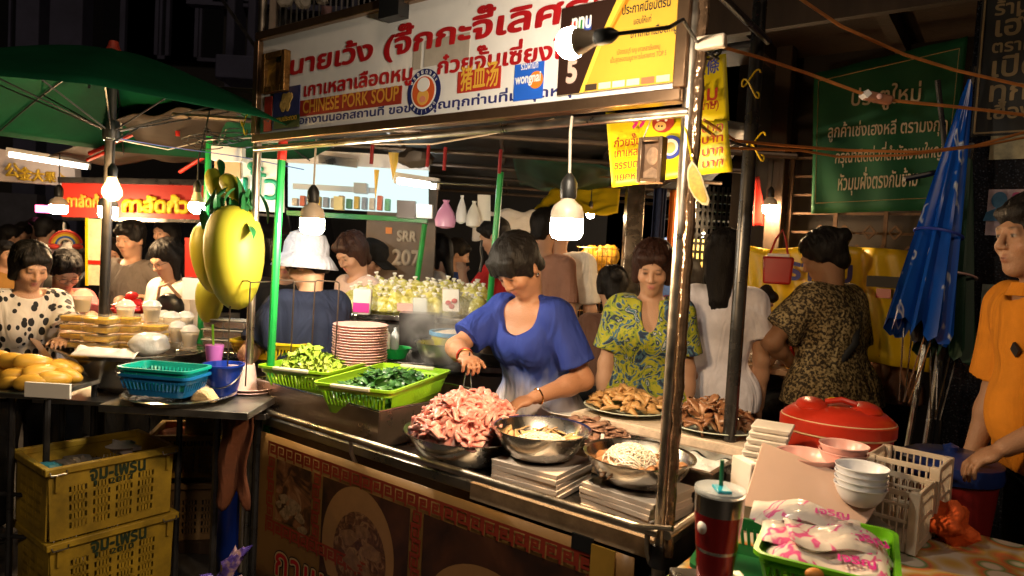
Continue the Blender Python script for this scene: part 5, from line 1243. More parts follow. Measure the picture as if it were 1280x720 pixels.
# ------------------------------------------------------------------ tarpaulins
def tarp(name, label, c, m, nu=30, nv=14, amp=.03, sag=.08):
    """c: near-left, near-right, far-right, far-left"""
    c = [np.array(p) for p in c]; t = thing(name, label, 'tarpaulin', ((c[0]+c[2])/2)); mb = MB()
    def f(s, q):
        P = (1-s)*(1-q)*c[0]+s*(1-q)*c[1]+s*q*c[2]+(1-s)*q*c[3]; P = P.copy(); P[2] += -sag*math.sin(PI*s)*math.sin(PI*q)+amp*mnoise.noise(Vector((s*5, q*4, len(label)*.37))); return P
    mb.sheet(f, nu, nv); mb.build('sheet', m, t, solid=.004); return t, f
t, f = tarp('tarpaulin', 'sagging brown tarpaulin roof beside the green parasol', [D(140, 150, 3.5), D(345, 128, 3.35), D(330, 208, 5.0), D(60, 196, 5.2)], TARP, amp=.06)
for i, (a, b) in enumerate([((112, 192, 3.9), (190, 157, 3.8)), ((190, 157, 3.8), (222, 153, 3.7)), ((222, 153, 3.7), (222, 170, 3.7)), ((225, 215, 4.2), (262, 192, 4.1)), ((110, 200, 4.4), (150, 182, 4.2))]): MB().tube([D(*a), D(*b)], .012, 8).build('frame_tube', RED, t)
t, f = tarp('tarpaulin', 'wide dark canopy spread over the neighbouring stalls behind the signboard', [np.array([-1.55, 3.25, 2.24]), np.array([1.15, 3.3, 2.20]), np.array([1.7, 6.6, 2.14]), np.array([-2.1, 6.4, 2.18])], TARPD, amp=.05)
for k in range(6):
    y = 3.35+k*.6; MB().tube([(-1.7, y, 2.10), (1.35, y, 2.07)], .014, 8).build('beam', mat('beam_metal', (.12, .09, .07), .4, .7, var=.3), t)
for k in range(5):
    x = -1.3+k*.6; MB().tube([(x, 3.3, 2.13), (x, 6.4, 2.10)], .012, 8).build('rafter', MATS['beam_metal'], t)
t, f = tarp('tarpaulin', 'dark green canvas strip behind the right hanging bulb', [D(640, 195, 4.0), D(765, 205, 4.0), D(760, 240, 5.6), D(650, 232, 5.6)], mat('canvas_green', (.012, .06, .035), .7, var=.3), amp=.04)
tarp('tarpaulin', 'yellow awning edge hanging behind the right hanging bulb', [D(668, 262, 4.9), D(772, 268, 4.9), D(776, 232, 5.2), D(690, 238, 5.2)], YELLOW, amp=.03, sag=.02)
tarp('tarpaulin', 'white plastic sheet draped at the back between the stalls', [D(590, 300, 5.6), D(682, 296, 5.6), D(680, 262, 5.7), D(592, 262, 5.7)], mat('white_sheet', (.62, .62, .64), .5, var=.15, bump=.4, bscale=8), amp=.06, sag=.05)
# ------------------------------------------------------------------ lit sign with gilt characters, far left
DS = 6.0
ls = thing('gilt_letter_sign', 'pale shop sign with raised gold Chinese characters under a fluorescent tube, far left', 'sign', D(40, 232, DS))
c4s = [D(-60, 222, DS), D(95, 233, DS+.3), D(93, 208, DS+.3), D(-60, 172, DS)]
mb = MB(); off = np.array([0, .09, 0]); cs = [tuple(p) for p in c4s]+[tuple(p+off) for p in c4s]; mb.add(cs, [(0, 1, 2, 3), (7, 6, 5, 4), (0, 4, 5, 1), (1, 5, 6, 2), (2, 6, 7, 3), (3, 7, 4, 0)]); mb.build('board', mat('sign_cream', (.62, .50, .44), .5, var=.12), ls)
GILT2 = mat('gold_leaf', (.70, .42, .03), .35, .3)
for i, (ch, x, y) in enumerate(zip('公金大果众店', (15, 31, 47.5, 62.5, 75.5, 87), (220, 224, 225.5, 226.5, 227, 225))):
    P = D(x, y, DS-.03+.004*x); s_ = .135-.010*i
    mb = MB(); polys, adv = text_polys(ch, .03); V_, F_ = fill(polys)
    mb.add([P+np.array([(a-adv/2)*s_, 0, b*s_]) for a, b in V_], F_); mb.build('character', GILT2, ls, solid=.02)
def tube_lamp(label, a, b, r, m, drop=.05, group=None):
    a = np.array(a); b = np.array(b); t = thing('fluorescent_lamp', label, 'lamp', (a+b)/2, 0, group); d = nz(b-a)
    MB().tube([a, b], r, 12).build('tube', m, t)
    MB().bar(a-d*.02+np.array([0, 0, r*1.9]), b+d*.02+np.array([0, 0, r*1.9]), r*2.4, r*1.6).build('fitting', WHITEPL, t)
    for p, s_ in ((a, -1), (b, 1)): MB().bar(p+d*s_*.001, p+d*s_*.02, r*1.9).build('end_cap', WHITEPL, t)
    return t
FLUO = glow('fluorescent_white', (.92, .98, 1.0), 24); FLUOW = glow('fluorescent_warm', (1.0, .88, .72), 16)
tube_lamp('long fluorescent tube above the pale sign with gold characters', D(12, 193, 5.7), D(110, 209, 5.9), .020, FLUOW)
# ------------------------------------------------------------------ far stall with red lettered banner
DR = 5.4
rs = thing('market_stall', 'far stall with a red fascia of yellow lettering, left of the balloon mangoes', 'stall', D(165, 330, DR+.5)*np.array([1, 1, 0]))
def px_quad(mb, x0, y0, x1, y1, d, th=.02, tilt=.056):
    a = D(x0, y1, d); b = D(x1, y1+(x1-x0)*tilt, d); c = D(x1, y0+(x1-x0)*tilt, d); e = D(x0, y0, d); o = np.array([0, th, 0]); cs = [a, b, c, e, a+o, b+o, c+o, e+o]
    return mb.add(cs, [(0, 1, 2, 3), (7, 6, 5, 4), (0, 4, 5, 1), (1, 5, 6, 2), (2, 6, 7, 3), (3, 7, 4, 0)])
px_quad(MB(), 77, 228, 258, 271, DR, .03, .02).build('fascia', mat('red_vinyl', (.42, .025, .018), .4, var=.2, vscale=4, bump=.1, bscale=5), rs)
px_quad(MB(), 72, 221, 264, 228, DR-.05, .6, .02).build('roof_edge', DARKMETAL, rs); px_quad(MB(), 78, 271, 257, 275, DR-.02, .05, .02).build('lower_rail', STEEL, rs)
MB().tube([D(80, 278, DR), D(82, 470, DR)], .014, 8).build('post', STEEL, rs); MB().tube([D(256, 276, DR), D(256, 470, DR)], .014, 8).build('post', STEEL, rs)
px_quad(MB(), 70, 395, 262, 520, DR, .6, .02).build('counter', STEELB, rs)
YL = mat('yellow_lettering', (.78, .55, .02), .45)
def px_text(s, p0, p1, d, h, m, bold, parent, depth=.006):
    a = D(*p0, d); b = D(*p1, d); dz = (b[2]-a[2])/(b[0]-a[0]); mb = MB(); letters(mb, s, lambda x, y: (x, d, y+(x-a[0])*dz), a[0], a[2], width=b[0]-a[0], height=h, bold=bold); return mb.build('lettering', m, parent, solid=depth)
px_text('กาลัดก้วย', (152, 264), (252, 266), DR-.02, .155, YL, .07, rs); px_text('กาลัดก้', (82, 258), (124, 259), DR-.02, .12, mat('faded_lettering', (.45, .22, .02), .5), .05, rs)
# a vehicle parked behind that stall
van = thing('parked_van', 'dark parked van with a pale window frame behind the red stall', 'van', D(225, 330, 7.0)*np.array([1, 1, 0]))
b0 = D(190, 275, 7.0); b1 = D(300, 275, 7.0)
mb = MB(); cx = (b0[0]+b1[0])/2; mb.prism([(cx-1.1, .35), (cx+1.1, .35), (cx+1.1, 1.2), (cx+.95, 1.9), (cx-.55, 1.92), (cx-.95, 1.25), (cx-1.1, 1.15)], 7.0, 8.6); mb.build('body', mat('van_paint', (.015, .017, .022), .2, .3, coat=.5), van, bevel=.03)
mb = MB(); mb.prism([(cx-.78, 1.28), (cx+.85, 1.28), (cx+.80, 1.78), (cx-.48, 1.8)], 6.985, 6.995); mb.build('side_window', GLASSD, van)
mb = MB(); mb.tube([(cx-.80, 6.98, 1.27), (cx-.50, 6.98, 1.81), (cx+.82, 6.98, 1.79)], .012, 7); mb.build('window_trim', WHITEPL, van)
for sx in (-.65, .65): mb = MB(); mb.lathe([(.06, -.09), (.30, -.10), (.33, -.06), (.33, .06), (.30, .10), (.06, .09)], 24, (cx+sx, 7.05, .33), R=Matrix.Rotation(PI/2, 3, 'X'), capb=True, capt=True); w_ = mb.build('wheel', BLACKPL, van); mb = MB(); mb.lathe([(.01, -.115), (.16, -.11), (.19, -.10)], 18, (cx+sx, 7.05, .33), R=Matrix.Rotation(-PI/2, 3, 'X')); mb.build('rim', STEELB, w_)
# ------------------------------------------------------------------ lamps on the left
H_ = np.array([0, 0, 1.0])
P = D(140, 240, 3.0); FIL = glow('filament', (1.0, .62, .25), 4200)
bulb('clear_bulb', 'clear filament bulb hanging right of the parasol pole', P, .040, .06, FIL, [P+H_*.22, P+np.array([.05, .1, .30])], style='clear')
P = D(135, 266, 3.9); bulb('hanging_bulb', 'bright warm bulb half hidden behind the parasol pole', P, .050, .065, WARM, [P+H_*.30, P+H_*.42])
P = D(246, 258, 3.2); bulb('hanging_bulb', 'bluish white bulb hanging beside the balloon mangoes', P, .036, .05, COOL, [P+H_*.22, P+np.array([.02, .05, .45])], style='ball')
P = D(73, 262, 4.9); bulb('hanging_bulb', 'warm bulb at the left end of the red stall fascia', P, .058, .06, WARM, [P+H_*.25, P+H_*.40])
P = D(738, 268, 5.0); bulb('far_bulb', 'small distant bulb under the yellow awning', P, .030, .05, WARM, [P+H_*.12, P+H_*.18], style='ball')
P = D(962, 262, 4.2); bulb('far_bulb', 'warm bulb beside the hanging red fabric near the grille', P, .042, .05, WARM, [P+H_*.16, P+H_*.30])
# ------------------------------------------------------------------ mango stall in front
ZT = .93; DM = 2.72
ms = thing('mango_stand', 'low dark stand carrying the heap of ripe mangoes at the left edge', 'stand', D(20, 560, DM)*np.array([1, 1, 0]))
a = D(-40, 478, 2.85); b = D(88, 478, 2.75); zt2 = .875
mb = MB(); mb.box(((a[0]+b[0])/2, 2.80, zt2-.015), (b[0]-a[0], .40, .022)); mb.build('tray', STEELB, ms, bevel=.004)
for x in (a[0]+.04, (a[0]+b[0])/2+.08, b[0]-.03):
    for y in (2.66, 2.96): MB().tube([(x, y, 0), (x, y, zt2-.03)], .012, 8).build('leg', DARKMETAL, ms)
MB().tube([(a[0], 2.66, .45), (b[0], 2.66, .45)], .009, 8).build('brace', DARKMETAL, ms); MB().tube([(a[0], 2.66, .28), (b[0], 2.66, .28)], .009, 8).build('brace', DARKMETAL, ms)
MANGO = ramp_mat('mango_skin', 'noise', 3.2, [(.3, (.52, .24, .02)), (.55, (.66, .38, .05)), (.75, (.62, .42, .09))], .38, 5, interp='LINEAR')
def mango(name, P, L, m, rot, label=None, group=None, parent=None):
    mb = MB(); R = Euler(rot).to_matrix(); n, k = 16, 11; vs = []
    for i in range(k+1):
        a_ = PI*i/k; r = math.sin(a_)**.85*(.31+.05*math.cos(a_)); x = -math.cos(a_)*.5
        for j in range(n):
            t_ = 2*PI*j/n; vs.append(Vector(P)+R @ Vector((x*L, (r*math.cos(t_)+.07*math.sin(a_)*math.cos(a_*.9))*L, r*.86*math.sin(t_)*L)))
    mb.add(vs, [(i*n+j, i*n+(j+1) % n, (i+1)*n+(j+1) % n, (i+1)*n+j) for i in range(k) for j in range(n)])
    return mb.build(name, m, parent, label=label, cat='mango' if label else None, group=group)
mi = 0
for (x, y, d_, L, rz) in [(5, 462, 2.78, .125, .2), (24, 470, 2.70, .13, .5), (50, 466, 2.72, .13, 1.0), (10, 478, 2.68, .12, -.3), (40, 478, 2.66, .13, .3), (68, 474, 2.70, .125, .8), (84, 470, 2.76, .12, .2), (18, 452, 2.76, .135, .1), (40, 453, 2.74, .13, .6), (66, 462, 2.80, .135, .35), (-5, 474, 2.72, .13, .7), (0, 448, 2.84, .13, .3), (56, 455, 2.86, .12, -.4), (82, 460, 2.86, .14, .2)]:
    mango('mango', D(x, y, d_), L, MANGO, (rng.uniform(-.3, .3), rng.uniform(-.3, .2), rz), 'ripe yellow mango in the heap at the left edge', 'heap of ripe mangoes')
pt = D(60, 488, 2.58); mb = MB(); mb.box(pt, (.175, .012, .058)); mb.build('paper_strip', PAPER, label='strip of white paper taped to the front of the mango stand', cat='paper', bevel=.002)
# round tray full of boxed mango and rice
tc = D(162, 440, 3.05); tz = tc[2]
bt_ = thing('display_table', 'dark folding table under the big funnel tray of boxed fruit', 'table', (tc[0], 3.1, 0))
MB().box((tc[0]+.02, 3.12, tz-.20), (.66, .5, .02)).build('tabletop', STEELB, bt_, bevel=.003)
for sx in (-.28, .30):
    for y in (2.92, 3.32): MB().tube([(tc[0]+sx, y, 0), (tc[0]+sx, y, tz-.21)], .013, 8).build('leg', DARKMETAL, bt_)
mb = MB(); mb.lathe([(.12, -.19), (.20, -.15), (.30, -.02), (.335, .0), (.34, .006), (.33, .006), (.29, -.015), (.001, -.02)], 8, (tc[0], 3.12, tz), sy=.78, R=Matrix.Rotation(PI/8, 3, 'Z')); mb.build('funnel_tray', STEEL, label='big steel funnel tray loaded with clear boxes of mango', cat='tray', angle=20)
BOXY = mat('mango_pieces', (.75, .45, .03), .35, var=.35, vscale=30); CLR = film_mat('clear_box', (.95, .9, .8), .14, .12)
bx = thing('fruit_box', 'clear box of yellow mango pieces on the funnel tray', 'food box', (0, 0, 0), 0, 'boxes of mango on the funnel tray')
mb = MB(); mb.box((0, 0, .014), (.125, .085, .024), taper=.9); mb.build('fruit', BOXY, bx, bevel=.006)
mb = MB(); mb.box((0, 0, .019), (.136, .096, .036), taper=.88); mb.build('shell', CLR, bx, bevel=.004)
first = True
for (x, y, n) in [(95, 428, 4), (128, 432, 4), (110, 412, 3), (150, 425, 4), (140, 408, 3), (180, 418, 3)]:
    q = D(x, y, 3.05+.002*(430-y)*3)
    for k in range(n):
        o = bx if first else copy_tree(bx); first = False; place(o, (q[0], q[1]+(430-y)*.006, tz+.004+k*.040), rng.uniform(-.2, .2))
CUPM = film_mat('cup_film', (.95, .92, .86), .45, .15); CREAM = mat('sticky_rice', (.75, .62, .42), .6, var=.12, bump=.4, bscale=120)
cup = thing('clear_cup', 'clear cup of sticky rice with a domed lid beside the boxed mango', 'cup', (0, 0, 0), 0, 'cups beside the boxed mango')
mb = MB(); mb.lathe([(.026, .004), (.036, .058)], 16, capb=True, capt=True); mb.build('rice', CREAM, cup)
mb = MB(); mb.lathe([(.028, 0), (.041, .072), (.044, .074), (.030, .095), (.010, .104), (.001, .104)], 18, capb=True); mb.build('shell', CUPM, cup)
first = True
for (x, y, d_, z) in [(103, 388, 3.1, tz+.165), (157, 388, 3.14, tz+.125), (190, 385, 3.2, tz+.125), (222, 405, 3.3, tz+.02), (238, 410, 3.25, tz+.01), (215, 392, 3.35, tz+.06), (232, 393, 3.4, tz+.06), (205, 382, 3.38, tz+.06)]:
    o = cup if first else copy_tree(cup); first = False; q = D(x, y, d_); place(o, (q[0], q[1], z), 0)
q = D(187, 416, 2.95); V_ = MB(); V_.ellipsoid((q[0], q[1], tz+.055), (.085, .07, .055), 22, 12, jitter=.12, seed=4); V_.build('wrapped_rice', mat('cling_white', (.78, .76, .74), .22, var=.06, bump=.4, bscale=30), label='round white bag of rice in cling film on the funnel tray', cat='bag')
mb = MB(); q = D(135, 432, 2.9); mb.sheet(lambda s, t: (q[0]-.13+.27*s, q[1]-.05+.13*t, tz+.006+.035*math.sin(PI*t)*(.5+.5*mnoise.noise(Vector((s*6, t*3, 2)))+.3)), 30, 12); mb.build('white_cloth', FOAM, label='crumpled white cloth on the front of the funnel tray', cat='cloth', solid=.004)
q = D(160, 385, 3.6); mb = MB()
for i in range(14): mb.ellipsoid((q[0]+rng.uniform(-.10, .10), q[1]+rng.uniform(-.05, .05), q[2]+rng.uniform(-.02, .07)), (.035, .03, .022), 8, 5, jitter=.4, seed=i)
mb.build('red_bags', mat('red_film', (.60, .03, .03), .25, var=.3), label='crumpled red plastic bags behind the clear cups', cat='bags')
# steel side table: baskets, round tray, bucket
zt3 = .855
st = thing('side_table', 'dark steel table holding the turquoise baskets and round tray', 'table', D(235, 500, 2.75)*np.array([1, 1, 0]))
a = D(150, 500, 2.62); b = D(330, 510, 2.75)
MB().box(((a[0]+b[0])/2-.03, 2.82, zt3-.02), (b[0]-a[0]+.06, .48, .03)).build('tabletop', STEELB, st, bevel=.003)
for x in (a[0]+.28, b[0]-.06):
    for y in (2.86, 3.03): MB().tube([(x, y, 0), (x, y, zt3-.04)], .015, 8).build('leg', DARKMETAL, st)
q = D(222, 490, 2.72); mb = MB(); mb.lathe([(.001, .004), (.18, .004), (.205, .022), (.215, .024), (.206, .028), (.18, .008), (.001, .008)], 36, (q[0], q[1]+.02, zt3-.003)); mb.build('round_tray', STEEL, label='round steel tray under the turquoise baskets', cat='tray')
q = D(200, 470, 2.68)
for i, (cm, lb, dz) in enumerate([(mat('blue_plastic', (.01, .16, .42), .3, var=.1), 'blue basket, the lower of the pair on the round tray', .0), (mat('turquoise_plastic', (.005, .34, .26), .3, var=.1), 'turquoise basket nested on top of the blue one', .026)]):
    M = TM((q[0]+.01, q[1]+.02, zt3+.025+dz), PI/2-.12); b_ = thing('plastic_basket', lb, 'basket', (q[0], q[1], zt3+.025+dz)); basket('b', .29, .17, .085, cm, M=M).build('basket_body', cm, b_)
mb = MB()
for i in range(40): mb.ellipsoid((q[0]+rng.uniform(-.10, .10), q[1]+rng.uniform(-.05, .06), zt3+.085+rng.uniform(0, .025)), (.017, .014, .007), 8, 5, jitter=.5, seed=i)
mb.build('plastic_cutlery', film_mat('clear_bits', (.9, .95, 1), .5, .1), label='loose clear plastic bags filling the turquoise basket', cat='bags', kind='stuff')
q = D(228, 478, 2.80); mb = MB(); mb.box((q[0]+.05, q[1], zt3+.03), (.15, .10, .035), Euler((0, 0, -.3)).to_matrix()); mb.build('tray_cover', mat('grey_film', (.55, .58, .62), .2), label='grey plastic tray lid on the round tray behind the bread', cat='lid', bevel=.005)
q = D(256, 490, 2.66); mb = MB(); mb.prism([(-.05, 0), (.055, 0), (.02, .045), (-.01, .055), (-.035, .03)], -.035, .035); 
for i, v_ in enumerate(mb.v): mb.v[i] = (v_[0]+q[0], v_[1]+q[1], v_[2]+zt3+.012)
mb.build('bread', mat('bread_crumb', (.66, .47, .24), .8, var=.2, vscale=40, bump=.5, bscale=120), label='pale wedge of crumbly food on the round tray', cat='food', bevel=.012)
q = D(279, 478, 2.84); BLU = mat('deep_blue_plastic', (.008, .035, .30), .28, var=.12)
bk = thing('blue_bucket', 'small deep blue bucket with a wire handle beside the round tray', 'bucket', (q[0], q[1], zt3))
mb = MB(); mb.lathe([(.055, 0), (.078, .125), (.084, .125), (.084, .133), (.076, .133), (.053, .006), (.001, .006)], 26, (q[0], q[1], zt3), capb=True); mb.build('pail', BLU, bk)
mb = MB(); mb.tube([(q[0]+.083*math.cos(a_), q[1]-.085*math.sin(a_)*.5-.02*math.sin(a_), zt3+.115-.075*math.sin(a_)) for a_ in np.linspace(0, PI, 15)], .003, 6); mb.build('handle', STEEL, bk)
q = D(268, 440, 3.0); dr = thing('iced_drink', 'clear cup of purple drink with a green straw by the green post', 'cup', (q[0], q[1], .93))
MB().lathe([(.028, 0), (.04, .10)], 18, (q[0], q[1], .94), capb=True, capt=True).build('drink', mat('purple_drink', (.40, .12, .42), .3), dr); MB().tube([(q[0], q[1], .96), (q[0]-.012, q[1], 1.13)], .005, 7).build('straw', mat('straw_green', (.22, .6, .03), .4), dr)
MB().box((q[0], q[1]+.03, .895), (.22, .2, .07)).build('box', BLACKPL, label='black box under the purple drink', cat='box', bevel=.004)
# ------------------------------------------------------------------ yellow crates with stencilled writing
CRY = mat('crate_yellow', (.33, .215, .014), .6, var=.5, vscale=7, bump=.12, bscale=20)
def crate(M, L, Wd, Hh, m, parent, cols=8, rows=5, t=.006, ink=None):
    """local x along the front (length L), y back (Wd), z up: ribbed walls with real slots"""
    w = MB(M)
    def wall(ln, org, ax, inv):
        gx = ln/2
        def P(a, z, o): 
            tp = 1-.05*(1-z/Hh); return (org[0]+ax[0]*a*tp+inv[0]*o-inv[0]*(1-tp)*0, org[1]+ax[1]*a*tp+inv[1]*o, z)
        us = [-gx, -gx*.70]; nb_ = 4; blocks = []
        def solid(a0, a1, z0, z1): 
            vs = [P(a0, z0, 0), P(a1, z0, 0), P(a1, z1, 0), P(a0, z1, 0), P(a0, z0, t), P(a1, z0, t), P(a1, z1, t), P(a0, z1, t)]
            w.add(vs, [(0, 1, 2, 3), (7, 6, 5, 4), (0, 4, 5, 1), (1, 5, 6, 2), (2, 6, 7, 3), (3, 7, 4, 0)])
        zr = [0, .05]+[.05+(.70-.05)*i/rows for i in range(1, rows+1)]
        solid(-gx, gx, 0, Hh*.10); solid(-gx, gx, Hh*.74, Hh)
        groups = 4 if ln > .4 else 3; gw = 2*gx*.72/groups
        edges = [-gx*.74+gw*i*1.02 for i in range(groups)]
        prev = -gx
        for e in edges: solid(prev, e+gw*.10, Hh*.10, Hh*.74); prev = e+gw*.86
        solid(prev, gx, Hh*.10, Hh*.74)
        for e in edges:
            a0, a1 = e+gw*.10, e+gw*.86
            for r in range(rows+1):
                zc = Hh*(.10+.64*r/rows); solid(a0, a1, max(Hh*.10, zc-Hh*.022), min(Hh*.74, zc+Hh*.022))
            for c in range(1, 5): ac = a0+(a1-a0)*c/5; solid(ac-.0042, ac+.0042, Hh*.10, Hh*.74)
    wall(L, (0, -Wd/2), (1, 0), (0, 1)); wall(L, (0, Wd/2), (1, 0), (0, -1)); wall(Wd-2*t-.002, (-L/2, 0), (0, 1), (1, 0)); wall(Wd-2*t-.002, (L/2, 0), (0, 1), (-1, 0))
    w.box((0, 0, .006), (L*.94, Wd*.94, .008)); w.build('crate_body', m, parent)
    r = MB(M); rw = .016
    r.box((0, -Wd/2-.004, Hh-.006), (L+.03, .024, .028)); r.box((0, Wd/2+.004, Hh-.006), (L+.03, .024, .028)); r.box((-L/2-.004, 0, Hh-.006), (.024, Wd-.018, .027)); r.box((L/2+.004, 0, Hh-.006), (.024, Wd-.018, .027)); r.build('rim', m, parent, bevel=.004)
    for sx in (-1, 1):
        for x in (sx*L*.44,): 
            rb = MB(M); rb.box((x, -Wd/2-.010, Hh*.80), (.014, .012, Hh*.22)); rb.build('rib', m, parent)
            cl = MB(M); cl.tube([(x-.028, -Wd/2-.020, Hh-.004), (x-.026, -Wd/2-.026, Hh-.016), (x+.026, -Wd/2-.026, Hh-.016), (x+.028, -Wd/2-.020, Hh-.004)], .003, 6); cl.build('wire_clip', STEELB, parent)
fl_ = Zp(60, 592, .60); fr_ = Zp(217, 562, .60); cv = fr_-fl_; CL = float(np.linalg.norm(cv[:2])); ca = math.atan2(cv[1], cv[0]); CL = min(CL, .56)
cdir = np.array([math.cos(ca), math.sin(ca), 0]); cbk = np.array([-math.sin(ca), math.cos(ca), 0])
INKG = mat('stencil_ink', (.012, .03, .012), .6, var=.5, vscale=70)
for k, (z, lb, yr) in enumerate([(.335, 'yellow ribbed crate with stencilled writing, the upper one of the stack', '2017'), (.045, 'yellow ribbed crate with stencilled writing, the lower one of the stack', '2010')]):
    c = fl_+cdir*CL/2+cbk*.17+cdir*.012*k; M = TM((c[0], c[1], z), ca); cr = thing('stacking_crate', lb, 'crate', (c[0], c[1], z), 0, 'stacked yellow crates'); crate(M, CL, .34, .275, CRY, cr)
    mb = MB(M); letters(mb, 'จุ้ม·เฟิร์น'.replace('·', '-'), lambda x, y: (x, -.17-.0035, y), -CL*.20, .205, width=CL*.46, height=.075, bold=.035); letters(mb, yr, lambda x, y: (x, -.17-.0035, y), -.02, .178, width=.09, height=.032, bold=.02); mb.build('lettering', INKG, cr)
MB().box((c[0], c[1], .022), (CL*.95, .34, .04), Matrix.Rotation(ca, 3, 'Z')).build('pallet', WOOD, label='low wooden pallet under the stack of yellow crates', cat='pallet', bevel=.003)
c = fl_+cdir*CL/2+cbk*.17; c[2] = .0
mb = MB()
for i in range(9): mb.ellipsoid(c+cdir*rng.uniform(-.17, .17)+cbk*rng.uniform(-.09, .09)+np.array([0, 0, .50+rng.uniform(0, .06)]), (rng.uniform(.06, .10), .06, .035), 12, 8, jitter=.7, seed=i*3)
mb.build('crumpled_bags', mat('grey_rag', (.10, .09, .085), .55, var=.5, vscale=9), label='crumpled grey bags filling the upper yellow crate', cat='bags')
mb = MB(); mb.ellipsoid(c-cdir*.18+np.array([0, 0, .575]), (.06, .035, .02), 12, 7, jitter=.4); mb.build('blue_wrapper', mat('cyan_wrapper', (.05, .28, .34), .35, var=.3), label='small blue wrapper at the left end of the upper yellow crate', cat='wrapper')
mb = MB(); mb.ellipsoid(c+cdir*.10+np.array([0, 0, .60]), (.07, .05, .03), 12, 7, jitter=.6, seed=8); mb.build('white_bag', mat('pale_bag', (.42, .38, .40), .4, var=.3), label='pale crumpled bag on top in the upper yellow crate', cat='bag')
# crates further back
q = D(245, 640, 3.35); cb = thing('low_crate', 'low ochre crate with black writing behind the yellow crates', 'crate', (q[0], q[1], .30)); crate(TM((q[0]-.02, q[1], .36), .25), .34, .28, .20, mat('crate_ochre', (.40, .24, .03), .55, var=.35, vscale=6), cb)
mb = MB(TM((q[0]-.02, q[1], .36), .25)); letters(mb, 'สมปูรณ์ศักดิ์', lambda x, y: (x, -.1435, y), -.15, .155, width=.27, height=.05, bold=.03); mb.build('lettering', INKK, cb)
cb = thing('low_crate', 'dull brown crate under the low ochre crate', 'crate', (q[0], q[1], 0)); crate(TM((q[0], q[1], .06), .25), .36, .30, .27, mat('crate_brown', (.20, .12, .05), .6, var=.35), cb)
mb = MB(); mb.box((q[0], q[1], .03), (.40, .32, .055)); mb.build('pallet', WOOD, label='wooden block under the dull brown crate', cat='pallet')
mb = MB(); mb.ellipsoid((q[0]-.05, q[1], .53), (.15, .11, .03), 18, 8, jitter=.35, seed=3); mb.build('orange_cloth', mat('orange_rag', (.42, .10, .02), .8, var=.3, bump=.4), label='folded orange cloth lying in the low ochre crate', cat='cloth')
mb = MB(); mb.bar((q[0]+.05, q[1]-.06, .54), (q[0]+.13, q[1]+.02, .64), .03, .012); mb.build('wooden_spatula', mat('pale_wood', (.45, .20, .08), .6, var=.3), label='wooden paddle sticking out of the low ochre crate', cat='spatula', bevel=.004)
q = D(288, 585, 2.75); mb = MB(); mb.sheet(lambda s, t: (q[0]-.05+.13*s+.008*math.sin(t*9), q[1]+.02*math.sin(s*9+t*4), .80-.36*t*(1+.12*math.sin(s*8))), 12, 24); mb.build('hanging_rag', mat('rust_cloth', (.12, .035, .012), .85, var=.35, bump=.3), label='rust coloured rag hanging from the small side shelf by the cart', cat='cloth', solid=.006)
q = D(312, 600, 3.1); mb = MB(); mb.lathe([(.12, 0), (.135, .1), (.135, .5), (.14, .52), (.14, .56), (.12, .57), (.001, .58)], 24, (q[0], q[1], 0.005), capb=True); mb.build('blue_drum', BLU, label='deep blue plastic drum half hidden behind the cart front', cat='drum')
q = D(262, 715, 2.35); cbag = thing('crumpled_bag', 'crumpled purple and pink printed bag on the ground by the cart', 'bag', (q[0], q[1], 0))
mb = MB(); mb.ellipsoid((q[0]+.02, q[1]+.05, .14), (.12, .08, .13), 24, 14, jitter=.9, seed=2); mb.ellipsoid((q[0]+.05, q[1]+.05, .33), (.03, .03, .10), 12, 8, Euler((0, .5, 0)).to_matrix(), jitter=.8, seed=4); mb.build('plastic', ramp_mat('purple_print', 'noise', 14, [(.35, (.03, .02, .12)), (.5, (.10, .06, .30)), (.62, (.42, .28, .26)), (.75, (.05, .08, .3))], .18, 5, distort=1, interp='LINEAR'), cbag, angle=20)
# ------------------------------------------------------------------ balloon mangoes and leaves
BALL = ramp_mat('balloon_mango', 'noise', 2.5, [(.3, (.24, .24, .015)), (.55, (.33, .28, .02)), (.8, (.38, .27, .02))], .55, 3, interp='LINEAR')
BALL.node_tree.nodes['Principled BSDF'].inputs['Specular IOR Level'].default_value = .25
mb_t = [('giant glossy inflatable mango hanging behind the left cart post', 293, 322, 2.92, .45, (0, 1.45, .0)), ('second inflatable mango half hidden left of the giant one', 265, 322, 3.15, .34, (0, 1.4, .3)), ('small inflatable mango at the top left of the bunch', 270, 232, 3.1, .16, (0, 1.3, .2)), ('small inflatable mango at the top centre of the bunch', 292, 236, 3.0, .15, (0, .9, .4)), ('pale inflatable mango low behind the giant one', 262, 375, 3.3, .24, (0, 1.5, 0))]
for lb, x, y, d_, L, rt_ in mb_t: mango('balloon_mango', D(x, y, d_), L, BALL, rt_, lb, 'inflatable mangoes')
LF = mat('plastic_leaf', (.012, .085, .022), .35, var=.35, vscale=9)
lv = MB(); R_ = random.Random(5)
for i in range(46):
    x, y = R_.gauss(292, 17), R_.gauss(250, 20); b = D(x, y, R_.uniform(2.85, 3.15)); L = R_.uniform(.08, .15); R = Euler((R_.uniform(-.6, .6), R_.uniform(.2, 1.9), R_.uniform(0, 6.3))).to_matrix(); vs = []
    for k in range(6):
        s_ = k/5; w_ = .15*L*math.sin(PI*min(1, s_*.95+.03))**.8
        for q in (-1, 0, 1): vs.append(Vector(b)+R @ Vector((s_*L, q*w_, -.35*L*s_*s_+abs(q)*w_*.4)))
    lv.add(vs, [(k*3+q, k*3+q+1, (k+1)*3+q+1, (k+1)*3+q) for k in range(5) for q in (0, 1)])
lv.build('mango_leaves', LF, label='cluster of dark plastic leaves above the inflatable mangoes', cat='leaves')
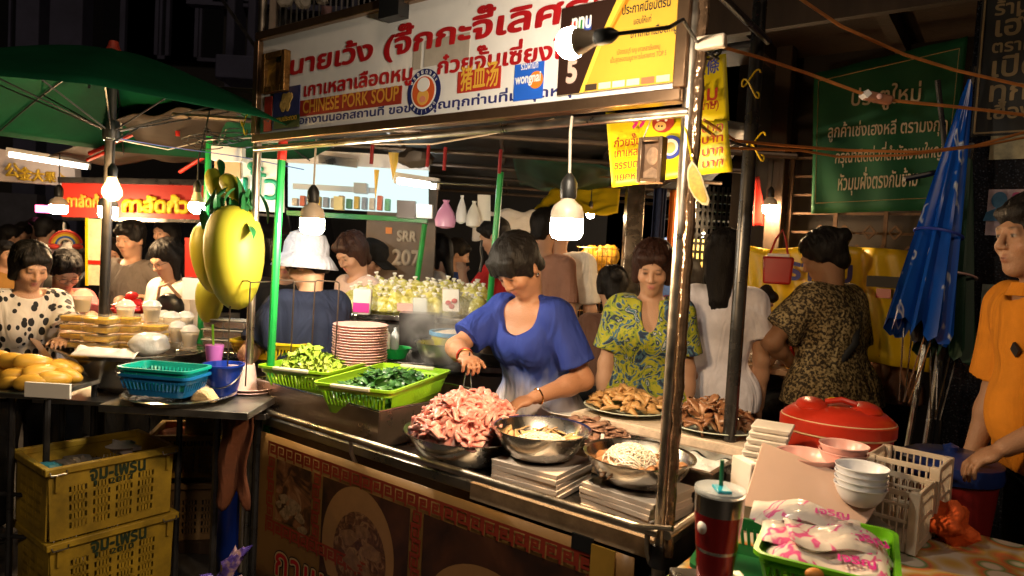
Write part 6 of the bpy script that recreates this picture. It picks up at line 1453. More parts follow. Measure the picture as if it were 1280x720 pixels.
wb = thing('lettered_board', 'white board with big green hand lettering behind the mango leaves', 'sign', D(315, 270, 3.35))
px_quad(MB(), 284, 196, 354, 262, 3.35, .02, .05).build('board', mat('board_white', (.60, .58, .50), .5, var=.2), wb); px_text('ปั๊ว', (300, 246), (352, 250), 3.345, .17, mat('teal_paint', (.01, .22, .10), .5), .02, wb)
px_quad(MB(), 264, 182, 302, 200, 3.3, .05, .05).build('white_ballast', WHITEPL, label='white plastic box mounted above the mango leaves', cat='box')
px_quad(MB(), 268, 198, 300, 222, 3.34, .03, .05).build('wood_board', mat('plain_wood', (.40, .25, .12), .6, var=.3), label='small bare wooden board above the mango leaves', cat='board')
rb = thing('red_white_box', 'red carton over a white carton hung on the green post', 'carton', D(240, 370, 3.5)); px_quad(MB(), 231, 297, 251, 346, 3.5, .09, .05).build('red_carton', RED, rb); px_quad(MB(), 228, 347, 258, 374, 3.48, .11, .05).build('white_carton', WHITEPL, rb)
yb = thing('menu_board', 'tall yellow edged menu board beside the parasol pole', 'sign', D(122, 355, 4.4)); px_quad(MB(), 108, 273, 135, 356, 4.4, .02, .05).build('board', mat('menu_cream', (.70, .62, .40), .5, var=.25, vscale=18), yb); px_quad(MB(), 106.5, 272, 109, 357, 4.39, .02, .05).build('edge', YELLOW, yb); px_quad(MB(), 110, 325, 134, 330, 4.392, .004, .05).build('stripe', RED, yb)
# green posts of the neighbouring stall
for lb, a, b, r in [('slim green post between the balloon mangoes and the white carton', (262, 170, 3.45), (247, 440, 3.45), .016), ('green post standing just right of the left cart post', (353, 180, 2.93), (334, 470, 2.93), .017), ('green post at the right end of the neighbouring stall, left of the cook', (626, 215, 3.65), (600, 440, 3.65), .017)]:
    p0, p1 = D(*a), D(*b); MB().tube([p0, (p1[0], p1[1], 0)], r, 10).build('green_post', GREENPAINT, label=lb, cat='post')
MB().tube([D(354, 176, 2.92), D(352, 200, 2.92)], .02, 8).build('red_tie', RED, label='red tape wrapped high on the green post by the left cart post', cat='tape')
# ------------------------------------------------------------------ neighbouring noodle stall behind
NS_ = thing('noodle_stall', 'neighbouring stall with a bright white back panel in a green frame', 'stall', D(450, 330, 4.3)*np.array([1, 1, 0]))
PANEL = emit_mat('emissive_panel', (.74, .95, .90), .80)  # plain white panel; the fluorescent light on it is put in as emission
px_quad(MB(), 360, 203, 535, 258, 4.45, .03).build('back_panel', PANEL, NS_); px_quad(MB(), 358, 263, 534, 269, 4.42, .05).build('green_frame', GREENPAINT, NS_); px_quad(MB(), 358, 186, 536, 203, 4.43, .06).build('top_panel', WHITEPL, NS_)
px_quad(MB(), 366, 229, 470, 236, 4.42, .02).build('shelf_strip', mat('strip_grey', (.5, .55, .58), .4), NS_)
MB().tube([D(531, 280, 4.4), D(521, 352, 4.4)], .018, 8).build('frame_post', GREENPAINT, NS_)
px_quad(MB(), 398, 193, 446, 204, 4.3, .02, .12).build('bracket', STEELB, NS_)
PK = [mat('packet%d' % i, c_, .5, var=.3, vscale=30) for i, c_ in enumerate([(.55, .5, .4), (.5, .12, .06), (.1, .3, .16), (.6, .42, .08), (.25, .3, .38)])]
for i in range(13):
    x = 366+i*9.6; hgt = [9, 12, 8, 11, 10][i % 5]; a = D(x, 257+(x-366)*.056, 4.36); b = D(x+7, 257-hgt, 4.36); MB().box(((a[0]+b[0])/2, 4.36, a[2]+(b[2]-a[2])/2), (abs(b[0]-a[0]), .05, abs(b[2]-a[2]))).build('goods_packet', PK[i % 5], label='small packet in the row along the foot of the white panel', cat='packet', group='packets along the white panel', bevel=.004)
tube_lamp('short fluorescent tube on the white panel of the neighbouring stall', D(497, 226, 4.15), D(545, 233, 4.15), .018, FLUO)
for lb, x0, y0, x1, y1, m_ in [('grey device box on the white panel', 442, 228, 458, 241, mat('grey_box', (.35, .38, .4), .4)), ('dark jar on the panel shelf', 496, 250, 519, 272, mat('dark_jar', (.08, .06, .05), .3)), ('white card right of the dark jar on the panel', 520, 255, 540, 272, PAPER), ('small yellow tag on the white panel', 417, 245, 428, 262, mat('tag_yellow', (.7, .62, .3), .6))]: px_quad(MB(), x0, y0, x1, y1, 4.28, .06).build(lb.split()[1] if lb.split()[1] not in ('card', 'yellow') else ('card' if 'card' in lb else 'tag'), m_, label=lb, cat='box')
for lb, x, y, h in [('yellow paper cone hanging from the stall roof, the higher one', 492, 210, .16), ('narrow ochre paper cone hanging on the white panel', 470, 232, .17)]:
    a = D(x, y, 4.1); MB().lathe([(.035 if h == .16 else .016, h*.55), (.002, -h*.45)], 10, a, capt=True).build('paper_cone', mat('cone_yellow', (.70, .45, .05), .5), label=lb, cat='cone')
dr = thing('steel_door', 'brown painted door with stencilled SRR 207 behind the noodle bags', 'door', D(497, 350, 4.9)*np.array([1, 1, 0])); a = D(460, 276, 4.9); b = D(536, 276, 4.9)
MB().box(((a[0]+b[0])/2+.02, 4.93, 1.0), (b[0]-a[0]+.06, .05, 2.0)).build('leaf', mat('door_brown', (.16, .10, .06), .5, var=.25, vscale=6), dr); SIL = mat('stencil_silver', (.42, .34, .26), .5)
px_text('SRR', (496, 301), (520, 302), 4.895, .105, SIL, .05, dr); px_text('207', (490, 330), (525, 332), 4.895, .15, SIL, .05, dr); px_quad(MB(), 482, 284, 490, 292, 4.893, .004).build('sticker', mat('orange_print', (.75, .22, .02), .5), dr)
# counter and rows of bagged noodles
ct = thing('steel_counter', 'steel counter carrying the rows of bagged noodles', 'counter', D(520, 420, 4.0)*np.array([1, 1, 0])); a = D(425, 388, 3.75); b = D(612, 388, 3.75); cz = a[2]
MB().box(((a[0]+b[0])/2, 4.0, cz-.02), (b[0]-a[0]+.1, .62, .03)).build('top', STEEL, ct, bevel=.003); MB().box(((a[0]+b[0])/2, 4.02, (cz-.04)/2), (b[0]-a[0]+.04, .54, cz-.05)).build('cabinet', STEELB, ct)
NB = ramp_mat('bagged_noodles', 'noise', 40, [(.3, (.42, .36, .03)), (.5, (.62, .58, .16)), (.7, (.75, .74, .48))], .22, 6, distort=1.2, interp='LINEAR'); TIE = mat('bag_knot', (.82, .80, .74), .35)
nb1 = thing('noodle_bag', 'knotted clear bag of yellow noodles on the steel counter', 'bag', (0, 0, 0), 0, 'rows of bagged noodles'); mb = MB(); mb.lathe([(.028, 0), (.050, .015), (.054, .055), (.040, .085), (.010, .104)], 12, capb=True); mb.build('bag', NB, nb1); mb = MB(); mb.lathe([(.007, .102), (.006, .108), (.016, .119), (.012, .124), (.003, .122)], 8, capt=True); mb.build('knot', TIE, nb1)
first = True
for j in range(5):
    for i in range(17):
        o = nb1 if first else copy_tree(nb1); first = False
        place(o, (a[0]+.05+(b[0]-a[0])*.86*i/16.0+rng.uniform(-.01, .01), 3.80+j*.095+rng.uniform(-.015, .015), cz-.004+j*.018), rng.uniform(0, 6), scale=(rng.uniform(.9, 1.1), rng.uniform(.9, 1.1), rng.uniform(.85, 1.2)), tilt=(rng.uniform(-.15, .15), rng.uniform(-.15, .15)))
for lb, x0, y0, x1, y1, d_, m_, nm in [('white paper card with red fruit picture in front of the noodle bags', 553, 361, 574, 389, 3.66, PAPER, 'card'), ('flat pink box on the counter front', 496, 379, 516, 389, 3.66, PINKPL, 'box'), ('clear pitcher on the counter front', 516, 372, 533, 390, 3.66, film_mat('pitcher', (.8, .85, .9), .5, .1), 'pitcher')]: px_quad(MB(), x0, y0, x1, y1, d_, .05).build(nm, m_, label=lb, cat=nm, bevel=.004)
q = D(453, 377, 3.62); pk = thing('printed_packet', 'white and magenta printed packet leaning at the left end of the noodle bags', 'packet', q-np.array([0, 0, .07])); MB().box(q, (.10, .05, .14), taper=.9).build('pouch', PAPER, pk, bevel=.012); MB().box(q+np.array([0, -.028, -.03]), (.085, .004, .05)).build('print', mat('magenta_print', (.65, .03, .28), .4), pk)
for dx, dz, r in ((-3, 8, .018), (3, 3, .02), (1, 12, .015)): pass
q = D(564, 376, 3.655); mb = MB(); [mb.ellipsoid((q[0]+dx, q[1]-.004, q[2]+dz), (.016, .004, .014), 10, 6) for dx, dz in ((-.015, -.012), (.018, .0), (.004, -.03))]; mb.build('fruit_print', INKR, label='red fruit printed on the paper card before the noodle bags', cat='print')
# lower cooking range between the stalls
rg = thing('cooking_range', 'dark steel cooking range behind the cart, between cook and stall', 'stove', D(560, 470, 3.4)*np.array([1, 1, 0])); rz = .98; a = D(485, 430, 3.35); b = D(640, 430, 3.35)
MB().box(((a[0]+b[0])/2, 3.42, rz-.02), (b[0]-a[0], .42, .03)).build('hob', mat('sooty_steel', (.06, .05, .05), .35, .8, var=.4, vscale=8), rg, bevel=.003); MB().box(((a[0]+b[0])/2, 3.44, rz/2-.03), (b[0]-a[0]-.04, .36, rz-.06)).build('cabinet', MATS['sooty_steel'], rg); px_quad(MB(), 499, 391, 543, 432, 3.5, .14).build('burner_box', mat('black_enamel', (.03, .025, .025), .25, .3, var=.4, vscale=10), rg)
q = D(568, 424, 3.35); bs_ = thing('mesh_basin', 'translucent yellow green basin with a blue rim on the range', 'basin', (q[0], q[1], rz)); MB().lathe([(.07, 0), (.10, .05), (.118, .125)], 28, (q[0], q[1], rz), capb=True).build('tub', mat('yellow_green_plastic', (.50, .45, .02), .3, var=.25, vscale=24), bs_); MB().lathe([(.112, .118), (.126, .122), (.126, .14), (.112, .138)], 28, (q[0], q[1], rz)).build('rim', mat('azure_plastic', (.02, .30, .62), .3), bs_)
MB().ellipsoid((q[0], q[1], rz+.115), (.10, .10, .035), 16, 8, jitter=.3).build('sprouts', NOOD, label='pale bean sprouts in the blue rimmed basin', cat='vegetables', kind='stuff')
q = D(494, 432, 3.3); MB().lathe([(.05, 0), (.075, .05), (.08, .052)], 20, (q[0], q[1], rz), capb=True).build('green_bowl', mat('green_bowl', (.01, .35, .07), .3), label='small bright green bowl beside the bottles', cat='bowl')
for i, (x, m_) in enumerate([(483, WHITEPL), (494, mat('clear_grey', (.45, .5, .55), .2)), (478, mat('milk_white', (.7, .68, .62), .3))]): q = D(x, 415, 3.34+.03*i); MB().lathe([(.018, 0), (.022, .01), (.022, .075), (.009, .095), (.009, .11)], 14, (q[0], q[1], rz+.03), capb=True, capt=True).build('bottle', m_, label=['white sauce bottle left of the black burner box, the right one of the group', 'grey squeeze bottle nearest the black burner box', 'milky bottle next to the pink plate stack'][i], cat='bottle')
for lb, x, y, d_, r, h in [('wide dark wok on the range beside the cook', 632, 470, 3.25, .17, .07), ('steel soup pot behind the cook hand', 548, 462, 3.2, .11, .10)]:
    q = D(x, y, d_); mb = MB(); bowl(mb, (q[0], q[1], rz), r, h, n=30); mb.build('wok' if 'wok' in lb else 'pot', MATS['sooty_steel'] if 'wok' in lb else STEELB, label=lb, cat='pan')
# tubs and pots at the left of the neighbouring counter
lc = thing('prep_counter', 'steel preparation counter under the brown food tubs', 'counter', D(320, 460, 3.35)*np.array([1, 1, 0])); a = D(252, 428, 3.45); b = D(425, 440, 3.45); lz = 1.5-(437-303)*3.3/850
MB().box(((a[0]+b[0])/2, 3.42, lz-.015), (b[0]-a[0], .48, .03)).build('top', STEEL, lc, bevel=.003); MB().box(((a[0]+b[0])/2, 3.44, lz/2-.02), (b[0]-a[0]-.06, .40, lz-.04)).build('cabinet', STEELB, lc)
SAUCE = mat('dark_sauce', (.10, .025, .01), .3, var=.4, vscale=40)
tb = thing('food_tub', 'clear tub of dark brown food below the giant mango', 'tub', (0, 0, 0), 0, 'stacked tubs below the giant mango'); MB().box((0, 0, .018), (.098, .075, .030), taper=.92).build('food', SAUCE, tb, bevel=.006); MB().box((0, 0, .020), (.104, .08, .040), taper=.92).build('shell', CLR, tb, bevel=.005); MB().box((0, 0, .042), (.112, .088, .006)).build('lid', film_mat('lid_film', (.9, .9, .92), .55, .15), tb, bevel=.002)
first = True
for i in range(3):
    for k in range(3):
        o = tb if first else copy_tree(tb); first = False; q = D(270+i*25, 420, 3.30); place(o, (q[0], q[1], lz+.002+k*.049), rng.uniform(-.05, .05))
q = D(337, 450, 3.12); yk = thing('yellow_basket', 'yellow plastic basket around the steel pot, behind the wire rack', 'basket', (q[0], q[1], lz-.02)); basket('b', .34, .20, .085, YELLOW, M=TM((q[0], q[1]+.05, lz-.01), PI/2-.1)).build('basket_body', mat('basket_yellow', (.62, .44, .01), .35), yk)
q = D(330, 428, 3.18); mb = MB(); mb.lathe([(.055, 0), (.07, .01), (.072, .085), (.077, .088), (.069, .088), (.066, .07), (.001, .07)], 26, (q[0], q[1], lz+.01), capb=True); mb.build('steel_pot', STEEL, label='steel pot of white coconut cream in the yellow basket', cat='pot'); MB().lathe([(.001, .074), (.065, .072)], 20, (q[0], q[1], lz+.008)).build('cream', MELA, label='white coconut cream in the steel pot', cat='cream')
q = D(352, 412, 3.4); MB().ellipsoid((q[0], q[1], lz+.05), (.10, .08, .075), 20, 12, jitter=.35, seed=2).build('fried_shallots', ramp_mat('fried_orange', 'noise', 40, [(.3, (.30, .09, .01)), (.55, (.55, .22, .03)), (.75, (.68, .36, .08))], .5, 5, interp='LINEAR'), label='heap of orange fried crumbs behind the green post', cat='food', kind='stuff')
q = D(433, 395, 3.6); mb = MB(); bowl(mb, (q[0], q[1], 1.10), .06, .05, n=22); mb.build('small_steel_bowl', STEEL, label='small steel bowl by the printed packet', cat='bowl'); MB().box((q[0]+.0, q[1], .545), (.26, .26, 1.10)).build('steel_stand', STEELB, label='steel stand under the small steel bowl', cat='stand')
# bags hanging at the right end of the neighbouring stall
MB().tube([D(538, 228, 4.0), D(618, 232, 4.0)], .007, 7).build('hanging_rail', STEEL, label='thin rail with hanging plastic bags at the end of the neighbouring stall', cat='rail')
for lb, x, y, w, h, m_ in [('pink net bag hanging from the thin rail', 557, 268, .062, .16, film_mat('pink_net', (.75, .35, .6), .75, .3)), ('narrow white bag hanging in the middle of the thin rail', 577, 262, .032, .16, film_mat('white_film', (.8, .82, .85), .7, .2)), ('bulging clear bag hanging right on the thin rail', 592, 268, .045, .15, film_mat('clear_film2', (.8, .78, .72), .6, .15))]:
    q = D(x, y, 4.0); t_ = thing('hanging_bag', lb, 'bag', q); M = TM(q); MB(M).lathe([(w*.25, -h*.52), (w*.9, -h*.45), (w, -h*.2), (w*.75, h*.1), (w*.22, h*.42), (w*.35, h*.52)], 16, capb=True, sy=.6).build('film', m_, t_); MB(M).lathe([(w*.2, -h*.48), (w*.75, -h*.42), (w*.8, -h*.2), (w*.4, -h*.02)], 12, capb=True, capt=True, sy=.5).build('contents', mat('bag_contents', (.6, .58, .6), .5, var=.3, vscale=30), t_)
px_quad(MB(), 597, 243, 613, 275, 4.02, .02).build('white_card', PAPER, label='white printed card at the right end of the hanging rail', cat='card')
mb = MB(); mb.tube([D(602, 300, 3.9), D(601, 312, 3.9), D(603, 325, 3.9), D(600, 340, 3.9)], .008, 7); mb.build('chain', BLACKPL, label='dark coiled cord hanging below the white bags', cat='cord')
q = D(520, 198, 3.7); MB().ellipsoid(q, (.10, .08, .05), 16, 9, jitter=.4, seed=5).build('bundle', mat('dark_bundle', (.05, .035, .025), .6, var=.4), label='dark bundle lying under the canopy beams', cat='bundle')
for i, x in enumerate((466, 536, 557, 626)): MB().tube([D(x, 178+i*3, 3.6), D(x-2, 205+i*4, 3.6)], .010, 8).build('red_hook', mat('dark_red', (.22, .01, .012), .4), label='dark red pole end hanging under the canopy, %s' % ['leftmost', 'second from the left', 'third from the left', 'rightmost by the green post'][i], cat='pole')
# ------------------------------------------------------------------ back of the middle aisle
q = D(792, 300, 3.95); MB().box((q[0], q[1]+.05, 1.18), (.10, .10, 2.36)).build('steel_duct', mat('duct_steel', (.42, .34, .26), .25, 1., var=.5, vscale=5, rvar=.12, bump=.2, bscale=8), label='square steel duct behind the woman in the floral shirt', cat='duct', bevel=.004)
wm = thing('wire_mesh_rack', 'wire mesh rack of yellow goods behind the white T-shirt man', 'rack', D(748, 350, 5.0)*np.array([1, 1, 0])); mb = MB()
for i in range(9): p = D(724+i*6, 300, 5.0); mb.tube([(p[0], p[1], .8), (p[0], p[1], 1.62)], .003, 4)
for i in range(14): z = .85+i*.058; mb.tube([(D(722, 300, 5)[0], 5.0, z), (D(775, 300, 5)[0], 5.0, z)], .003, 4)
mb.build('mesh', mat('wire_gold', (.40, .26, .12), .35, .9), wm)
for i in range(6): q = D(738+(i % 3)*12, 322+(i//3)*32, 5.15); MB().ellipsoid(q, (.07, .04, .09), 12, 8, jitter=.4, seed=i).build('yellow_pack', mat('pack_yellow', (.62, .34, .03), .4, var=.4, vscale=20), wm)
for lb, x0, x1, y0, y1, d_, m_ in [('orange cloth hanging between the duct and the right post', 833, 846, 238, 322, 4.3, mat('orange_hang', (.62, .16, .01), .7)), ('navy cloth hanging beside the orange one', 812, 834, 236, 330, 4.35, mat('navy_hang', (.01, .018, .06), .8)), ('red folded parasol cloth by the warm bulb near the grille', 941, 962, 222, 282, 4.35, mat('red_hang', (.45, .03, .02), .6))]:
    a = D(x0, y1, d_); b = D(x1, y0, d_); mb = MB(); mb.sheet(lambda s, t: (a[0]+(b[0]-a[0])*(s if 'red' not in lb else s*(1.2-t)+.0), d_+.03*math.sin(s*9), a[2]+(b[2]-a[2])*t), 10, 12); mb.build('hanging_cloth', m_, label=lb, cat='cloth', solid=.006)
sg = thing('lattice_screen', 'black lattice screen with specks of light behind the right front post', 'screen', D(905, 330, 5.0)*np.array([1, 1, 0])); mb = MB()
for i in range(22): p = D(852+i*6, 300, 5.0); mb.bar((p[0], 5.0, .7), (p[0], 5.0, 2.1), .016)
for i in range(22): z = .75+i*.062; mb.bar((D(850, 300, 5)[0], 5.012, z), (D(985, 300, 5)[0], 5.012, z), .022)
mb.build('lattice', BLACKPL, sg)
ROW = [(.55, .5, .42), (.5, .08, .05), (.08, .16, .4), (.6, .42, .1), (.12, .3, .14), (.5, .3, .35)]
for i in range(6):
    x = 845+i*28; q = D(x, 330, 8.2); st_ = thing('far_stall', ['pale', 'red', 'blue', 'yellow', 'green', 'pink'][i]+' lit stall far behind the lattice screen', 'stall', (q[0], q[1], 0)); w_ = .24
    MB().box((q[0], q[1], .5), (w_, .4, 1.0)).build('counter', mat('far_stall%d' % i, ROW[i], .6, var=.5, vscale=12), st_); MB().box((q[0], q[1]+.2, 1.45), (w_*.98, .05, .8)).build('back_board', mat('far_board%d' % i, ROW[(i+2) % 6], .6, var=.6, vscale=9), st_); MB().box((q[0], q[1], 2.1), (w_*1.1, .5, .05)).build('roof', TARPD, st_)
    P = np.array([q[0], q[1]-.1, 1.9]); bulb('far_bulb', 'tiny bulb over the '+['pale', 'red', 'blue', 'yellow', 'green', 'pink'][i]+' far stall', P, .03, .05, WHITEL if i % 2 else WARM, [P+H_*.1, P+H_*.17], style='ball')
# far left street: pink neon and shelves of light
px_quad(MB(), 44, 256, 64, 265, 8, .05).build('neon_sign', emit_mat('pink_neon', (1., .15, .35), 5), label='small pink neon sign far down the street at the left', cat='sign')
px_quad(MB(), -80, 236, 46, 420, 10, .2).build('street_wall', mat('street_wall', (.06, .065, .09), .7, var=.4, vscale=3), label='dark bluish wall at the far end of the left street', cat='wall')
px_quad(MB(), 40, 303, 80, 330, 6.6, .05).build('pink_board', mat('pink_board', (.55, .28, .26), .5, var=.2), label='pale pink board behind the women at the left', cat='board')
# ------------------------------------------------------------------ right side table and what it holds
TZ = .755
rt_ = thing('folding_table', 'folding table covered with fruit print plastic at the lower right', 'table', cw(2.5, .22, 0))
PRT = ramp_mat('fruit_print_plastic', 'voronoi', 9, [(0, (.55, .50, .42)), (.30, (.52, .46, .38)), (.36, (.10, .22, .08)), (.44, (.5, .12, .05)), (.55, (.45, .30, .08)), (.7, (.50, .44, .36))], .25, interp='LINEAR')
mb = MB(CART); mb.box((2.42, .18, TZ-.012), (.82, 1.18, .022)); mb.build('tabletop', PRT, rt_, bevel=.003)
for u in (2.08, 2.78):
    for v in (-.36, .70): mb = MB(CART); mb.tube([(u, v, 0), (u, v, TZ-.024)], .014, 8); mb.build('leg', DARKMETAL, rt_)
# baskets and bags
GRB = mat('grass_green_plastic', (.13, .42, .01), .3, var=.1); GRD = mat('dark_green_plastic', (.01, .12, .03), .35, var=.1)
bc = D(1010, 700, 1.42); bu, bv, _z = uv(bc); BR = math.radians(10)-CART_ROT*0
MBK = TM((.770, 1.560, .778), -.49)
lo_ = thing('shopping_basket', 'dark green basket under the bright green one at the lower right', 'basket', (bc[0]-.1, bc[1], TZ)); basket('b', .36, .30, .085, GRD, M=TM((.655, 1.585, TZ-.002), -.49)).build('basket_body', GRD, lo_)
hi_ = thing('shopping_basket', 'bright green basket of printed plastic bags at the lower right', 'basket', (bc[0], bc[1]+.02, .79)); basket('b', .33, .27, .105, GRB, M=MBK).build('basket_body', GRB, hi_)
BAGM = ramp_mat('printed_film', 'noise', 7, [(0, (.70, .62, .56)), (.53, (.74, .66, .60)), (.57, (.72, .10, .30)), (.61, (.70, .16, .34)), (.64, (.74, .66, .6))], .2, 2, distort=2.2, interp='LINEAR', bump=.3)
for i, (x, y, d_, L, rz, tl) in enumerate([(0, -.07, .858, .25, .05, .0), (-.01, -.02, .872, .27, .10, -.03), (-.03, .06, .880, .27, -.05, .0), (.02, -.01, .892, .23, .28, -.12), (-.06, .09, .900, .25, .06, .0)]):
    q = MBK @ Vector((x, y, d_-.778)); R = Euler((.10, -tl, rz-.49)).to_matrix(); mb = MB()
    def f(s, t, sd): 
        e = (1-(2*t-1)**4)*(1-(2*s-1)**6); return Vector(q)+R @ Vector(((s-.5)*L, (t-.5)*.115*(1-.2*s*s), sd*(.013*max(e, 0)**.5+.006*mnoise.noise(Vector((s*7, t*5, i*3)))*e)+.012*math.sin(s*8+i)))
    mb.sheet(lambda s, t: f(s, t, 1), 26, 12); mb.sheet(lambda s, t: f(s, t, -1), 26, 12)
    o = mb.build('plastic_bag_bundle', BAGM, label=['bundle of printed white plastic bags, lowest in the green basket', 'bundle of printed white plastic bags in the middle of the green basket', 'bundle of printed white plastic bags, topmost and rearmost in the green basket', 'short twisted bundle of bags at the right end of the green basket', 'bundle of printed bags leaning to the right in the green basket'][i], cat='plastic bags', group='bundles of printed bags')
    mb = MB(); letters(mb, 'เจริญ', lambda a_, b_: Vector(q)+R @ Vector((a_, b_, .024)), .02, -.025, width=.08, height=.05, bold=.03); mb.build('lettering', mat('magenta_print', (.65, .03, .28), .4), o)
# leaning plastic board
bd = [D(953, 552, 1.95), D(1107, 612, 1.86), D(1078, 664, 1.76), D(928, 632, 1.80)]
mb = MB(); mb.add([tuple(p) for p in bd]+[tuple(p+np.array([.004, .01, -.008])) for p in bd], [(0, 1, 2, 3), (7, 6, 5, 4), (0, 4, 5, 1), (1, 5, 6, 2), (2, 6, 7, 3), (3, 7, 4, 0)]); pbm = mat('frosted_plastic', (.62, .44, .36), .3, var=.10, vscale=3, bump=.1, bscale=5, sss=.1)
mb.build('plastic_board', pbm, label='frosted pinkish plastic sheet leaning over the green basket', cat='board', bevel=.003)
# red travel tumbler
tp = D(893, 716, 1.40); tq = (tp[0], tp[1], .84); tm = thing('travel_tumbler', 'red and steel travel tumbler with a green straw at the cart corner', 'tumbler', tq); TR = mat('tumbler_red', (.36, .012, .012), .18, .4, coat=.6)
M = TM(tq); MB(M).lathe([(.034, 0), (.036, .01), (.041, .075)], 30, capb=True).build('base', TR, tm); MB(M).lathe([(.0412, .075), (.0425, .082)], 30).build('steel_ring', STEEL, tm); MB(M).lathe([(.0425, .082), (.0440, .100), (.0495, .155)], 30).build('body', TR, tm); MB(M).lathe([(.0495, .155), (.0505, .19), (.0505, .196), (.047, .196)], 30).build('steel_band', STEEL, tm); MB(M).lathe([(.001, .196), (.044, .196), (.0515, .194), (.053, .200), (.0515, .205), (.046, .203), (.001, .202)], 30).build('lid', film_mat('lid_clear', (.8, .85, .88), .45, .05), tm)
MB(M).box((.0, -.010, .2055), (.030, .045, .006)).build('slider', mat('teal_plastic', (.01, .30, .42), .3), tm, bevel=.002); MB(M).tube([(.004, .006, .13), (.002, .006, .262)], .0045, 8).build('straw', mat('straw_darkgreen', (.01, .16, .06), .4), tm)
MB(M).add([(-.0465*math.cos(a)*.0-.0475*math.cos(.55)+.0*math.sin(a)-.012*math.cos(a)*math.sin(.55)*-1, -.0475*math.sin(.55)-.012*math.cos(a)*math.cos(.55), .128+.013*math.sin(a)) for a in np.linspace(0, 2*PI, 19)[:-1]], [tuple(range(18))]).build('round_sticker', WHITEPL, tm, solid=.002)
mb = MB(); mb.box((tq[0]+.005, tq[1], .40), (.16, .16, .872)); mb.build('steel_pedestal', STEELB, label='narrow steel stand under the red tumbler', cat='stand', bevel=.004)
# red cooler
co_ = D(1043, 575, 2.36); cz0 = .80; CO = thing('drink_cooler', 'oval red drinks cooler with a cream band behind the pink bowls', 'cooler', (co_[0], co_[1], cz0-.04)); M = TM((co_[0], co_[1], cz0), -.25); CRD = mat('cooler_red', (.46, .028, .012), .32, var=.2, vscale=6); 
MB(M).lathe([(.150, -.04), (.165, -.03), (.176, .13), (.180, .155)], 40, sy=.82, capb=True).build('tub', CRD, CO); MB(M).lathe([(.181, .155), (.186, .158), (.186, .205), (.181, .208)], 40, sy=.82).build('cream_band', mat('cooler_cream', (.62, .45, .26), .4), CO); MB(M).lathe([(.182, .160), (.1885, .164), (.189, .200), (.176, .215), (.15, .235), (.10, .246), (.001, .25)], 40, sy=.82).build('lid', CRD, CO)
for sx in (-1, 1): mb = MB(M); mb.ellipsoid((sx*.085, 0, .238), (.055, .085, .030), 18, 9); mb.build('lid_lobe', CRD, CO)
mb = MB(M); mb.tube([(-.05, -.03, .262), (0, -.035, .275), (.05, -.03, .262)], .010, 8); mb.build('grip', CRD, CO); mb = MB(M); mb.tube([(-.012+.02*math.cos(a), .0+.02*math.sin(a), .268) for a in np.linspace(0, 6.28, 12)], .004, 6); mb.build('spigot_tie', YELLOW, CO)
mb = MB(M); mb.tube([(.024*math.cos(a), -.1455, .095+.024*math.sin(a)) for a in np.linspace(0, 2*PI, 19)], .003, 6, False); mb.build('emblem', CRD, CO)
MB().box((co_[0], co_[1], .37), (.40, .36, .74)).build('dark_stool', mat('stool_dark', (.04, .03, .028), .6), label='dark box stool under the red cooler', cat='stool', bevel=.006)
# pale stacks
q = D(957, 548, 2.2); fs = None
for k in range(7): mb = MB(TM((q[0]-.01+.006*k, q[1]+.01, .855+k*.021), -.5)); mb.box((0, 0, .010), (.125, .125, .019), taper=.9); mb.build('foam_tray', FOAM, label='white foam tray in the stack between offal plate and red cooler', cat='tray', group='stack of foam trays', bevel=.005)
MB(TM((q[0], q[1], 0), -.5)).box((0, 0, .425), (.20, .20, .85)).build('steel_stand', STEELB, label='steel stand under the foam trays beside the red cooler', cat='stand', bevel=.004)
q = D(932, 575, 1.95); mb = MB(TM((q[0], q[1], .90), .3)); mb.box((0, 0, 0), (.03, .09, .11)); mb.build('white_carton', WHITEPL, label='small white carton behind the frosted plastic sheet', cat='carton', bevel=.004); MB().box((q[0], q[1]+.02, .42), (.14, .12, .84)).build('cream_tin', mat('cream_tin', (.5, .4, .28), .4, var=.2), label='cream tin below the small white carton', cat='tin', bevel=.01)
def bowl_stack(label, grp, x, y, d_, r, n, m, z, dz=.018, hh=.06):
    q = D(x, y, d_)
    for k in range(n): mb = MB(); bowl(mb, (q[0], q[1], z+k*dz), r, hh, foot=.45, n=30, lip=.003); mb.build('bowl', m, label=label, cat='bowl', group=grp)
WB = mat('white_blue_bowl', (.66, .68, .74), .28); PKB = mat('pink_bowl', (.72, .42, .38), .28)
bowl_stack('white bowl in the stack next to the milk crate', 'stack of white bowls', 1077, 590, 1.82, .064, 4, WB, .882, .017, .055); bowl_stack('pink bowl between the cooler and the white bowls', 'pink bowls', 1054, 570, 2.0, .066, 2, PKB, .93, .02, .05); bowl_stack('wide pink bowl left of the other pink bowls', 'pink bowls', 1008, 574, 1.98, .085, 2, PKB, .90, .02, .05)
q = D(1030, 600, 1.98); MB().box((q[0]-.02, q[1], .83), (.34, .17, .14)).build('steel_box', STEELB, label='steel box under the pink bowls', cat='box', bevel=.004); q = D(1077, 600, 1.82); MB().box((q[0], q[1], .80), (.13, .13, .09)).build('steel_box', STEELB, label='small steel box under the white bowls', cat='box', bevel=.004)
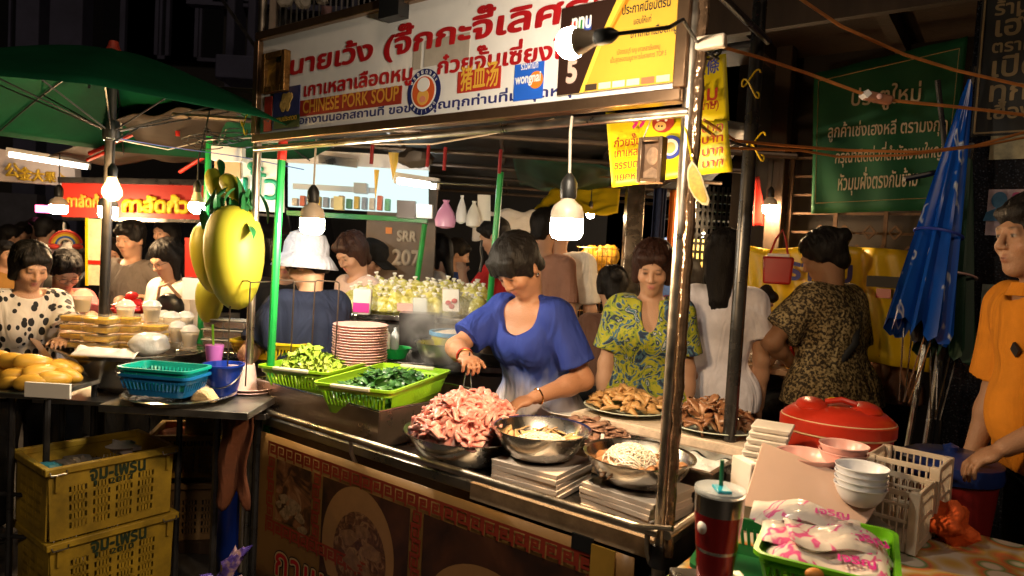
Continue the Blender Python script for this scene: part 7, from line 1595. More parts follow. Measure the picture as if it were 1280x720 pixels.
# milk crates
CRW = mat('milk_crate_white', (.55, .46, .36), .45, var=.2, vscale=8, sss=.1)
for lb, x, y, d_, z in [('cream open milk crate, the rear higher one', 1.262, 2.085, .20, TZ+.002), ('cream open milk crate, the front lower one', 1.12, 1.94, .168, TZ+.002)]:
    q = (x, y); hh = d_; M = TM((q[0], q[1], z), .82); t_ = thing('milk_crate', lb, 'crate', (q[0], q[1], z), 0, 'cream milk crates'); L, Wd = .195, .195; mb = MB(M)
    for sx in (-1, 1):
        for sy in (-1, 1): mb.box((sx*(L/2-.011), sy*(Wd/2-.011), hh/2), (.026, .026, hh))
    for zz, th in ((.012, .022), (hh*.5, .010), (hh*.76, .008), (hh-.008, .016)):
        for s_ in (-1, 1): mb.box((0, s_*(Wd/2-.004), zz), (L-.05, .007, th)); mb.box((s_*(L/2-.004), 0, zz), (.007, Wd-.05, th))
    for i in range(8):
        p_ = (i+1)/9-.5
        for s_ in (-1, 1): mb.box((p_*L*.82, s_*(Wd/2-.004), hh/2), (.0045, .006, hh-.02)); mb.box((s_*(L/2-.004), p_*Wd*.85, hh/2), (.006, .0045, hh-.02))
    mb.box((0, 0, .005), (L-.03, Wd-.03, .006)); mb.build('crate_body', CRW, t_, bevel=.0015)
# orange cloth, blue lidded bucket
q = D(1190, 655, 1.95); mb = MB(); mb.ellipsoid((q[0]-.01, q[1], .80), (.055, .07, .06), 22, 14, jitter=.7, seed=7); mb.build('orange_rag', mat('bright_orange_cloth', (.62, .09, .01), .8, var=.25, bump=.4), label='bright orange rag heaped on the fruit print table', cat='cloth', angle=60)
q = D(1185, 600, 2.35); lb_ = thing('lidded_bucket', 'red bucket with a dark blue lid beside the milk crates', 'bucket', (q[0], q[1], 0)); MB().lathe([(.12, .50), (.15, .84)], 30, (q[0], q[1], 0), capb=True).build('pail', mat('dark_red_pail', (.20, .012, .012), .35), lb_); MB().lathe([(.160, .83), (.165, .85), (.160, .885), (.12, .905), (.001, .912)], 30, (q[0], q[1], 0)).build('lid', mat('navy_lid', (.012, .03, .16), .3), lb_); MB().lathe([(.02, .91), (.025, .93), (.001, .94)], 14, (q[0], q[1], 0)).build('knob', MATS['navy_lid'], lb_); MB().lathe([(.14, 0), (.13, .49), (.001, .495)], 20, (q[0], q[1], 0.003), capb=True).build('stool', BLACKPL, label='black stool under the red bucket', cat='stool')
# pale bottle cap at the bottom edge
q = D(1018, 718, 1.26); MB().ellipsoid((q[0], q[1], q[2]), (.018, .012, .012), 14, 8).build('snack', mat('orange_snack', (.66, .26, .05), .5), label='small orange cake on the lip of the green basket', cat='snack')
# carrier bag in the hand of the woman in white comes with the people
# ------------------------------------------------------------------ folded parasols against the pillar
def folded(label, top, bot, tip, r, m, n=9, folds=.35, band=None):
    t = thing('folded_parasol', label, 'parasol', np.array(tip)); a = np.array(top); b = np.array(bot); d = nz(b-a); x = nz(np.cross(d, [0, 1, 0])); y = np.cross(d, x); vs = []; N = 48; K = 16
    for i in range(K+1):
        s = i/K; P = a+(b-a)*s; rr = r*(.10+.90*s**.8)
        for j in range(N):
            th = 2*PI*j/N; q = rr*(1+folds*math.sin(n*th+1.5*s)*(s**.6)); vs.append(P+x*q*math.cos(th)+y*q*math.sin(th)*.7+d*.04*s*math.sin(n*th))
    mb = MB(); mb.add(vs, [(i*N+j, i*N+(j+1) % N, (i+1)*N+(j+1) % N, (i+1)*N+j) for i in range(K) for j in range(N)]); mb.build('canopy', m, t)
    MB().tube([a-d*.06, np.array(tip)], .013, 10).build('pole', STEEL, t); MB().lathe([(.02, 0), (.028, .05), (.02, .1)], 10, b+d*.04).build('runner', BLACKPL, t)
    for k in range(4): th = k*1.6; MB().tube([b+x*r*.6*math.cos(th)+y*r*.5*math.sin(th), b+d*.30+x*.02*math.cos(th)], .0035, 5).build('rib', STEEL, t)
    if band is not None: P = a+(b-a)*.62; mb = MB(); mb.tube([P+x*r*.92*math.cos(th)+y*r*.68*math.sin(th) for th in np.linspace(0, 2*PI, 25)], .006, 6); mb.build('tie', band, t)
    return t
BLUM = ramp_mat('blue_parasol', 'noise', 17, [(0, (.003, .035, .25)), (.62, (.005, .065, .38)), (.66, (.45, .5, .58)), (.71, (.005, .065, .38))], .25, 2, stretch=(1, 1, .35), interp='LINEAR')
folded('folded blue parasol with white marks leaning on the granite pillar', D(1213, 100, 3.0), D(1148, 415, 2.85), np.array([*D(1112, 570, 2.8)[:2], .0]), .105, BLUM, band=MATS['blue_print'])
folded('folded dark green parasol between the blue one and the pillar', D(1212, 195, 3.15), D(1180, 440, 3.0), np.array([*D(1140, 570, 2.9)[:2], .0]), .10, mat('dark_green_parasol', (.008, .045, .022), .6, var=.3), band=PINKPL)
MB().tube([D(1130, 224, 3.0), D(1188, 212, 3.0)], .012, 8).build('black_rod', BLACKPL, label='short black rod across the green banner', cat='rod')
MB().tube([D(1172, 100, 2.95), D(1196, 320, 3.1), np.array([*D(1160, 560, 3.0)[:2], .02])], .011, 8).build('loose_pole', DARKMETAL, label='dark loose pole leaning behind the folded parasols', cat='pole')
# ------------------------------------------------------------------ overhead cables
def cable(label, pts, r, m, name='cable', n=24):
    P = [D(*p) for p in pts]; out = []
    for i in range(len(P)-1):
        for k in range(n//max(1, len(P)-1)): t_ = k/(n//max(1, len(P)-1)); out.append(P[i]*(1-t_)+P[i+1]*t_)
    out.append(P[-1]); return MB().tube(out, r, 6).build(name, m, label=label, cat='cable')
cable('thick orange cable crossing the top right corner', [(985, -12, 2.2), (1050, 32, 2.25), (1130, 68, 2.3), (1195, 88, 2.35), (1300, 112, 2.4)], .0058, CABLE)
cable('orange cable with an inline connector across the green banner', [(900, 58, 2.05), (950, 72, 2.1), (1010, 92, 2.15), (1075, 116, 2.2), (1120, 126, 2.2), (1200, 134, 2.25), (1300, 146, 2.3)], .0055, CABLE)
a = D(1096, 122, 2.2); cn = thing('cable_connector', 'brown inline connector on the orange cable over the green banner', 'connector', a); MB().bar(D(1081, 119, 2.2), D(1114, 126, 2.2), .030, .028).build('plug_body', mat('plug_brown', (.22, .09, .05), .4), cn, bevel=.006); MB().ellipsoid(a+np.array([0, -.016, 0]), (.009, .004, .009), 10, 6).build('button', PINKPL, cn); MB().bar(D(1079, 116, 2.2), D(1084, 121, 2.2), .034, .02).build('white_tape', WHITEPL, cn)
cable('sagging pair of orange cables from the right post, the upper one', [(880, 150, 1.95), (920, 176, 2.05), (980, 182, 2.2), (1060, 188, 2.3), (1150, 190, 2.35), (1220, 182, 2.4), (1300, 160, 2.45)], .0048, CABLE); cable('sagging pair of orange cables from the right post, the lower one', [(872, 152, 1.95), (910, 185, 2.05), (1000, 188, 2.2), (1048, 196, 2.3), (1130, 194, 2.35), (1230, 182, 2.4), (1300, 168, 2.45)], .004, CABLE)
cable('black cable drooping from the post top to the dark pipe', [(862, 148, 1.9), (890, 168, 2.0), (930, 182, 2.2), (945, 186, 2.3)], .004, CABLEK); cable('white cable looping under the signboard', [(430, 173, 2.6), (470, 180, 2.6), (540, 180, 2.6), (610, 168, 2.55), (660, 157, 2.4), (692, 149, 2.3)], .0036, CABLEW)
cable('thin blue wire strung from the parasol pole', [(130, 170, 3.1), (200, 182, 3.2), (300, 196, 3.2), (380, 212, 3.2)], .0022, mat('wire_blue', (.05, .08, .3), .5)); cable('pale wire strung from the parasol pole to the tarpaulin', [(133, 172, 3.0), (210, 187, 3.2), (260, 175, 3.3), (320, 172, 3.3)], .0022, CABLEW)
mb = MB(); R_ = random.Random(2)
for k in range(10):
    q = D(285+R_.uniform(-35, 25), 172+R_.uniform(-8, 10), 3.2); mb.tube([q+np.array([.12*math.cos(a_)*R_.uniform(.8, 1.1), .03*math.sin(a_*2), .025*math.sin(a_)]) for a_ in np.linspace(R_.uniform(0, 3), R_.uniform(3, 6.5), 12)], .0028, 5)
mb.build('cable_tangle', CABLEK, label='tangle of black wires under the brown tarpaulin', cat='cables')
for i, (x, y) in enumerate([(308, 145), (937, 92), (943, 170)]): q = D(x, y, [3.0, 2.33, 2.33][i]); mb = MB(); mb.tube([q+np.array([.03*math.cos(t_)*(1 if i else .4), -.02+.01*math.sin(t_), -.012*t_+.02*math.sin(2*t_)]) for t_ in np.linspace(0, 7, 24)], .003, 5); mb.build('yellow_string', YELLOW, label=['yellow string dangling from the parasol edge', 'yellow string tied high on the dark pipe', 'yellow string tied lower on the dark pipe'][i], cat='string')
mb = MB(); q = D(885, 66, 1.82)
for k in range(5): mb.tube([q+np.array([.03*math.cos(a_+k), .02*math.sin(a_*1.3), .018*math.sin(a_+k*2)]) for a_ in np.linspace(0, 5, 12)], .003, 5)
mb.build('twisted_wires', CABLEK, label='knot of twisted wires at the top of the right post', cat='wires')
# red handbag and things on the diners' table
td = D(975, 470, 3.35); tt = thing('diners_table', 'long brown table where diners sit behind the women', 'table', (td[0], td[1], 0)); mb = MB(CM(1.45, 2.12, 0, 0)); mb.box((.0, 0, .985), (.62, .36, .03)); mb.build('tabletop', mat('table_brown', (.30, .18, .10), .4, var=.25), tt, bevel=.004)
for u in (-.27, .27):
    for v in (-.14, .14): mb = MB(CM(1.45, 2.12, 0)); mb.tube([(u, v, .12), (u, v, .97)], .014, 8); mb.build('leg', DARKMETAL, tt)
q = D(972, 338, 3.7); hb = thing('red_handbag', 'red handbag hanging in front of the yellow banner', 'handbag', q-np.array([0, 0, .09])); mb = MB(TM(q, -.4)); mb.box((0, 0, 0), (.16, .06, .15), taper=.88); mb.build('bag', mat('red_leather', (.36, .012, .012), .3), hb, bevel=.012); mb = MB(TM(q, -.4)); mb.tube([(-.05, 0, .07), (-.02, 0, .17), (.01, 0, .22), (.03, 0, .17), (.05, 0, .07)], .006, 7); mb.build('strap', MATS['red_leather'], hb); mb = MB(TM(q, -.4)); mb.box((0, 0, .08), (.11, .04, .02)); mb.build('paper_lining', PAPER, hb)
q = D(955, 455, 3.6); mb = MB(); bowl(mb, (q[0], q[1], 1.0), .065, .055, n=26); mb.build('soup_bowl', MELA, label='white soup bowl on the diners table', cat='bowl'); q = D(975, 440, 3.7); MB().lathe([(.028, 0), (.035, .09)], 18, (q[0], q[1], 1.0), capb=True, capt=True).build('paper_cup', WHITEPL, label='white cup on the diners table', cat='cup'); q = D(943, 425, 3.75); MB().lathe([(.03, 0), (.05, .03), (.045, .08), (.02, .10)], 18, (q[0], q[1], 1.0), capb=True, capt=True).build('teapot', MELA, label='white pot left of the cup on the diners table', cat='pot'); q = D(988, 448, 3.65); MB().lathe([(.02, 0), (.022, .07), (.008, .10), (.008, .12)], 14, (q[0], q[1], 1.0), capb=True, capt=True).build('sauce_bottle', RED, label='red sauce bottle on the diners table', cat='bottle')
# ------------------------------------------------------------------ people
def dip_dye():
    m = bpy.data.materials.new('dip_dyed_blue'); nt, b = nodes(m); N = nt.nodes; L = nt.links
    tc = N.new('ShaderNodeTexCoord'); sp = N.new('ShaderNodeSeparateXYZ'); L.new(tc.outputs['Object'], sp.inputs[0]); n = N.new('ShaderNodeTexNoise'); n.inputs['Scale'].default_value = 16
    mp = N.new('ShaderNodeMapping'); mp.inputs['Scale'].default_value = (1, 1, .25); L.new(tc.outputs['Object'], mp.inputs[0]); L.new(mp.outputs[0], n.inputs['Vector'])
    a = N.new('ShaderNodeMath'); a.operation = 'MULTIPLY_ADD'; a.inputs[1].default_value = .16; L.new(n.outputs[0], a.inputs[0]); L.new(sp.outputs['Z'], a.inputs[2])
    cr = N.new('ShaderNodeValToRGB'); mr = N.new('ShaderNodeMapRange'); mr.inputs[1].default_value = .93; mr.inputs[2].default_value = 1.36; L.new(a.outputs[0], mr.inputs[0]); L.new(mr.outputs[0], cr.inputs[0])
    e = cr.color_ramp.elements; e[0].position = .12; e[0].color = (.50, .46, .50, 1); e[1].position = .62; e[1].color = (.022, .042, .25, 1); q = e.new(.34); q.color = (.17, .22, .46, 1); q = e.new(.45); q.color = (.032, .062, .30, 1)
    L.new(cr.outputs[0], b.inputs['Base Color']); b.inputs['Roughness'].default_value = .75; b.inputs['Specular IOR Level'].default_value = .2
    n2 = N.new('ShaderNodeTexNoise'); n2.inputs['Scale'].default_value = 9; n2.inputs['Detail'].default_value = 3; mp2 = N.new('ShaderNodeMapping'); mp2.inputs['Scale'].default_value = (1, 1, .3); L.new(tc.outputs['Object'], mp2.inputs[0]); L.new(mp2.outputs[0], n2.inputs['Vector'])
    bp = N.new('ShaderNodeBump'); bp.inputs['Strength'].default_value = .6; bp.inputs['Distance'].default_value = .03; L.new(n2.outputs[0], bp.inputs['Height']); L.new(bp.outputs[0], b.inputs['Normal']); return m
BLK = cloth('black_trousers', (.010, .010, .011)); GOLDJ = mat('gold_bangle', (.7, .42, .12), .2, 1.)
ck = person('woman cook in a blue dip dyed T-shirt bending over the raw pork', (648, 335), 2.80, -128, hair='boyish', skin='cook', topmat=folds(dip_dye()), legmat=BLK, lean=15, pitch=40, hyaw=-6, roll=-6, sleeve=.78, neck='scoop', loose=.018, hem=-.14, fat=.99, h=.006, bust=.9,
            rh=D(583, 447, 2.60), lh=D(668, 497, 2.62), rel=(-.75, .1, -.5), lel=(1, .35, -.35), grip=(False, True))
earring(ck, -1); bracelet(ck, 'l', GOLDJ, .92); bracelet(ck, 'r', mat('red_bangle', (.5, .03, .02), .4), .86); bracelet(ck, 'r', GOLDJ, .95, .0185)
a, e, hn = ck['arms']['r']; kn = thing('kitchen_tongs', 'steel tongs held in the right hand of the cook in blue', 'tongs', hn); p = hn+nz(hn-e)*.055
for s_ in (-1, 1): MB().tube([p+np.array([0, 0, .03]), p+np.array([.006*s_, -.01, -.03]), p+np.array([.016*s_, -.03, -.10])], .0042, 6, flat=.5).build('arm', STEEL, kn)
FLOR = ramp_mat('floral_cotton', 'noise', 9, [(.0, (.015, .03, .07)), (.40, (.06, .14, .20)), (.46, (.36, .35, .02)), (.53, (.20, .26, .02)), (.58, (.015, .03, .07)), (.63, (.40, .42, .40)), (.67, (.05, .12, .16))], .8, 3, distort=2.6)
fl = person('woman in a yellow and navy floral shirt looking down', (816, 336), 3.25, -100, hair='bob', hairmat=HAIRB, skin='mid', topmat=folds(FLOR), legmat=cloth('light_denim', (.30, .36, .46)), lean=3, pitch=22, hyaw=-4, sleeve=.72, neck='v', loose=.026, hem=-.10, fat=1.0, h=.007, bust=.8)
WHT = cloth('white_blouse', (.80, .78, .86))
ww = person('woman with long black hair in a white peplum blouse, seen from behind', (908, 322), 3.5, 75, hair='long', hairlen=.03, skin='mid', topmat=WHT, legmat=BLK, lean=2, pitch=8, hyaw=-22, sleeve=.62, loose=.018, hem=0, hemlen=.10, h=.007, fat=.82, lh=D(866, 470, 3.42), lel=(-.3, -.5, -.8))
q = ww['arms']['l'][2]+np.array([0, 0, -.07]); cb = thing('carrier_bag', 'thin white carrier bag held by the woman in the white blouse', 'bag', q-np.array([0, 0, .3])); mb = MB(); mb.lathe([(.055, -.27), (.085, -.24), (.08, -.14), (.045, -.06), (.012, -.005), (.02, .03)], 22, q, sy=.7, capb=True)
for i, v_ in enumerate(mb.v): mb.v[i] = (v_[0]+.008*math.sin(i*1.9), v_[1]+.006*math.sin(i*2.7), v_[2])
mb.build('film', film_mat('carrier_film', (.75, .78, .85), .55, .25), cb); mb = MB(); mb.ellipsoid(q+np.array([0, 0, -.20]), (.055, .04, .05), 12, 8, jitter=.4); mb.build('contents', mat('pale_food', (.5, .42, .34), .5, var=.3), cb)
LEOP = ramp_mat('leopard_weave', 'noise', 75, [(.0, (.022, .014, .006)), (.46, (.10, .065, .022)), (.52, (.26, .19, .085)), (.62, (.33, .25, .12))], .85, 3)
bw = person('woman with pinned up black hair in a brown patterned blouse leaning on the table', (1029, 322), 3.55, 118, hair='bun', skin='tan', topmat=folds(LEOP), legmat=BLK, lean=7, pitch=26, hyaw=18, sleeve=.78, loose=.034, hem=0, hemlen=.06, h=.007, fat=1.16, lh=D(990, 455, 3.52), lel=(-.8, -.4, -.3))
S_ = bw['S']; st = MB(); pl_ = bw['pel']; ch = bw['chest']; pts = [S_['r']+bw['sp']*.062-bw['rt']*.045, S_['r']*.72+S_['l']*.28-ch*.118-bw['sp']*.06, S_['r']*.40+S_['l']*.60-ch*.155-bw['sp']*.22, pl_-bw['rt']*.14-ch*.10+bw['sp']*.10]
st.tube(pts, [.016]*4, 8, flat=.35); st.build('bag_strap', mat('black_strap', (.012, .012, .013), .6), bw['body'])
bb = MB(); bb.ellipsoid(pl_-bw['rt']*.21+np.array([0, 0, -.02]), (.05, .10, .09), 14, 9, jitter=.3); bb.build('shoulder_bag', mat('dark_blue_bag', (.012, .016, .03), .5, bump=.3), bw['body'])
bracelet(bw, 'l', GOLDJ, .95)
person('diner in a dusty pink shirt half hidden behind the patterned blouse', (1092, 352), 3.95, 150, hair='short', fem=False, skin='tan', topmat=cloth('dusty_pink', (.34, .17, .11)), legmat=BLK, lean=14, pitch=20, sleeve=.8, loose=.02, h=.010, hem=-.04)
person('seated diner with bowed head eating behind the woman in the white blouse', (961, 376), 4.1, -120, hair='bob', skin='mid', topmat=cloth('dark_top', (.03, .022, .022)), legmat=BLK, seat=1, H=1.58, lean=12, pitch=32, h=.010, rh=D(985, 428, 3.85), lh=D(950, 440, 3.85))
ORG = cloth('orange_polo', (.58, .20, .012))
om = person('heavy man in an orange polo shirt at the right edge', (1292, 298), 2.28, 170, hair='short', fem=False, skin='tan', topmat=ORG, legmat=BLK, lean=12, pitch=0, hyaw=10, sleeve=.86, loose=.030, hem=-.08, belly=.60, fat=.98, h=.006, lh=D(1256, 560, 2.14), lel=(.9, -.1, -.4))
mb = MB(); q = D(1247, 388, 1.95); 
c_ = om['neckb']-om['sp']*.16+om['chest']*.128-om['rt']*.075; A_ = np.stack([om['rt'], om['chest'], om['sp']], 1); mb.box(c_, (.036, .008, .036), Matrix([[float(x) for x in r] for r in A_]) @ Matrix.Rotation(PI/4, 3, 'Y')); mb.build('chest_badge', mat('badge_black', (.012, .012, .014), .5), om['body'])
mb = MB(); hp = om['neckb']; mb.lathe([(.070, -.012), (.066, .028), (.076, .0), (.082, -.016)], 20, hp+om['sp']*.012+om['chest']*.012, sy=.9); mb.build('collar', ORG, om['body'])
POLK = ramp_mat('spotted_cotton', 'voronoi', 30, [(0, (.010, .009, .010)), (.36, (.010, .009, .010)), (.40, (.70, .62, .54))], .8, stretch=(1, 1, .62))
pw = person('woman in a white blouse with black spots beside the ripe mangoes', (38, 334), 3.3, -42, hair='bob', hairmat=HAIR, skin='light', topmat=folds(POLK), legmat=BLK, lean=5, pitch=24, hyaw=8, sleeve=.78, loose=.024, hem=-.06, fat=1.12, bust=.9, h=.007, lh=D(78, 425, 3.1))
earring(pw, 1); st = MB(); S_ = pw['S']; ch = pw['chest']; st.tube([S_['r']+pw['sp']*.06-pw['rt']*.05, S_['r']*.7+S_['l']*.3+ch*.115-pw['sp']*.06, S_['r']*.35+S_['l']*.65+ch*.145-pw['sp']*.2, pw['pel']+pw['rt']*-.12+ch*.13+pw['sp']*.06], [.016]*4, 8, flat=.3); st.build('bag_strap', mat('tan_strap', (.42, .25, .15), .6), pw['body'])
gw = person('woman in pink with glasses and a black pinafore strap bending to look', (82, 340), 3.85, -40, hair='pony', skin='light', topmat=cloth('rose_pink', (.50, .13, .13)), legmat=BLK, lean=12, pitch=34, sleeve=.8, loose=.02, h=.008, lh=D(120, 420, 3.6)); glasses(gw)
vest = MB(); S_ = gw['S']; ch = gw['chest']
for s_ in ('l', 'r'): vest.tube([S_[s_]*.75+S_['r' if s_ == 'l' else 'l']*.25+gw['sp']*.055, S_[s_]*.75+S_['r' if s_ == 'l' else 'l']*.25+ch*.12-gw['sp']*.10, gw['pel']+(S_[s_]-gw['neckb'])*.5+ch*.13+gw['sp']*.16], .022, 8, flat=.4)
vest.build('pinafore_straps', BLK, gw['body'])
person('young man in a grey T-shirt standing behind the red stall counter', (163, 300), 4.75, -100, hair='short', fem=False, skin='light', topmat=cloth('grey_tee', (.15, .125, .11)), legmat=BLK, pitch=14, sleeve=.75, h=.009, loose=.015, rh=D(150, 378, 4.5), lh=D(185, 372, 4.5))
person('person with dark hair standing between the parasol pole and the grey T-shirt man', (138, 318), 4.9, -60, hair='long', skin='light', topmat=cloth('black_tee', (.015, .015, .016)), legmat=BLK, pitch=16, h=.011)
g2 = person('girl with glasses in a white T-shirt looking down at the food', (209, 325), 4.1, -115, hair='long', skin='light', topmat=cloth('cream_tee', (.66, .58, .52)), legmat=BLK, pitch=26, lean=6, hyaw=-6, sleeve=.8, loose=.018, h=.008, bust=.6); glasses(g2)
mb = MB(); q = D(212, 385, 3.85); mb.ellipsoid(q, (.085, .04, .085), 18, 10); mb.build('black_bag', BLACKPL, g2['body']); mb = MB(); mb.tube([q+np.array([-.07, 0, .04]), q+np.array([-.05, -.02, .12]), q+np.array([0, -.03, .14]), q+np.array([.06, 0, .06])], .009, 7); mb.build('bag_handle', mat('tan_strap', (.42, .25, .15), .6), g2['body'])
person('woman with dark hair far behind the girl in the white T-shirt', (207, 291), 5.9, -110, hair='long', skin='light', topmat=cloth('black_tee', (.015, .015, .016)), legmat=BLK, pitch=14, h=.012)
person('child in a striped top below the rainbow plush', (90, 322), 5.0, -80, hair='bob', skin='light', topmat=ramp_mat('striped_tee', 'wave', 18, [(0, (.03, .025, .02)), (.5, (.30, .24, .18))], .8, stretch=(.01, .01, 1)), legmat=BLK, pitch=20, h=.010)
rp = thing('rainbow_plush', 'striped rainbow plush hanging over the child behind the women', 'plush toy', D(82, 308, 4.7))
for i, cc in enumerate([(.55, .03, .03), (.65, .25, .02), (.65, .5, .03), (.03, .10, .40), (.60, .50, .35)]): MB().tube([D(82+(20-2.8*i)*math.cos(a_), 306-(20-2.8*i)*math.sin(a_)*.85, 4.7) for a_ in np.linspace(.1, PI-.1, 14)], .009, 8).build('band', mat('plush%d' % i, cc, .9, bump=.4, bscale=200), rp)
for s_ in (-1, 1): MB().ellipsoid(D(82+s_*15, 308, 4.68), (.035, .03, .02), 12, 8).build('cloud', mat('plush_red', (.55, .05, .03), .9), rp)
NAVY = cloth('navy_tee', (.008, .012, .03)); REDA = cloth('red_apron', (.45, .015, .02))
hv = person('vendor in a white sun hat, navy shirt and red apron, seen from behind', (382, 332), 3.3, 128, hair='short', skin='tan', topmat=NAVY, legmat=BLK, lean=12, pitch=24, hyaw=40, sleeve=.8, loose=.020, hem=-.06, fat=1.12, h=.008, lh=D(330, 408, 3.25), rh=D(370, 410, 3.6))
HATM = cloth('white_hat', (.30, .30, .34), bump=.4, bscale=90); R = Matrix([[hv['HR'][i][j] for j in range(3)] for i in range(3)])
R = R @ Matrix.Rotation(.55, 3, 'X'); hc_ = hv['hpnt'](0, -.03, .055); mb = MB(); mb.lathe([(.158, -.065), (.135, -.03), (.108, .0), (.104, .05), (.082, .095), (.045, .112), (.001, .115)], 32, hc_, R=R)
for i, v_ in enumerate(mb.v): mb.v[i] = (v_[0], v_[1], v_[2]+.004*math.sin(i*.4))
mb.build('sun_hat', HATM, hv['body'], solid=.004)
ap = MB(); pl_ = hv['pel']; ch = hv['chest']; sp_ = hv['sp']; rt_v = hv['rt']
def apf(s, t): an = -1.9+3.8*s; w_ = .178+.015*(1-t); return pl_+rt_v*w_*math.sin(an)*1.06+ch*w_*.86*math.cos(an)+np.array([0, 0, .12-.50*(1-t)])+0
ap.sheet(apf, 24, 8); ap.tube([pl_+rt_v*.185*math.sin(a_)+ch*.150*math.cos(a_)+sp_*.06 for a_ in np.linspace(0, 2*PI, 25)], .014, 6); ap.build('red_apron', REDA, hv['body'], solid=.004)
person('woman with brown bobbed hair in a pale pink top behind the noodle bags', (440, 318), 4.15, -135, hair='bob', hairmat=HAIRB, skin='light', topmat=cloth('blush_top', (.66, .50, .44)), legmat=BLK, pitch=30, lean=6, hyaw=8, sleeve=.7, loose=.015, h=.008)
cp = person('person in a black cap behind the woman in pale pink', (464, 324), 4.6, -30, hair='long', skin='light', topmat=cloth('rose_pink', (.50, .13, .13)), legmat=BLK, pitch=30, h=.011)
R = Matrix([[cp['HR'][i][j] for j in range(3)] for i in range(3)]); mb = MB(); mb.lathe([(.105, .0), (.104, .05), (.08, .09), (.001, .105)], 22, cp['hpnt'](0, -.01, .03), R=R); mb.box(cp['hpnt'](0, .13, .035), (.14, .11, .008), R); mb.build('black_cap', BLK, cp['body'])
person('woman looking down between the giant mango and the hat vendor', (356, 322), 4.3, -70, hair='pony', skin='light', topmat=cloth('black_tee', (.015, .015, .016)), legmat=BLK, pitch=28, lean=4, h=.009)
person('girl with long hair at the far end behind the hanging bags', (546, 314), 5.2, 170, hair='long', skin='light', topmat=cloth('white_tee', (.6, .58, .56)), legmat=BLK, pitch=16, h=.011)
person('person in a red T-shirt reaching left behind the hanging bags', (618, 296), 5.0, 165, hair='short', fem=False, skin='light', topmat=cloth('red_tee', (.45, .02, .02)), legmat=BLK, pitch=20, lean=10, h=.011, lh=D(578, 342, 4.9), sleeve=.6)
person('person in blue and white behind the counter left of the red T-shirt', (572, 318), 5.6, 10, hair='short', fem=False, skin='light', topmat=cloth('royal_blue', (.03, .07, .30)), legmat=BLK, pitch=20, h=.012)
person('man in a white T-shirt whose head is behind the right hanging bulb', (700, 285), 4.75, 75, hair='short', fem=False, skin='mid', topmat=cloth('white_tee2', (.66, .62, .56)), legmat=BLK, pitch=6, sleeve=.85, loose=.015, fat=.88, h=.009, hem=-.08)
person('man in a dusty brown shirt beside the white T-shirt man', (683, 287), 4.7, 50, hair='short', fem=False, skin='mid', topmat=cloth('dusty_brown', (.36, .18, .12)), legmat=BLK, pitch=8, sleeve=.8, h=.010)
person('person with dark hair and brown top behind the floral shirt, seen from behind', (765, 362), 4.0, 95, hair='bun', skin='mid', topmat=cloth('brown_top', (.13, .065, .045)), legmat=BLK, pitch=14, lean=6, seat=1, H=1.6, h=.009)
person('passer-by with dark hair between the floral shirt and the right post', (858, 345), 4.6, 100, hair='long', skin='mid', topmat=cloth('purple_top', (.10, .02, .06)), legmat=BLK, pitch=10, h=.012)
for lb, x, y, d_, hd, hr_, m_ in [('passer-by in an ochre top at the far left edge', 8, 318, 5.6, -30, 'bob', cloth('ochre_top', (.34, .17, .04))), ('passer-by in a pale rose shirt walking away down the street', 58, 288, 6.6, 90, 'short', cloth('pale_rose', (.34, .22, .20))), ('passer-by in black far down the left street', 28, 292, 7.4, -80, 'short', BLK), ('passer-by in a brown shirt far behind the spotted blouse', 14, 296, 6.9, 60, 'short', cloth('brown_shirt', (.16, .08, .05))), ('passer-by in grey beside the pink neon sign', 44, 286, 8.0, -90, 'short', cloth('street_grey', (.14, .13, .13))), ('passer-by in white left of the red stall post', 76, 290, 7.6, 80, 'long', cloth('street_white', (.45, .42, .40)))]:
    person(lb, (x, y), d_, hd, hair=hr_, fem=hr_ != 'short', skin='mid', topmat=m_, legmat=BLK, pitch=8, h=.013)
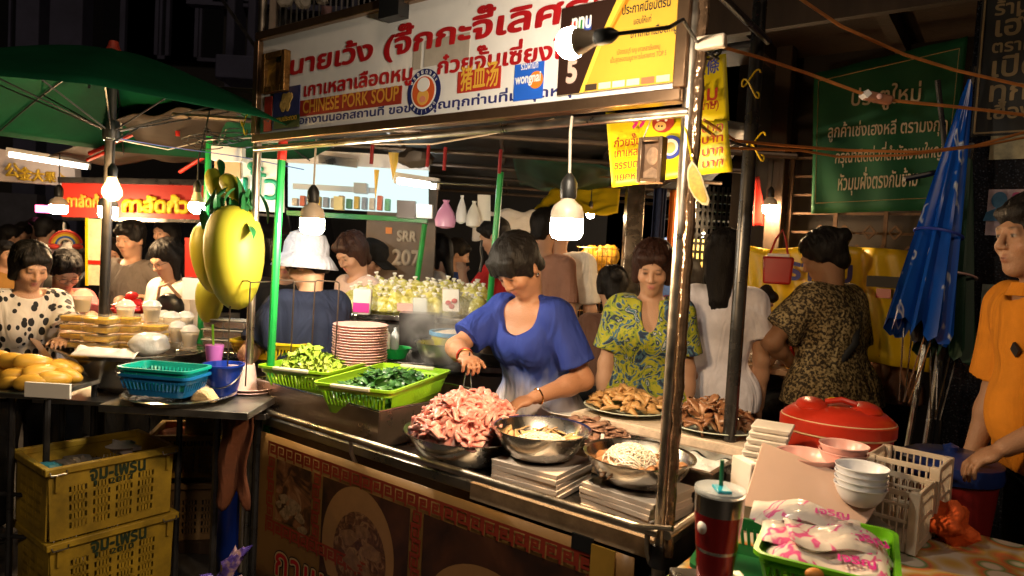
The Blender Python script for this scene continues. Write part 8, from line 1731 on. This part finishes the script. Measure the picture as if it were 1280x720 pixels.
# ------------------------------------------------------------------ steam over the range beside the cook
sm = bpy.data.materials.new('steam'); sm.use_nodes = True; nt = sm.node_tree; nt.nodes.remove(nt.nodes['Principled BSDF'])
pv = nt.nodes.new('ShaderNodeVolumePrincipled'); pv.inputs['Color'].default_value = (.9, .9, .9, 1); pv.inputs['Anisotropy'].default_value = .2
tc = nt.nodes.new('ShaderNodeTexCoord'); no = nt.nodes.new('ShaderNodeTexNoise'); no.inputs['Scale'].default_value = 7; no.inputs['Detail'].default_value = 3; no.inputs['Distortion'].default_value = 1.2
nt.links.new(tc.outputs['Object'], no.inputs['Vector']); ln = nt.nodes.new('ShaderNodeVectorMath'); ln.operation = 'LENGTH'
mp = nt.nodes.new('ShaderNodeMapping'); mp.inputs['Location'].default_value = (0, 0, -1.0); mp.inputs['Scale'].default_value = (5.5, 5.5, 4.6); mp.vector_type = 'POINT'
sb = nt.nodes.new('ShaderNodeVectorMath'); sb.operation = 'SUBTRACT'; sb.inputs[1].default_value = (0, 0, .20); nt.links.new(tc.outputs['Object'], sb.inputs[0]); ml = nt.nodes.new('ShaderNodeVectorMath'); ml.operation = 'MULTIPLY'; ml.inputs[1].default_value = (4.6, 6.0, 4.4); nt.links.new(sb.outputs[0], ml.inputs[0]); nt.links.new(ml.outputs[0], ln.inputs[0]); nt.nodes.remove(mp)
mr = nt.nodes.new('ShaderNodeMapRange'); mr.inputs[1].default_value = .25; mr.inputs[2].default_value = 1.0; mr.inputs[3].default_value = 1; mr.inputs[4].default_value = 0; nt.links.new(ln.outputs['Value'], mr.inputs[0])
m2 = nt.nodes.new('ShaderNodeMapRange'); m2.inputs[1].default_value = .42; m2.inputs[2].default_value = .68; m2.inputs[3].default_value = 0; m2.inputs[4].default_value = 11.0; nt.links.new(no.outputs[0], m2.inputs[0])
mu = nt.nodes.new('ShaderNodeMath'); mu.operation = 'MULTIPLY'; nt.links.new(mr.outputs[0], mu.inputs[0]); nt.links.new(m2.outputs[0], mu.inputs[1]); nt.links.new(mu.outputs[0], pv.inputs['Density']); nt.links.new(pv.outputs[0], nt.nodes['Material Output'].inputs['Volume'])
q = D(552, 462, 3.05); mb = MB(); mb.ellipsoid((q[0], q[1], q[2]+.20), (.215, .165, .225), 20, 12); mb.build('steam', sm, label='faint steam rising from the pot beside the cook', cat='steam', kind='stuff')
